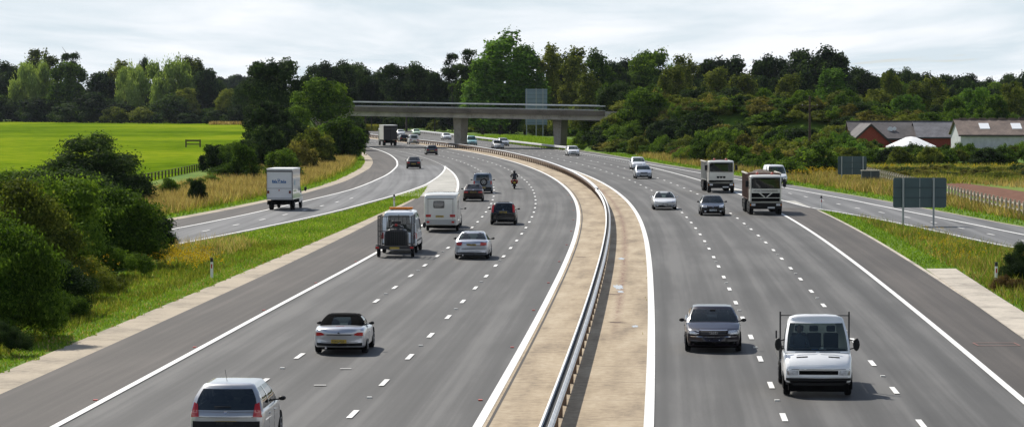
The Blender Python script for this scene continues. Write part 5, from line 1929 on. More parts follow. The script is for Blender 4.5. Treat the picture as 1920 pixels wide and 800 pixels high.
def car(name, label, cat, spec, color, face, px, py, sgn, fn=None, metal=0.0, rough=.32, group=None, detail=1, glass=None):
    """face: which detailing functions to run"""
    v = Veh(name, label, cat, group)
    L_, W_ = spec['L'], spec['W']
    bm_ = paint(spec['cname'], color, metal, rough)
    st = [(y, w * W_ / 2, z0, z1) for y, w, z0, z1 in spec['st']]
    v.solid(loft(st, L_, rb=.10, rt=spec.get('rt', .09), crown=spec.get('crown', .03), bulge=.02, bow=spec.get('bow', .14), bowf=spec.get('bowfr', .22)), 'body', bm_)
    cabin(v, spec['cab'], bm_, glass or GLASS, spec.get('roofm'), spec.get('side'))
    v.box('underbody', UNDER, -W_ / 2 + .12, W_ / 2 - .12, -L_ / 2 + .35, L_ / 2 - .35, .16, .42, bevel=0)
    rad = spec.get('rad', .31)
    for ya in spec['axles']:
        for x in (-1, 1):
            v.arch(x * W_ / 2, ya, rad)
            v.wheel(x * (W_ / 2 - .085), ya, rad, .20, RIM)
    if detail: seats(v, spec['cab']['zb'], spec.get('seats', (.1, -.8)), W_ * .21)
    zb = spec['cab']['zb']
    ym = spec['cab']['yf0'] - .45
    mz = spec.get('mz', zb + .07)
    for x in (-1, 1):
        v.mirror(x * (spec['cab']['w0'] - .02), ym, mz, spec.get('mirm', bm_))
    # door seams
    for x, axn in ((-1, 'L'), (1, 'R')):
        for y in spec.get('seams', (.95, -.1)):
            v.rect('door_seam', axn, y - .006, y + .006, .34, zb - .05, UNDER, offv=.003, n=(1, 4), th=.01)
        for y in spec.get('handles', (.05,)):
            v.rect('door_handle', axn, y - .09, y + .09, zb - .17, zb - .135, bm_, offv=.03, n=(2, 1), th=.03)
    face(v, spec, bm_)
    Y = at(px, py).y
    ov = (L_ / 2 + min(spec['axles'])) if sgn > 0 else (L_ / 2 - max(spec['axles']))
    v.place(px, py, L_, sgn, head(Y + 3, fn), ov)
    return v

def sedan_spec(L=4.6, W=1.8, Ht=1.42, cname='x', boot=.98, hood=.93, zb=.94, nose=.60, **kw):
    h = L / 2
    s = dict(L=L, W=W, cname=cname, axles=(-h + 1.02, h - .86),
             st=[(-h, .84, .34, boot - .17), (-h + .08, .92, .26, boot - .07), (-h + .45, .97, .22, boot - .01), (-h + 1.0, 1.0, .2, boot + .01), (-h + 1.5, 1.0, .2, zb + .0), (h - 1.6, 1.0, .2, zb - .01), (h - 1.2, .99, .2, hood), (h - .5, .95, .2, hood - .12), (h - .14, .90, .22, nose + .08), (h, .80, .30, nose)],
             cab=dict(zb=zb - .02, zt=Ht - .05, zr=Ht, yr0=-h + .62, yr1=-h + 1.45, yf1=h - 2.05, yf0=h - 1.22, w0=W / 2 * .94, w1=W / 2 * .70))
    s.update(kw)
    return s
def hatch_spec(L=4.2, W=1.75, Ht=1.5, cname='x', zb=.95, rear=.12, hood=.95, nose=.62, topr=.55, **kw):
    h = L / 2
    s = dict(L=L, W=W, cname=cname, axles=(-h + .75, h - .84),
             st=[(-h, .86, .32, zb - .12), (-h + .10, .95, .24, zb - .02), (-h + .5, 1.0, .2, zb), (h - 1.6, 1.0, .2, zb), (h - 1.15, .99, .2, hood), (h - .45, .95, .2, hood - .15), (h - .12, .90, .22, nose + .08), (h, .80, .30, nose)],
             cab=dict(zb=zb - .03, zt=Ht - .06, zr=Ht, yr0=-h + rear, yr1=-h + topr, yf1=h - 1.95, yf0=h - 1.08, w0=W / 2 * .95, w1=W / 2 * .74))
    s.update(kw)
    return s

# --- rear and front faces
def rear_basic(v, s, bm_, lights=((.50, .86, .62, .78),), plate=.55, lm=None, low=.44, badge=True, window=True, seed=1):
    h, W_ = s['L'] / 2, s['W']
    hw = W_ / 2
    v.rect('rear_bumper', 'r', -hw * .88, hw * .88, .30, low, DARKP, offv=.02, n=(12, 3), th=.06)
    for a, b, z0, z1 in lights:
        for x in (-1, 1):
            q = [(x * a * hw, z0 + .02), (x * b * hw, z0), (x * b * hw, z1), (x * a * hw, z1 - .02)]
            v.panel('tail_light', 'r', q, lm or REDL, offv=.012, n=(5, 4), th=.04)
    v.plate('r', 0, plate, seed=seed)
    if badge:
        v.rect('badge', 'r', -.045, .045, plate + .13, plate + .20, CHROME, offv=.015, n=(2, 2), rnd=.5)
    v.rect('boot_seam', 'r', -hw * .72, hw * .72, low + .02, low + .035, UNDER, offv=.004, n=(10, 1), th=.01)
    mb = MB(); mb.tube([(-hw * .5, -h - .02, .24), (-hw * .5, -h + .3, .24)], .035, 10); mb.build('exhaust', CHROME, v.r, smooth=True)
def front_basic(v, s, bm_, lamps=(.50, .90, .60, .76), grille=(-.42, .42, .56, .70), plate=.42, intake=(.26, .38), gm=None, seed=2, chrome=True, lens=None):
    h, W_ = s['L'] / 2, s['W']
    hw = W_ / 2
    v.rect('grille', 'f', grille[0] * hw, grille[1] * hw, grille[2], grille[3], gm or UNDER, offv=.010, n=(8, 3), th=.03)
    if chrome:
        v.rect('grille_trim', 'f', grille[0] * hw - .02, grille[1] * hw + .02, grille[3] - .005, grille[3] + .018, CHROME, offv=.018, n=(8, 1), th=.02)
        v.rect('badge', 'f', -.05, .05, (grille[2] + grille[3]) / 2 - .03, (grille[2] + grille[3]) / 2 + .03, CHROME, offv=.025, n=(2, 2), rnd=.5)
    for x in (-1, 1):
        a, b, z0, z1 = lamps
        q = [(x * a * hw, z0), (x * b * hw, z0 + .03), (x * b * hw, z1 + .04), (x * a * hw, z1)]
        v.panel('headlight', 'f', q, lens or CLEARL, offv=.014, n=(5, 3), th=.04)
        v.rect('fog_light', 'f', x * hw * .62 - .06, x * hw * .62 + .06, intake[0] + .02, intake[1] - .02, CLEARL, offv=.022, n=(2, 2), th=.03)
    v.rect('lower_intake', 'f', -hw * .80, hw * .80, intake[0], intake[1], UNDER, offv=.012, n=(10, 2), th=.04)
    v.plate('f', 0, plate, seed=seed)
def mir(v): pass

# ---- 1 silver people carrier, bottom left, rear
sp_ = hatch_spec(L=4.26, W=1.81, Ht=1.64, cname='silver_mpv', zb=1.02, rear=.05, topr=.42, hood=1.0, seats=(.3, -.55), crown=.02, seams=(1.0, .0, -.95), handles=(.15, -.8), mirm=DARKP, rad=.32)
sp_['cab'].update(w1=.63, w0=.86, tumble=.06, rw=.99, vl=(0, .05, .28, .52, .75, .88, 1.0), bowr=.13, cw=.88)
def f1(v, s, bm_):
    rear_basic(v, s, bm_, lights=(), plate=.70, low=.60, badge=False)
    v.rect('rear_bumper_lip', 'r', -.82, .82, .58, .75, DARKP, offv=.035, n=(12, 2), th=.06)
    for x in (-1, 1):
        q = [(x * .66, .86), (x * .875, .84), (x * .80, 1.20), (x * .70, 1.16)]
        v.panel('tail_light', 'r', q, REDL, offv=.02, n=(5, 6), th=.05)
        q = [(x * .70, .96), (x * .86, .95), (x * .84, 1.02), (x * .70, 1.02)]
        v.panel('indicator_lens', 'r', q, mat('pink_lens', (.62, .18, .16), .2, coat=.6), offv=.026, n=(4, 2), th=.03)
    v.rect('badge', 'r', -.055, .055, .94, 1.01, CHROME, offv=.012, n=(2, 2), rnd=.7)
    v.rect('tailgate_seam', 'r', -.66, .66, .845, .855, UNDER, offv=.004, n=(8, 1), th=.01)
    mb = MB(); mb.tube([(-.1, -1.1, 1.62), (-.1, -1.45, 1.95)], .006, 5); mb.build('aerial', BLK, v.r)
    v.box('rear_wiper', BLK, -.28, .12, -2.06, -2.045, 1.10, 1.118, bevel=0)
car('parked_car' if False else 'people_carrier', 'silver people carrier with tall red tail lights, cut by the bottom edge, lower left', 'car', sp_, (.50, .50, .50), f1, 431, 843, 1, metal=.55, glass=GLASSD)

# ---- 2 silver roadster with black hood
sp_ = sedan_spec(L=4.05, W=1.74, Ht=1.28, cname='silver_roadster', boot=.91, hood=.86, zb=.86, nose=.56, seats=(-.35,), rad=.33, roofm=mat('black_canvas', (.004, .004, .0045), 1.0, spec=.05, noise=.3, nscale=10), mirm=DARKP, seams=(.45, -.65), handles=(-.45,), rt=.13, bow=.26)
sp_['cab'].update(yr0=-1.30, yr1=-.78, yf1=.10, yf0=.62, w0=.72, w1=.55, rw=.62, tumble=.07, vwin=(1, 5), fb=.02)
sp_['side'] = [(.04, 0), (.56, 1), (.40, 0)]
sp_['mz'] = .92
def f2(v, s, bm_):
    rear_basic(v, s, bm_, lights=(), plate=.46, low=.40, badge=False)
    for x in (-1, 1):
        q = [(x * .46, .66), (x * .80, .615), (x * .84, .745), (x * .60, .755)]
        v.panel('tail_light', 'r', q, REDL, offv=.012, n=(6, 4), th=.05, rnd=.3)
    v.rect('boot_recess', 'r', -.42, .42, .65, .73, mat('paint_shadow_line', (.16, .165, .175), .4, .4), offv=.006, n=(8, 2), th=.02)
    v.rect('badge', 'r', -.04, .04, .71, .77, BLK, offv=.014, n=(2, 2), rnd=.7)
    v.rect('third_brake_light', 'T', -.14, .14, -1.60, -1.56, REDL, offv=.006, n=(2, 1), th=.01)
car('roadster', 'silver two-seat roadster with closed black fabric hood, left carriageway', 'car', sp_, (.50, .51, .54), f2, 641, 662, 1, metal=.5)

# ---- 5 silver saloon
sp_ = sedan_spec(L=4.52, W=1.82, Ht=1.43, cname='silver_saloon', boot=1.02, zb=.95, mirm=DARKP, seats=(.1, -.8), rt=.11, bow=.2)
sp_['cab'].update(rw=.99, w1=.60)
def f5(v, s, bm_):
    rear_basic(v, s, bm_, lights=(), plate=.80, low=.36, badge=False)
    for x in (-1, 1):
        q = [(x * .46, .74), (x * .86, .76), (x * .87, .90), (x * .50, .92)]
        v.panel('tail_light', 'r', q, REDL, offv=.012, n=(6, 4), th=.05)
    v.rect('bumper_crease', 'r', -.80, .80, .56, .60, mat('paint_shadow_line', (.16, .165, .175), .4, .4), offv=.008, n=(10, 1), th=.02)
car('saloon_car', 'silver saloon with dark red tail lights, right behind the caravan', 'car', sp_, (.50, .52, .57), f5, 885.5, 485.5, 1, metal=.45)

# ---- 6 dark hatch with tall red lights
sp_ = hatch_spec(L=4.15, W=1.74, Ht=1.50, cname='dark_hatch', zb=.96, rear=.10, topr=.50, mirm=DARKP)
sp_['cab'].update(rw=.70, w1=.60)
def f6(v, s, bm_):
    rear_basic(v, s, bm_, lights=(), plate=.86, low=.40, badge=False)
    for x in (-1, 1):
        q = [(x * .66, .86), (x * .83, .86), (x * .74, 1.36), (x * .62, 1.36)]
        v.panel('tail_light', 'r', q, mat('bright_red_lens', (.62, .03, .02), .2, coat=.6), offv=.02, n=(4, 8), th=.05)
    v.rect('sunroof', 'T', -.38, .38, -1.1, -.2, UNDER, offv=.012, n=(4, 4), th=.02)
    v.rect('badge', 'r', -.05, .05, 1.0, 1.06, CHROME, offv=.012, n=(2, 2), rnd=.5)
car('hatchback', 'dark hatchback with tall red pillar lights and a black sunroof, middle lane', 'car', sp_, (.016, .018, .022), f6, 944, 421.5, 1, rough=.25)

# ---- 7 dark red saloon/hatch
sp_ = sedan_spec(L=4.3, W=1.70, Ht=1.40, cname='dark_maroon', boot=1.0, zb=.93, mirm=DARKP)
def f7(v, s, bm_):
    rear_basic(v, s, bm_, lights=((.52, .92, .70, .86),), plate=.80, low=.40)
car('saloon_car', 'dark maroon saloon with light rear window in front of the four-wheel drive', 'car', sp_, (.030, .010, .010), f7, 887.5, 377.5, 1, rough=.3)

# ---- 8 silver/dark 4x4 with spare wheel
sp_ = hatch_spec(L=4.3, W=1.80, Ht=1.82, cname='steel_blue_4x4', zb=1.12, rear=.08, topr=.22, hood=1.08, nose=.8, rad=.37, mirm=DARKP)
sp_['cab'].update(w1=.76, rw=.84, zt=1.74)
def f8(v, s, bm_):
    rear_basic(v, s, bm_, lights=(), plate=.52, low=.56, badge=False)
    for x in (-1, 1):
        v.rect('tail_light', 'r', x * .70, x * .84, .82, 1.12, REDL, offv=.015, n=(2, 4), th=.04)
    w_ = v.wheel(.12, 0, .34, .22, RIM)
    w_.rotation_euler = (0, 0, -math.pi / 2)
    w_.location = (.10, -s['L'] / 2 - .10, 1.02)
    w_.name = 'spare_wheel'
    for x in (-.62, .62):
        v.box('roof_rail', DARKP, x - .02, x + .02, -1.6, .2, 1.80, 1.84, bevel=.005)
car('four_wheel_drive', 'pale steel-blue four-wheel drive with spare wheel on its tailgate', 'car', sp_, (.19, .22, .26), f8, 905, 362.5, 1, metal=.4)

# ---- 11 black car on slip, 12 small grey car
sp_ = sedan_spec(L=4.4, W=1.75, Ht=1.42, cname='black_saloon', mirm=DARKP)
def fr_(v, s, bm_): rear_basic(v, s, bm_, lights=((.52, .92, .66, .84),), plate=.60)
car('saloon_car', 'black saloon with bright roof alone on the left exit lane', 'car', sp_, (.012, .012, .014), fr_, 775.5, 316.5, 1, lambda Y: SRc(Y) if Y < 378 else lineL1(Y), detail=0)
sp_ = hatch_spec(L=4.2, W=1.76, Ht=1.46, cname='grey_hatch', mirm=DARKP)
car('hatchback', 'dark grey hatchback just past the bridge shadow, nearer the camera', 'car', sp_, (.06, .06, .065), fr_, 809.5, 290.5, 1, metal=.3, detail=0)
sp_ = hatch_spec(L=4.2, W=1.78, Ht=1.50, cname='black_hatch')
car('hatchback', 'small black car at the far left, beyond the bridge', 'car', sp_, (.012, .012, .014), fr_, 682.5, 265, 1, detail=0)
sp_ = hatch_spec(L=4.3, W=1.76, Ht=1.48, cname='black_estate')
car('hatchback', 'dark car between the far lorry and the white off-roader', 'car', sp_, (.012, .014, .018), fr_, 757.5, 266.5, 1, detail=0)
sp_ = hatch_spec(L=4.4, W=1.85, Ht=1.78, cname='white_offroader', zb=1.08, topr=.25, rear=.08, rad=.36)
sp_['cab'].update(zt=1.70, w1=.76)
car('four_wheel_drive', 'white off-roader right of the far lorry, seen from behind under the bridge', 'car', sp_, (.72, .72, .70), fr_, 776, 270.5, 1, detail=0)

# ---- oncoming cars
def ff_(v, s, bm_): front_basic(v, s, bm_)
sp_ = sedan_spec(L=4.88, W=1.88, Ht=1.44, cname='midnight_saloon', boot=1.0, hood=.95, zb=.95, nose=.66, bow=.16, bowfr=.26, mirm=DARKP, seats=(.25, -.7), rt=.08)
sp_['cab'].update(fb=.05, w1=.68)
def f30(v, s, bm_):
    hw = s['W'] / 2
    v.rect('grille', 'f', -.45, .45, .60, .76, UNDER, offv=.012, n=(8, 4), th=.03)
    for z in (.64, .68, .72):
        v.rect('grille_bar', 'f', -.43, .43, z - .006, z + .006, mat('grille_grey', (.09, .09, .095), .4, .5), offv=.020, n=(8, 1), th=.01)
    v.rect('grille_trim', 'f', -.47, .47, .755, .775, CHROME, offv=.018, n=(8, 1), th=.02)
    mb = MB()
    for i in range(4):                                  # four linked rings
        mb2 = MB()
        n = 14
        c = (-.09 + i * .06)
        for k2 in range(n):
            t = 2 * math.pi * k2 / n
            for rr2 in (.036, .046):
                mb2.v.append((c + rr2 * math.cos(t), 0, .685 + rr2 * math.sin(t)))
        for k2 in range(n):
            a = k2 * 2
            b = ((k2 + 1) % n) * 2
            mb2.f.append((a, b, b + 1, a + 1))
        mb.add(mb2.v, mb2.f)
    hy, _ = v.hit('f', 0, .685)
    mb.v = [(x, hy.y + .035, z) for x, y, z in mb.v]
    mb.build('badge', CHROME, v.r)
    for x in (-1, 1):
        q = [(x * .50, .60), (x * .89, .64), (x * .90, .77), (x * .50, .75)]
        v.panel('headlight', 'f', q, CLEARL, offv=.014, n=(6, 3), th=.04)
        q = [(x * .80, .645), (x * .885, .65), (x * .89, .75), (x * .82, .745)]
        v.panel('indicator_lens', 'f', q, mat('smoked_lens', (.25, .22, .2), .15, coat=.8), offv=.022, n=(2, 2), th=.03)
    v.rect('bumper_strip', 'f', -.88, .88, .535, .555, CHROME, offv=.022, n=(12, 1), th=.03)
    v.rect('front_bumper', 'f', -.86, .86, .40, .53, bm_, offv=.030, n=(12, 2), th=.06)
    v.rect('lower_intake', 'f', -.78, .78, .26, .38, UNDER, offv=.012, n=(10, 2), th=.04)
    v.plate('f', .05, .485, seed=4)
    v.box('rear_view_mirror', DARKP, -.1, .1, .55, .58, 1.28, 1.34, bevel=.01)
car('saloon_car', 'large dark blue-black saloon facing the camera, nearest in the right carriageway', 'car', sp_, (.030, .022, .038), f30, 1337, 659, -1, metal=.2, rough=.28)

sp_ = sedan_spec(L=4.35, W=1.80, Ht=1.36, cname='white_coupe', boot=.98, hood=.84, zb=.90, nose=.56, bowfr=.34, mirm=None)
sp_['mirm'] = paint('white_coupe', (.78, .78, .76))
sp_['cab'].update(w1=.60, zr=1.36, zt=1.30)
def f25(v, s, bm_):
    front_basic(v, s, bm_, lamps=(.60, .88, .56, .68), grille=(-.3, .3, .40, .44), plate=.46, intake=(.26, .38), chrome=False)
car('sports_coupe', 'white low coupe facing the camera in the inner lane', 'car', sp_, (.78, .78, .76), f25, 1246, 393.5, -1)
sp_ = sedan_spec(L=4.45, W=1.80, Ht=1.42, cname='black_coupe', hood=.90, nose=.62, mirm=DARKP)
car('saloon_car', 'black saloon with bright headlamps between the white coupe and the tipper lorries', 'car', sp_, (.014, .014, .018), ff_, 1336, 404.5, -1, rough=.25)
sp_ = hatch_spec(L=4.3, W=1.75, Ht=1.46, cname='silver_hatch', mirm=DARKP)
car('hatchback', 'silver-grey car with dark grille in front of the small white hatchback', 'car', sp_, (.30, .33, .38), ff_, 1206.5, 335.5, -1, metal=.4, detail=0)
sp_ = hatch_spec(L=4.1, W=1.72, Ht=1.52, cname='white_hatch')
car('hatchback', 'small white hatchback half hidden behind the silver-grey car', 'car', sp_, (.76, .77, .78), ff_, 1197.5, 318.5, -1, detail=0)
sp_ = hatch_spec(L=4.2, W=1.76, Ht=1.50, cname='white_car')
car('hatchback', 'white car facing us just right of the right bridge pier', 'car', sp_, (.76, .76, .75), ff_, 1075, 292.5, -1, detail=0)
sp_ = hatch_spec(L=4.2, W=1.76, Ht=1.46, cname='white_car')
car('hatchback', 'white car under the bridge midway between the piers', 'car', sp_, (.76, .76, .75), ff_, 935, 279.5, -1, detail=0)
sp_ = hatch_spec(L=4.2, W=1.76, Ht=1.46, cname='silver_car')
car('hatchback', 'silver car half behind the white one midway between the bridge piers', 'car', sp_, (.42, .43, .45), ff_, 945, 274, -1, detail=0)
sp_ = hatch_spec(L=4.3, W=1.80, Ht=1.75, cname='teal_mpv', zb=1.05, topr=.3)
car('hatchback', 'pale turquoise tall car right behind the left bridge pier', 'car', sp_, (.25, .52, .52), ff_, 885, 272.5, -1, detail=0)
sp_ = hatch_spec(L=4.3, W=1.78, Ht=1.46, cname='white_car')
car('hatchback', 'white car just left of the left bridge pier', 'car', sp_, (.76, .76, .75), ff_, 838, 262.5, -1, detail=0)
sp_ = hatch_spec(L=4.2, W=1.78, Ht=1.50, cname='mint_car')
car('hatchback', 'pale mint green car above the white off-roader, far carriageway', 'car', sp_, (.50, .68, .42), ff_, 781, 254, -1, detail=0)
sp_ = hatch_spec(L=4.3, W=1.78, Ht=1.46, cname='white_car')
car('hatchback', 'white car right beside the far lorry, far carriageway', 'car', sp_, (.76, .76, .75), ff_, 752, 255, -1, detail=0)
sp_ = hatch_spec(L=4.3, W=1.78, Ht=1.46, cname='white_car')
car('hatchback', 'tiny white car at the far bend, leftmost oncoming', 'car', sp_, (.76, .76, .75), ff_, 673, 244, -1, detail=0)

# ---- people
def figure(name, joints, bones, m, parent=None, root='pelvis'):
    keys = list(joints)
    me = bpy.data.meshes.new(name)
    me.from_pydata([joints[k_][:3] for k_ in keys], [(keys.index(a), keys.index(b)) for a, b in bones], [])
    o = bpy.data.objects.new(name, me)
    link(o, parent)
    sk = o.modifiers.new('skin', 'SKIN')
    sk.use_smooth_shade = True
    dat = me.skin_vertices[0].data if me.skin_vertices else None
    if dat is None:
        bm = bmesh.new(); bm.from_mesh(me); bm.verts.layers.skin.verify(); bm.to_mesh(me); bm.free()
        dat = me.skin_vertices[0].data
    for i, k_ in enumerate(keys):
        r_ = joints[k_][3]
        dat[i].radius = (r_, joints[k_][4] if len(joints[k_]) > 4 else r_)
        dat[i].use_root = (k_ == root)
    ss = o.modifiers.new('subsurf', 'SUBSURF')
    ss.levels = ss.render_levels = 2
    me.materials.append(m)
    return o
SKINM = mat('skin', (.42, .24, .17), .55)
def head_mesh(parent, c, scale=1.0, m=SKINM, facing=0.0):
    mb = MB()
    prof = [(-.12, .035), (-.10, .06), (-.06, .072), (-.02, .080), (.03, .084), (.07, .078), (.10, .055), (.115, .02)]
    mb.lathe(prof, 'z', 16)
    mb.v = [(x * .92, y * 1.12 + (.012 if (y > .05 and -.05 < z < .0) else 0), z) for x, y, z in mb.v]
    mb.v = [(x * scale, y * scale, z * scale) for x, y, z in mb.v]
    o = mb.build('head', m, parent, smooth=True, loc=c, rz=facing)
    n_ = MB().hexa([(-.012, .085, -.035), (.012, .085, -.035), (.012, .075, -.035), (-.012, .075, -.035)][::1], [(-.006, .088, .01), (.006, .088, .01), (.006, .075, .01), (-.006, .075, .01)])
    n_.build('nose', m, o)
    for x in (-1, 1):
        e = MB(); e.lathe([(x * .074, .018), (x * .084, .024), (x * .088, .01)], 'x', 8); e.build('ear', m, o, smooth=True)
        e = MB(); e.lathe([(.084, .010), (.090, .006)], 'y', 8, (x * .03, 0, .012)); e.build('eye', BLK, o)
    mth = MB().box(-.022, .022, .086, .089, -.065, -.058); mth.build('mouth', mat('lips', (.3, .12, .1), .6), o)
    hr = MB(); hr.lathe([(.02, .088), (.06, .088), (.10, .068), (.125, .02)], 'z', 14)
    hr.v = [(x * .94, y * 1.1 - .012, z) for x, y, z in hr.v]
    hr.build('hair', mat('hair_dark', (.03, .02, .015), .8), o, smooth=True)
    return o

# ---- flatbed van, white cab, facing us
def text_blocks(v, parent, axis, x0, x1, z0, z1, m, seed, off_=.02):
    rn = random.Random(seed)
    h0, _ = v.hit(axis, (x0 + x1) / 2, (z0 + z1) / 2)
    y = h0.y + (off_ if axis == 'f' else -off_)
    mb = MB()
    x = x0
    while x < x1:
        w_ = rn.uniform(.035, .07) * (z1 - z0) / .12
        if rn.random() < .14:
            x += w_ * .8
            continue
        zz1 = z1 - (rn.random() < .5) * (z1 - z0) * .25
        for a, b, c, d in ((x, x + w_ * .3, z0, zz1), (x + w_ * .3, x + w_ * .75, zz1 - (z1 - z0) * .22, zz1), (x + w_ * .55, x + w_ * .78, z0, z0 + (zz1 - z0) * .6)):
            mb.add([(a, y, c), (b, y, c), (b, y, d), (a, y, d)], [(0, 1, 2, 3)])
        x += w_
    return mb.build('lettering', m, parent)
v = Veh('flatbed_van', 'white-cabbed flatbed van with black stakes facing the camera, lower right', 'van')
WHITEP = paint('van_white', (.88, .88, .87))
st = [(.62, .97, .48, 1.24), (1.0, .985, .42, 1.26), (1.7, .985, .40, 1.26), (2.15, .98, .40, 1.20), (2.55, .95, .40, 1.06), (2.80, .92, .42, .90), (2.86, .88, .45, .84)]
v.solid(loft(st, 5.72, rb=.08, rt=.12, crown=.04, bulge=.015, bow=0, bowf=.14), 'body', WHITEP)
cabin(v, dict(zb=1.22, zt=2.12, zr=2.26, yr0=.62, yr1=.66, yf1=1.28, yf0=2.20, w0=.955, w1=.80, rw=.7, fb=.05, bowf=.14, vl=(0, .06, .28, .52, .75, .90, 1.0)), WHITEP, GLASS, None, [(.05, 0), (.75, 1), (.20, 0)])
v.rect('front_bumper', 'f', -.93, .93, .34, .56, DARKP, offv=.05, n=(14, 3), th=.10)
v.box('front_skirt', UNDER, -.86, .86, 2.3, 2.72, .16, .40, bevel=.03)
v.rect('grille', 'f', -.56, .56, .66, .77, UNDER, offv=.012, n=(10, 2), th=.03)
v.rect('grille_trim', 'f', -.92, .92, .575, .60, mat('trim_light', (.55, .55, .55), .4), offv=.02, n=(12, 1), th=.03)
v.rect('bonnet_seam', 'f', -.90, .90, .80, .815, UNDER, offv=.006, n=(12, 1), th=.01)
for x in (-1, 1):
    v.panel('headlight', 'f', [(x * .58, .64), (x * .90, .63), (x * .92, .80), (x * .60, .77)], CLEARL, offv=.018, n=(5, 3), th=.04)
    v.panel('indicator_lens', 'f', [(x * .84, .66), (x * .90, .66), (x * .915, .77), (x * .86, .76)], mat('smoked_lens', (.25, .22, .2), .15, coat=.8), offv=.026, n=(2, 2), th=.02)
    v.panel('bonnet_vent', 'f', [(x * .30, 1.13), (x * .62, 1.11), (x * .62, 1.135), (x * .30, 1.155)], UNDER, offv=.012, n=(3, 1), th=.02)
    v.box('wiper', BLK, min(x * .05, x * .65), max(x * .05, x * .65), 2.235, 2.25, 1.255, 1.27, bevel=0)
    v.arch(x * .99, 1.95, .35, .2); v.wheel(x * .88, 1.95, .35, .20, STEELR, 6)
    v.wheel(x * .84, -1.55, .35, .30, STEELR, 6)
    mb = MB(); mb.lathe([(-.05, .03), (-.04, .8), (0, 1), (.04, .9), (.05, .3)], 'y', 12)
    mb.v = [(a * .10 + x * 1.13, b + 1.95, c * .19 + 1.46) for a, b, c in mb.v]
    o = mb.build('door_mirror', DARKP, v.r, smooth=True)
    mb = MB(); mb.tube([(x * .93, 1.90, 1.6), (x * 1.08, 1.95, 1.56)], .018, 6); mb.tube([(x * .93, 1.90, 1.32), (x * 1.08, 1.95, 1.36)], .018, 6); mb.build('mirror_arm', DARKP, o)
    # stakes at the front of the bed and side boards
    v.box('stake', mat('black_steel', (.02, .02, .022), .6), x * 1.01 - .024, x * 1.01 + .024, .35, .42, .9, 2.30, bevel=.005)
    v.box('stake', mat('black_steel', (.02, .02, .022), .6), x * 1.01 - .024, x * 1.01 + .024, -2.7, -2.63, .9, 1.5, bevel=.005)
    v.box('side_board', mat('bed_board_grey', (.16, .16, .155), .6, noise=.3), min(x * 1.0, x * 1.045), max(x * 1.0, x * 1.045), -2.62, .34, .86, 1.26, bevel=.005)
    v.box('mud_guard', UNDER, min(x * .68, x * .99), max(x * .68, x * .99), -2.05, -1.05, .72, .78, bevel=.01)
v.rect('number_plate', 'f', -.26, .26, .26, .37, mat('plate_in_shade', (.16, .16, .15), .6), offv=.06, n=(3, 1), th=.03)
v.box('headboard', mat('black_steel', (.02, .02, .022), .6), -1.0, 1.0, .36, .39, 2.17, 2.20, bevel=.005)
v.box('headboard_mesh', mat('black_steel', (.02, .02, .022), .6), -1.0, 1.0, .37, .40, .9, 1.30, bevel=.005)
v.box('load_bed', mat('bed_board_grey', (.16, .16, .155), .6, noise=.3), -1.0, 1.0, -2.75, .45, .78, .86, bevel=.01)
v.box('chassis', UNDER, -.42, .42, -2.6, 2.0, .45, .74, bevel=.01)
v.box('dashboard', DARKP, -.85, .85, 1.55, 2.0, 1.18, 1.30, bevel=.03)
v.box('dash_paper', mat('paper_blue', (.10, .22, .62), .7), -.02, .16, 1.72, 1.95, 1.305, 1.315, bevel=0)
v.box('dash_paper', mat('paper_white', (.75, .75, .75), .7), -.26, -.06, 1.70, 1.93, 1.305, 1.315, bevel=0)
for x in (-.45, 0.05, .48):
    v.box('seat', SEATM, x - .22, x + .22, .80, .95, 1.1, 1.72, bevel=.05)
    v.box('headrest', SEATM, x - .13, x + .13, .83, .93, 1.75, 1.93, bevel=.04)
v.place(1532, 741, 5.72, -1, head(92), .9)
dr = figure('person', {'pelvis': (0, 0, 0, .16, .13), 'waist': (0, .02, .18, .15, .11), 'chest': (0, .02, .40, .19, .12), 'neck': (0, .03, .56, .055), 'headb': (0, .05, .64, .06), 'ls': (-.19, .03, .47, .065), 'le': (-.27, .20, .24, .048), 'lh': (-.15, .46, .28, .038), 'rs': (.19, .03, .47, .065), 're': (.27, .20, .24, .048), 'rh': (.15, .46, .28, .038), 'lk': (-.14, .42, .04, .08), 'rk': (.14, .42, .04, .08), 'lf': (-.14, .62, -.32, .05), 'rf': (.14, .62, -.32, .05)},
    [('pelvis', 'waist'), ('waist', 'chest'), ('chest', 'neck'), ('neck', 'headb'), ('chest', 'ls'), ('ls', 'le'), ('le', 'lh'), ('chest', 'rs'), ('rs', 're'), ('re', 'rh'), ('pelvis', 'lk'), ('lk', 'lf'), ('pelvis', 'rk'), ('rk', 'rf')], mat('shirt_grey_blue', (.12, .14, .19), .9))
head_mesh(dr, (0, .06, .74))
mw = v.r.matrix_basis if False else (Matrix.Translation(v.r.location) @ Matrix.Rotation(v.r.rotation_euler.z, 4, 'Z'))
dr.matrix_world = mw @ Matrix.Translation((.48, 1.02, 1.10))
tag(dr, 'driver in a dull blue shirt seen dimly behind the flatbed van windscreen', 'person')

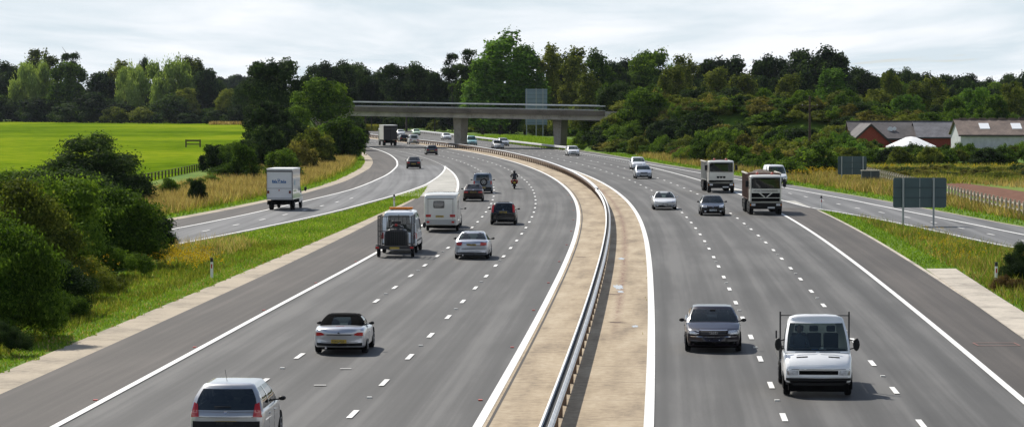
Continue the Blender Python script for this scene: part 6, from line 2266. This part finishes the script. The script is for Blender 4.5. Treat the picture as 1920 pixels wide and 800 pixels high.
# ---- van with trailer
v = Veh('works_van', 'white panel van with orange roof beacon bar, towing the black cage trailer', 'van')
WV = paint('van_white_blue', (.78, .82, .86))
st = [(-2.6, .94, .42, 1.15), (-2.5, .975, .40, 1.17), (-1.5, .98, .38, 1.18), (1.2, .98, .38, 1.18), (1.8, .97, .38, 1.08), (2.45, .92, .38, .88), (2.6, .84, .42, .80)]
v.solid(loft(st, 5.2, rb=.08, rt=.10, crown=.02, bulge=.015, bow=.05, bowf=.16), 'body', WV)
cabin(v, dict(zb=1.12, zt=2.22, zr=2.36, yr0=-2.60, yr1=-2.50, yf1=.75, yf0=1.75, w0=.965, w1=.80, rw=.86, tumble=.05, fb=.05, bowf=.12, bowr=.03, vwin=(1, 5)), WV, GLASSD, None, [(.03, 0), (.22, 1), (.75, 0)])
v.rect('door_split', 'r', -.012, .012, .55, 2.15, UNDER, offv=.02, n=(1, 8), th=.03)
v.rect('rear_bumper', 'r', -.9, .9, .42, .58, DARKP, offv=.03, n=(8, 2), th=.06)
for x in (-1, 1):
    v.panel('tail_light', 'r', [(x * .84, .82), (x * .93, .82), (x * .93, 1.16), (x * .84, 1.16)], REDL, offv=.02, n=(2, 5), th=.06)
    v.rect('tail_light', 'L' if x < 0 else 'R', -2.52, -2.42, .80, 1.16, REDL, offv=.02, n=(2, 4), th=.05)
    for y in (-1.65, 1.75):
        v.arch(x * .98, y, .34, .4); v.wheel(x * .88, y, .34, .2, STEELR, 6)
    v.mirror(x * .95, 1.35, 1.42, DARKP, w=.2, h=.34)
    v.rect('side_rubbing_strip', 'L' if x < 0 else 'R', -2.3, 1.3, .66, .74, DARKP, offv=.012, n=(8, 1), th=.02)
v.rect('door_handle', 'R', -2.0, -1.85, 1.18, 1.30, BLK, offv=.02, n=(2, 2), th=.03)
o = v.box('beacon_bar', mat('beacon_base', (.1, .1, .1), .5), -.62, .62, -.95, -.70, 2.36, 2.40, bevel=.01)
lens = MB().box(-.66, .66, -.98, -.66, 2.402, 2.52); lens.build('beacon_lens', ORANGEL, o, bevel=.03)
v.place(750, 474.5, 5.2, 1, head(170), .9)
r = Veh('cage_trailer', 'black mesh-sided trailer carrying a dark machine, towed by the white van', 'trailer')
BS = mat('black_steel', (.02, .02, .022), .6)
r.box('bed', BS, -.88, .88, -1.35, 1.3, .50, .60, bevel=.01)
r.box('rear_bar', BS, -1.04, 1.04, -1.42, -1.36, .46, .62, bevel=.01)
for x in (-1, 1):
    r.wheel(x * .92, -.6, .30, .17, STEELR, 5)
    r.box('mud_guard', BS, min(x * .82, x * 1.06), max(x * .82, x * 1.06), -1.0, -.2, .62, .68, bevel=.02)
    r.box('tail_light', REDL, x * .93 - .09, x * .93 + .09, -1.45, -1.422, .50, .60, bevel=.005)
    for y in (-1.3, 0, 1.25):
        r.box('cage_post', BS, x * .90 - .025, x * .90 + .025, y - .025, y + .025, .6, 2.25, bevel=0)
    mb = MB()
    for z in (.62, 1.15, 1.7, 2.22):
        mb.box(x * .90 - .018, x * .90 + .018, -1.28, 1.24, z, z + .035)
    for i in range(8):
        y = -1.28 + i * .33
        mb.box(x * .90 - .006, x * .90 + .006, y, y + .012, .6, 2.22)
    mb.build('cage_side', BS, r.r)
mb = MB()
for i in range(9):
    xx = -.88 + i * .22
    mb.box(xx - .010, xx + .010, -1.335, -1.315, .6, 2.24)
for z in (.62, 1.4, 2.2):
    mb.box(-.9, .9, -1.34, -1.31, z, z + .045)
mb.build('tailgate_mesh', BS, r.r)
r.box('tow_bar', BS, -.05, .05, 1.3, 2.2, .48, .56, bevel=.01)
mb = MB(); mb.box(-.26, .26, -1.45, -1.425, .47, .58); p = mb.build('number_plate', PLATEY, r.r)
mach = Veh('barrow_machine', 'dark rounded machine with ribbed cover standing on the cage trailer', 'machine')
mb = MB()
mb = loft([(-.55, .60, .02, .80), (-.45, .64, .0, .88), (.3, .64, .0, .90), (.5, .56, .02, .8)], 1.1, rb=.05, rt=.30, crown=.05, bulge=0, bow=.02)
mach.solid(mb, 'drum', mat('machine_black', (.014, .015, .016), .5), project=True)
for i in range(9):
    xx = -.48 + i * .12
    mach.box('rib', DARKP, xx - .015, xx + .015, -.60, -.55, .06, .60 + .26 * math.sqrt(max(0, 1 - (xx / .62) ** 2)), bevel=.005)
mach.box('engine_cover', mat('machine_grey', (.06, .065, .07), .5), -.36, .36, -.2, .4, .90, 1.04, bevel=.06)
mach.box('seat', BLK, -.24, .24, -.28, .05, 1.04, 1.14, bevel=.05)
mach.box('backrest', BLK, -.24, .24, -.02, .06, 1.14, 1.34, bevel=.04)
mach.box('warning_lamp', REDL, -.07, .07, -.33, -.285, 1.06, 1.18, bevel=.01)
r.place(742, 482.5, 2.7, 1, head(162), .75)
mach.r.location = r.r.location + Vector((0, 0, .60))
mach.r.rotation_euler = r.r.rotation_euler

# ---- caravan and its tow car
v = Veh('caravan', 'cream touring caravan seen from behind with small dark rear window', 'caravan')
CRM = paint('caravan_cream', (.70, .68, .62), rough=.4)
st = [(-2.55, .98, .48, 2.20), (-2.48, 1.04, .44, 2.34), (-2.2, 1.07, .42, 2.44), (-1, 1.08, .42, 2.48), (1.4, 1.08, .42, 2.46), (2.1, 1.07, .42, 2.20), (2.5, 1.0, .46, 1.6)]
v.solid(loft(st, 5.1, rb=.06, rt=.10, crown=.03, bulge=0, bow=.03, bowf=.1), 'body', CRM)
v.rect('rear_window', 'r', -.42, .22, 1.58, 1.98, GLASSD, offv=.02, n=(4, 4), th=.03, rnd=.12)
v.rect('window_frame', 'r', -.46, .26, 1.54, 2.02, mat('window_rubber', (.05, .05, .05), .6), offv=.010, n=(4, 4), th=.02, rnd=.12)
v.rect('trim_line', 'r', -1.02, 1.02, 2.12, 2.17, mat('caravan_trim', (.22, .21, .19), .5), offv=.012, n=(10, 1), th=.02)
v.rect('rear_panel', 'r', -.98, .98, .50, .82, mat('caravan_grey', (.38, .38, .36), .5), offv=.02, n=(10, 2), th=.05)
for x in (-1, 1):
    v.rect('seam', 'r', x * .80 - .012, x * .80 + .012, .85, 2.12, mat('caravan_trim', (.22, .21, .19), .5), offv=.012, n=(1, 6), th=.02)
    v.rect('tail_light', 'r', x * .78 - .17, x * .78 + .17, .98, 1.14, REDL, offv=.035, n=(3, 2), th=.05)
    v.rect('reflector', 'r', x * .80 - .09, x * .80 + .09, .60, .72, REDR, offv=.035, n=(2, 2), th=.03)
    v.rect('side_window', 'L' if x < 0 else 'R', -1.6, -.2, 1.45, 2.0, GLASSD, offv=.015, n=(4, 3), th=.03)
    v.arch(x * 1.08, -.1, .31, .42); v.wheel(x * .96, -.1, .31, .17, STEELR, 5)
    v.wheel(x * .90, -1.9, .30, .17, STEELR, 5) if False else None
v.plate('r', -.05, 1.02, seed=13)
v.box('underbody', UNDER, -.9, .9, -2.1, 2.1, .26, .46, bevel=0)
v.place(829, 433.5, 5.1, 1, head(197), 2.0)
cl = v.r.location.copy()
sp_ = hatch_spec(L=4.5, W=1.82, Ht=1.75, cname='tow_car_green', zb=1.05, topr=.25, rear=.08, rad=.35, mirm=DARKP)
sp_['mz'] = 1.2
tow = car('estate_car', 'dark tow car in front of the caravan, only its right mirror showing', 'car', sp_, (.03, .04, .04), fr_, 829, 433.5, 1, detail=0)
h_ = head(204)
tow.r.location = cl + Vector((math.sin(h_), math.cos(h_), 0)) * 5.9
tow.r.rotation_euler = (0, 0, -h_)
for ch in tow.r.children:
    if ch.name.startswith('door_mirror'):
        for vtx in ch.data.vertices: vtx.co.x += .14 if vtx.co.x > 0 else -.14
        for arm in ch.children:
            for vtx in arm.data.vertices: vtx.co.x += .07 if vtx.co.x > 0 else -.07

# ---- motorcycle and rider
v = Veh('motorcycle', 'dark motorcycle with red tail, ridden away in the outer lane', 'motorcycle')
def ywheel(y, rad, wd):
    mb = MB(); mb.lathe([(-wd / 2, rad * .7), (-wd * .45, rad * .92), (0, rad), (wd * .45, rad * .92), (wd / 2, rad * .7)], 'x', 24)
    o = mb.build('wheel', TYRE, v.r, smooth=True, loc=(0, y, rad))
    mb = MB(); mb.lathe([(-wd * .4, rad * .15), (-wd * .52, rad * .68), (wd * .52, rad * .68), (wd * .4, rad * .15)], 'x', 18); mb.build('rim', STEELR, o)
ywheel(-.68, .31, .19); ywheel(.75, .30, .13)
st = [(-.98, .07, .78, .92), (-.8, .12, .70, .90), (-.35, .16, .62, .84), (.05, .20, .45, .98), (.4, .24, .38, 1.02), (.68, .22, .50, 1.12), (.86, .10, .72, .95)]
mb = loft(st, 1.84, rb=.05, rt=.05, crown=.01, bulge=.01, bow=.02)
v.solid(mb, 'fairing', paint('bike_dark', (.02, .012, .012)))
v.box('engine', UNDER, -.2, .2, -.3, .35, .22, .62, bevel=.04)
v.box('tail_light', mat('bright_red_lens', (.62, .03, .02), .2), -.08, .08, -1.01, -.985, .80, .87, bevel=.01)
v.box('number_plate', PLATEY, -.11, .11, -1.02, -1.0, .52, .68, bevel=0)
v.box('mudguard', DARKP, -.08, .08, -1.0, -.7, .60, .74, bevel=.02)
for x in (-1, 1):
    v.box('pannier', mat('pannier_red', (.32, .05, .02), .5), min(x * .18, x * .34), max(x * .18, x * .34), -.85, -.40, .55, .86, bevel=.05)
    mb = MB(); mb.tube([(0, .55, 1.02), (x * .30, .42, 1.06)], .018, 6); mb.build('handlebar', DARKP, v.r)
    v.mirror(x * .18, .55, 1.20, DARKP, w=.12, h=.08, arm=.12)
    mb = MB(); mb.tube([(x * .17, -.2, .28), (x * .20, -.9, .40)], [.035, .05], 10); mb.build('exhaust', CHROME, v.r, smooth=True)
v.place(964.5, 354.5, 2.1, 1, head(283), .35)
J = {'pelvis': (0, -.28, .95, .17, .14), 'waist': (0, -.20, 1.12, .155, .12), 'chest': (0, -.02, 1.34, .20, .14), 'neck': (0, .06, 1.48, .06), 'ls': (-.20, .0, 1.40, .075), 'le': (-.34, .20, 1.18, .058), 'lw': (-.28, .42, 1.10, .042), 'rs': (.20, .0, 1.40, .075), 're': (.34, .20, 1.18, .058), 'rw': (.28, .42, 1.10, .042), 'lk': (-.24, .12, .78, .085), 'la': (-.22, -.22, .46, .055), 'lt': (-.22, -.02, .38, .045), 'rk': (.24, .12, .78, .085), 'ra': (.22, -.22, .46, .055), 'rt': (.22, -.02, .38, .045)}
rd = figure('person', J, [('pelvis', 'waist'), ('waist', 'chest'), ('chest', 'neck'), ('chest', 'ls'), ('ls', 'le'), ('le', 'lw'), ('chest', 'rs'), ('rs', 're'), ('re', 'rw'), ('pelvis', 'lk'), ('lk', 'la'), ('la', 'lt'), ('pelvis', 'rk'), ('rk', 'ra'), ('ra', 'rt')], mat('black_leather', (.012, .012, .013), .6))
hm = MB(); hm.lathe([(-.14, .06), (-.10, .11), (-.02, .135), (.06, .125), (.12, .08), (.145, .02)], 'z', 16)
hm.v = [(x, y * 1.15, z) for x, y, z in hm.v]
hm.build('helmet', paint('helmet_black', (.02, .02, .022)), rd, smooth=True, loc=(0, .12, 1.62))
for x in (-1, 1):
    g = MB(); g.lathe([(-.06, .02), (-.03, .045), (.02, .048), (.06, .02)], 'x', 10); g.build('glove', BLK, rd, smooth=True, loc=(x * .29, .44, 1.08))
rd.location = v.r.location
rd.rotation_euler = v.r.rotation_euler
tag(rd, 'motorcyclist in black leathers and black helmet leaning over the handlebars', 'person')

# ---- box lorry on the left slip road
v = Veh('box_lorry', 'white box-bodied lorry with blue lettering on its rear, on the left exit lane', 'lorry')
BOXW = paint('box_white', (.66, .66, .68), rough=.45)
v.box('box_body', BOXW, -1.0, 1.0, -3.1, .8, .80, 3.15, bevel=.03, project=True)
v.box('roof_edge', mat('box_roof_trim', (.80, .80, .79), .5), -1.02, 1.02, -3.13, .83, 3.152, 3.20, bevel=.01)
FR = mat('box_frame_dark', (.10, .10, .11), .5)
v.box('rear_frame', FR, -1.0, 1.0, -3.13, -3.102, 2.93, 3.06, bevel=.005)
v.box('rear_frame', FR, .95, 1.012, -3.13, -3.04, .78, 3.0, bevel=.005)
v.box('rear_frame', FR, -1.012, -.975, -3.13, -3.06, .78, 3.0, bevel=.005)
v.box('shutter_seam', FR, -.95, .94, -3.115, -3.102, 1.66, 1.69, bevel=0)
v.box('tail_lift', mat('tail_lift_grey', (.42, .42, .43), .5), -.96, .94, -3.16, -3.104, .80, .98, bevel=.01)
v.box('rear_bumper', UNDER, -.98, .98, -3.05, -2.9, .42, .74, bevel=.02)
for x in (-.88, .80):
    v.box('tail_light', mat('dark_red_lens', (.12, .01, .01), .3), x - .08, x + .08, -3.15, -3.105, 1.28, 1.50, bevel=.01)
v.box('lock_lamp', REDL, -.08, -.0, -3.14, -3.105, 1.48, 1.58, bevel=.01)
lg_ = MB()
rn = random.Random(8)
for x0, w_, z0, z1 in ((-.58, .10, 2.12, 2.32), (-.46, .09, 2.12, 2.26), (-.36, .05, 2.12, 2.34), (-.29, .10, 2.12, 2.24), (-.14, .04, 2.22, 2.46), (-.09, .05, 2.14, 2.30), (-.02, .05, 2.22, 2.40), (.08, .10, 2.12, 2.28), (.20, .08, 2.12, 2.24), (.30, .05, 2.12, 2.32), (.38, .12, 2.12, 2.24), (-.58, 1.08, 2.06, 2.10)):
    lg_.box(x0, x0 + w_, -3.112, -3.102, z0, z1)
lg_.build('lettering', mat('logo_blue', (.03, .12, .30), .5), v.r)
lg_ = MB()
for y0, w_, z0, z1 in ((-2.3, .14, 1.9, 2.3), (-2.05, .10, 1.9, 2.25), (-1.85, .14, 1.9, 2.3)):
    lg_.box(1.002, 1.01, y0, y0 + w_, z0, z1)
lg_.build('side_lettering', mat('logo_pale_blue', (.30, .42, .50), .5), v.r)
v.box('side_stripe', mat('logo_green', (.30, .42, .16), .5), 1.002, 1.01, -2.6, -1.2, 1.42, 1.50, bevel=0)
st = [(.9, .95, .5, 1.2), (1.6, .95, .45, 1.2), (2.3, .94, .45, 1.1), (2.9, .9, .48, .9)]
v.solid(loft(st, 5.8, rb=.06, rt=.1, bow=0, bowf=.12), 'cab_body', BOXW)
cabin(v, dict(zb=1.16, zt=2.05, zr=2.2, yr0=.9, yr1=.95, yf1=1.5, yf0=2.3, w0=.92, w1=.78), BOXW, GLASS, None, [(.05, 0), (.7, 1), (.25, 0)])
v.box('chassis', UNDER, -.45, .45, -3.0, 2.3, .45, .78, bevel=.01)
for x in (-1, 1):
    v.wheel(x * .82, -1.9, .36, .32, STEELR, 6); v.wheel(x * .86, 1.9, .36, .2, STEELR, 6)
    v.box('side_guard', UNDER, min(x * .8, x * .96), max(x * .8, x * .96), -1.3, .6, .5, .78, bevel=.02)
    v.mirror(x * .95, 1.9, 1.5, DARKP, w=.2, h=.36, arm=.2)
v.plate('r', 0, .9, seed=5)
v.place(529, 393.5, 6.2, 1, head(235, SLc), 1.2)

# ---- far dark lorry
v = Veh('box_lorry', 'dark grey box lorry with pale roof edge driving away beneath the bridge', 'lorry')
DG = mat('lorry_dark_curtain', (.055, .055, .06), .6, noise=.3, nscale=1)
v.box('box_body', DG, -1.25, 1.25, -4.6, 2.4, 1.05, 3.62, bevel=.03, project=True)
v.box('roof_edge', mat('lorry_roof_pale', (.66, .66, .64), .5), -1.28, 1.28, -4.63, 2.43, 3.622, 3.76, bevel=.02)
v.box('rear_door_seam', UNDER, -.02, .02, -4.62, -4.602, 1.1, 3.3, bevel=0)
v.box('rear_frame', mat('lorry_frame', (.11, .11, .12), .5), -1.2, 1.2, -4.625, -4.602, 3.0, 3.1, bevel=0)
v.box('underrun_bar', UNDER, -1.2, 1.2, -4.5, -4.35, .5, .98, bevel=.02)
v.box('cab', paint('lorry_cab_white', (.7, .7, .68)), -1.22, 1.22, 2.6, 4.6, .7, 3.1, bevel=.1)
v.box('chassis', UNDER, -.45, .45, -4.4, 4.3, .6, 1.04, bevel=.01)
for x in (-1, 1):
    v.wheel(x * 1.0, -3.2, .5, .5, STEELR, 6); v.wheel(x * 1.08, 3.4, .5, .3, STEELR, 6)
    v.box('side_wall', mat('lorry_side_pale', (.50, .50, .48), .8, spec=.1), min(x * 1.252, x * 1.262), max(x * 1.252, x * 1.262), -4.55, 2.35, 1.1, 3.6, bevel=0)
    v.box('tail_light', REDL, x * 1.05 - .1, x * 1.05 + .1, -4.52, -4.502, .72, .86, bevel=.005)
v.place(730.5, 273.5, 9.2, 1, head(550), 1.4)

# ---- tipper lorries
def tipper(label, px, py, text=False, load=True, v1=True):
    v = Veh('tipper_lorry', label, 'lorry')
    CW = paint('tipper_cream', (.62, .60, .53), rough=.45)
    st = [(2.2, 1.14, .95, 2.80), (2.35, 1.17, .90, 2.88), (3.3, 1.17, .90, 2.92), (3.85, 1.16, .90, 2.86), (3.98, 1.12, .92, 2.76)]
    v.solid(loft(st, 7.96, rb=.05, rt=.12, crown=.03, bulge=0, bow=0, bowf=.07, n=20), 'cab', CW)
    v.rect('windscreen', 'f', -1.02, 1.02, 1.96, 2.70, GLASSD, offv=.02, n=(10, 5), th=.05)
    v.rect('windscreen_rubber', 'f', -1.06, 1.06, 1.92, 2.74, UNDER, offv=.010, n=(10, 5), th=.03)
    for x in (-1, 1):
        v.rect('side_window', 'L' if x < 0 else 'R', 2.9, 3.75, 1.9, 2.6, GLASSD, offv=.012, n=(4, 3), th=.03)
        v.box('wiper', BLK, min(x * .1, x * .8), max(x * .1, x * .8), 4.03, 4.045, 1.95, 1.97, bevel=0)
    if v1:
        v.rect('grille', 'f', -1.05, 1.05, .98, 1.60, UNDER, offv=.012, n=(10, 4), th=.03)
        # pale bonnet panel dipping in a v between two dark intakes
        for x in (-1, 1):
            v.panel('grille_surround', 'f', [(x * .02, 1.30), (x * .14, 1.30), (x * .55, 1.62), (x * .42, 1.64)], CW, offv=.022, n=(5, 2), th=.02)
        v.rect('grille_surround', 'f', -1.05, 1.05, 1.22, 1.27, CW, offv=.022, n=(10, 1), th=.02)
        v.rect('badge', 'f', -.09, .09, 1.40, 1.55, DARKP, offv=.026, n=(2, 2), rnd=.4)
    else:
        v.rect('grille', 'f', -1.10, 1.10, .95, 1.14, UNDER, offv=.012, n=(10, 3), th=.03)
        for x in (-.28, 0, .28):
            v.panel('grille_opening', 'f', [(x - .10, 1.33), (x + .10, 1.33), (x + .13, 1.50), (x - .13, 1.50)], UNDER, offv=.012, n=(3, 2), th=.02)
        v.rect('trim_line', 'f', -1.1, 1.1, 1.86, 1.89, DARKP, offv=.014, n=(10, 1), th=.02)
    v.box('front_bumper', mat('tipper_bumper', (.014, .013, .012), .8, spec=.2), -1.20, 1.20, 3.72, 4.06, .42, .90, bevel=.04, project=False)
    v.box('bumper_strip', mat('tipper_bumper_line', (.34, .33, .27), .6), -1.18, 1.18, 4.062, 4.075, .86, .895, bevel=0)
    for x in (-1, 1):
        v.box('headlight', CLEARL, x * .92 - .15, x * .92 + .15, 4.062, 4.085, .66, .82, bevel=.02)
        v.box('indicator_lens', ORANGEL, x * 1.12 - .04, x * 1.12 + .04, 4.062, 4.08, .68, .78, bevel=.005)
        mb = MB(); mb.tube([(x * 1.15, 3.85, 2.72), (x * 1.38, 3.95, 2.70), (x * 1.38, 3.95, 1.95), (x * 1.17, 3.88, 1.93)], .02, 6); mb.build('mirror_arm', DARKP, v.r)
        v.box('door_mirror', DARKP, x * 1.38 - .12, x * 1.38 + .12, 3.86, 3.98, 2.05, 2.52, bevel=.03)
        v.box('step', UNDER, min(x * .9, x * 1.18), max(x * .9, x * 1.18), 2.5, 3.0, .42, .9, bevel=.02)
        for y in (3.35, -1.9, -3.2) + ((1.7,) if v1 else ()):
            v.wheel(x * (1.05 if y > 0 else .98), y, .52, .32 if y > 0 else .5, STEELR, 8)
        v.box('mud_flap', UNDER, x * 1.0 - .25, x * 1.0 + .25, -3.95, -3.92, .3, .95, bevel=0)
    v.box('number_plate', PLATEW, -.26 - .4, .26 - .4, 4.062, 4.075, .47, .58, bevel=0)
    v.box('chassis', UNDER, -.45, .45, -3.9, 3.7, .62, 1.02, bevel=.01)
    v.box('fuel_tank', DARKP, -1.15, -.55, .2, 1.4, .5, 1.0, bevel=.08)
    TB = mat('tipper_body_brown', (.20, .115, .085), .7, noise=.45, nscale=1.2) if v1 else mat('tipper_body_pale', (.50, .50, .46), .7, noise=.4, nscale=1.2)
    b = MB()
    z0, z1 = 1.08, 2.95 if v1 else 2.75
    b.box(-1.22, 1.22, -3.9, 2.0, z0, z0 + .10)
    for x0, x1 in ((-1.24, -1.18), (1.18, 1.24)):
        b.box(x0, x1, -3.9, 2.0, z0 + .10, z1)
    b.box(-1.18, 1.18, 1.94, 2.0, z0 + .10, z1 + .1)
    b.box(-1.18, 1.18, -3.9, -3.84, z0 + .10, z1)
    body = b.build('tipper_body', TB, v.r, bevel=.01)
    for x in (-1, 1):
        for y in (-3.2, -2.2, -1.2, -.2, .8, 1.7):
            v.box('body_rib', TB, min(x * 1.242, x * 1.30), max(x * 1.242, x * 1.30), y - .05, y + .05, z0 + .1, z1 - .02, bevel=.01)
        v.box('top_rail', mat('tipper_rail_cream', (.50, .47, .40), .6), min(x * 1.17, x * 1.31), max(x * 1.17, x * 1.31), -3.9, 2.02, z1, z1 + .09, bevel=.01)
    if load:
        mb = MB()
        n = 14
        rn = random.Random(int(px))
        for j in range(n + 1):
            for i in range(n + 1):
                x, y = -1.17 + 2.34 * i / n, -3.8 + 5.7 * j / n
                e = (1 - (x / 1.17) ** 2) * (1 - abs((y + .95) / 2.9) ** 3)
                mb.v.append((x, y, z1 - .25 + .50 * e + rn.uniform(-.05, .05)))
        for j in range(n):
            for i in range(n):
                q = j * (n + 1) + i
                mb.f.append((q, q + 1, q + n + 2, q + n + 1))
        mb.build('load', mat('load_soil', (.17, .13, .10), .95, noise=.5, nscale=4), v.r)
    for x in (-.55, .55):
        mb = MB(); mb.lathe([(2.92, .07), (2.97, .11), (3.07, .10), (3.12, .04)], 'z', 12, (x, 2.75, 0))
        mb.build('roof_beacon', mat('beacon_red', (.42, .05, .02), .3, coat=.5), v.r, smooth=True)
    v.box('roof_bar', mat('roof_bar_brown', (.16, .09, .07), .6), -.75, .75, 2.45, 2.52, 2.94, 3.02, bevel=.01)
    if text:
        text_blocks(v, v.r, 'f', -.92, .92, 1.70, 1.82, mat('lettering_dark', (.06, .06, .06), .6), 31, .012)
    v.place(px, py, 7.96, -1, head(at(px, py).y + 3) + (R(-.3)), .65)
    return v
tipper('tipper lorry with brown load body and black v-shaped grille, nearer of the two lorries', 1434.5, 402.5, True, True, True)
tipper('pale tipper lorry with three small grille openings, farther of the two lorries', 1351, 361.5, False, False, False)

# ---- white van on the right slip road, behind the near tipper
v = Veh('panel_van', 'small white van on the right slip road, half hidden behind the near tipper lorry', 'van')
st = [(-2.2, .88, .40, 1.10), (-2.1, .93, .38, 1.12), (-1.0, .94, .36, 1.12), (1.0, .94, .36, 1.10), (1.7, .93, .36, .98), (2.1, .88, .38, .82), (2.2, .8, .42, .74)]
v.solid(loft(st, 4.4, rb=.08, rt=.10, bow=.05, bowf=.18), 'body', WHITEP)
cabin(v, dict(zb=1.06, zt=1.86, zr=1.95, yr0=-2.18, yr1=-2.1, yf1=.55, yf0=1.45, w0=.92, w1=.78), WHITEP, GLASS, None, [(.04, 0), (.26, 1), (.70, 0)])
front_basic(v, dict(L=4.4, W=1.88), WHITEP, lamps=(.6, .92, .66, .84), grille=(-.5, .5, .56, .70), chrome=False)
v.rect('front_bumper', 'f', -.9, .9, .36, .54, DARKP, offv=.04, n=(10, 3), th=.08)
for x in (-1, 1):
    for y in (-1.4, 1.35):
        v.arch(x * .93, y, .31, .38); v.wheel(x * .85, y, .31, .2, STEELR, 6)
    v.mirror(x * .9, 1.1, 1.28, DARKP, w=.2, h=.26)
v.place(1457, 346.5, 4.4, -1, head(298, R2c), .85)

# ------------------------------------------------------------------ faint summer haze
mb = MB()
mb.box(-2300, 2300, -60, 2300, -1.2, 60)
hz = bpy.data.materials.new('haze_air')
hz.use_nodes = True
t_ = hz.node_tree
t_.nodes.remove(t_.nodes['Principled BSDF'])
pv = t_.nodes.new('ShaderNodeVolumePrincipled')
pv.inputs['Color'].default_value = (.80, .88, 1, 1)
pv.inputs['Density'].default_value = .000022
pv.inputs['Anisotropy'].default_value = .0
t_.links.new(pv.outputs[0], t_.nodes['Material Output'].inputs['Volume'])
tag(mb.build('haze', hz), 'faint pale haze over the whole landscape', 'haze', kind='stuff')
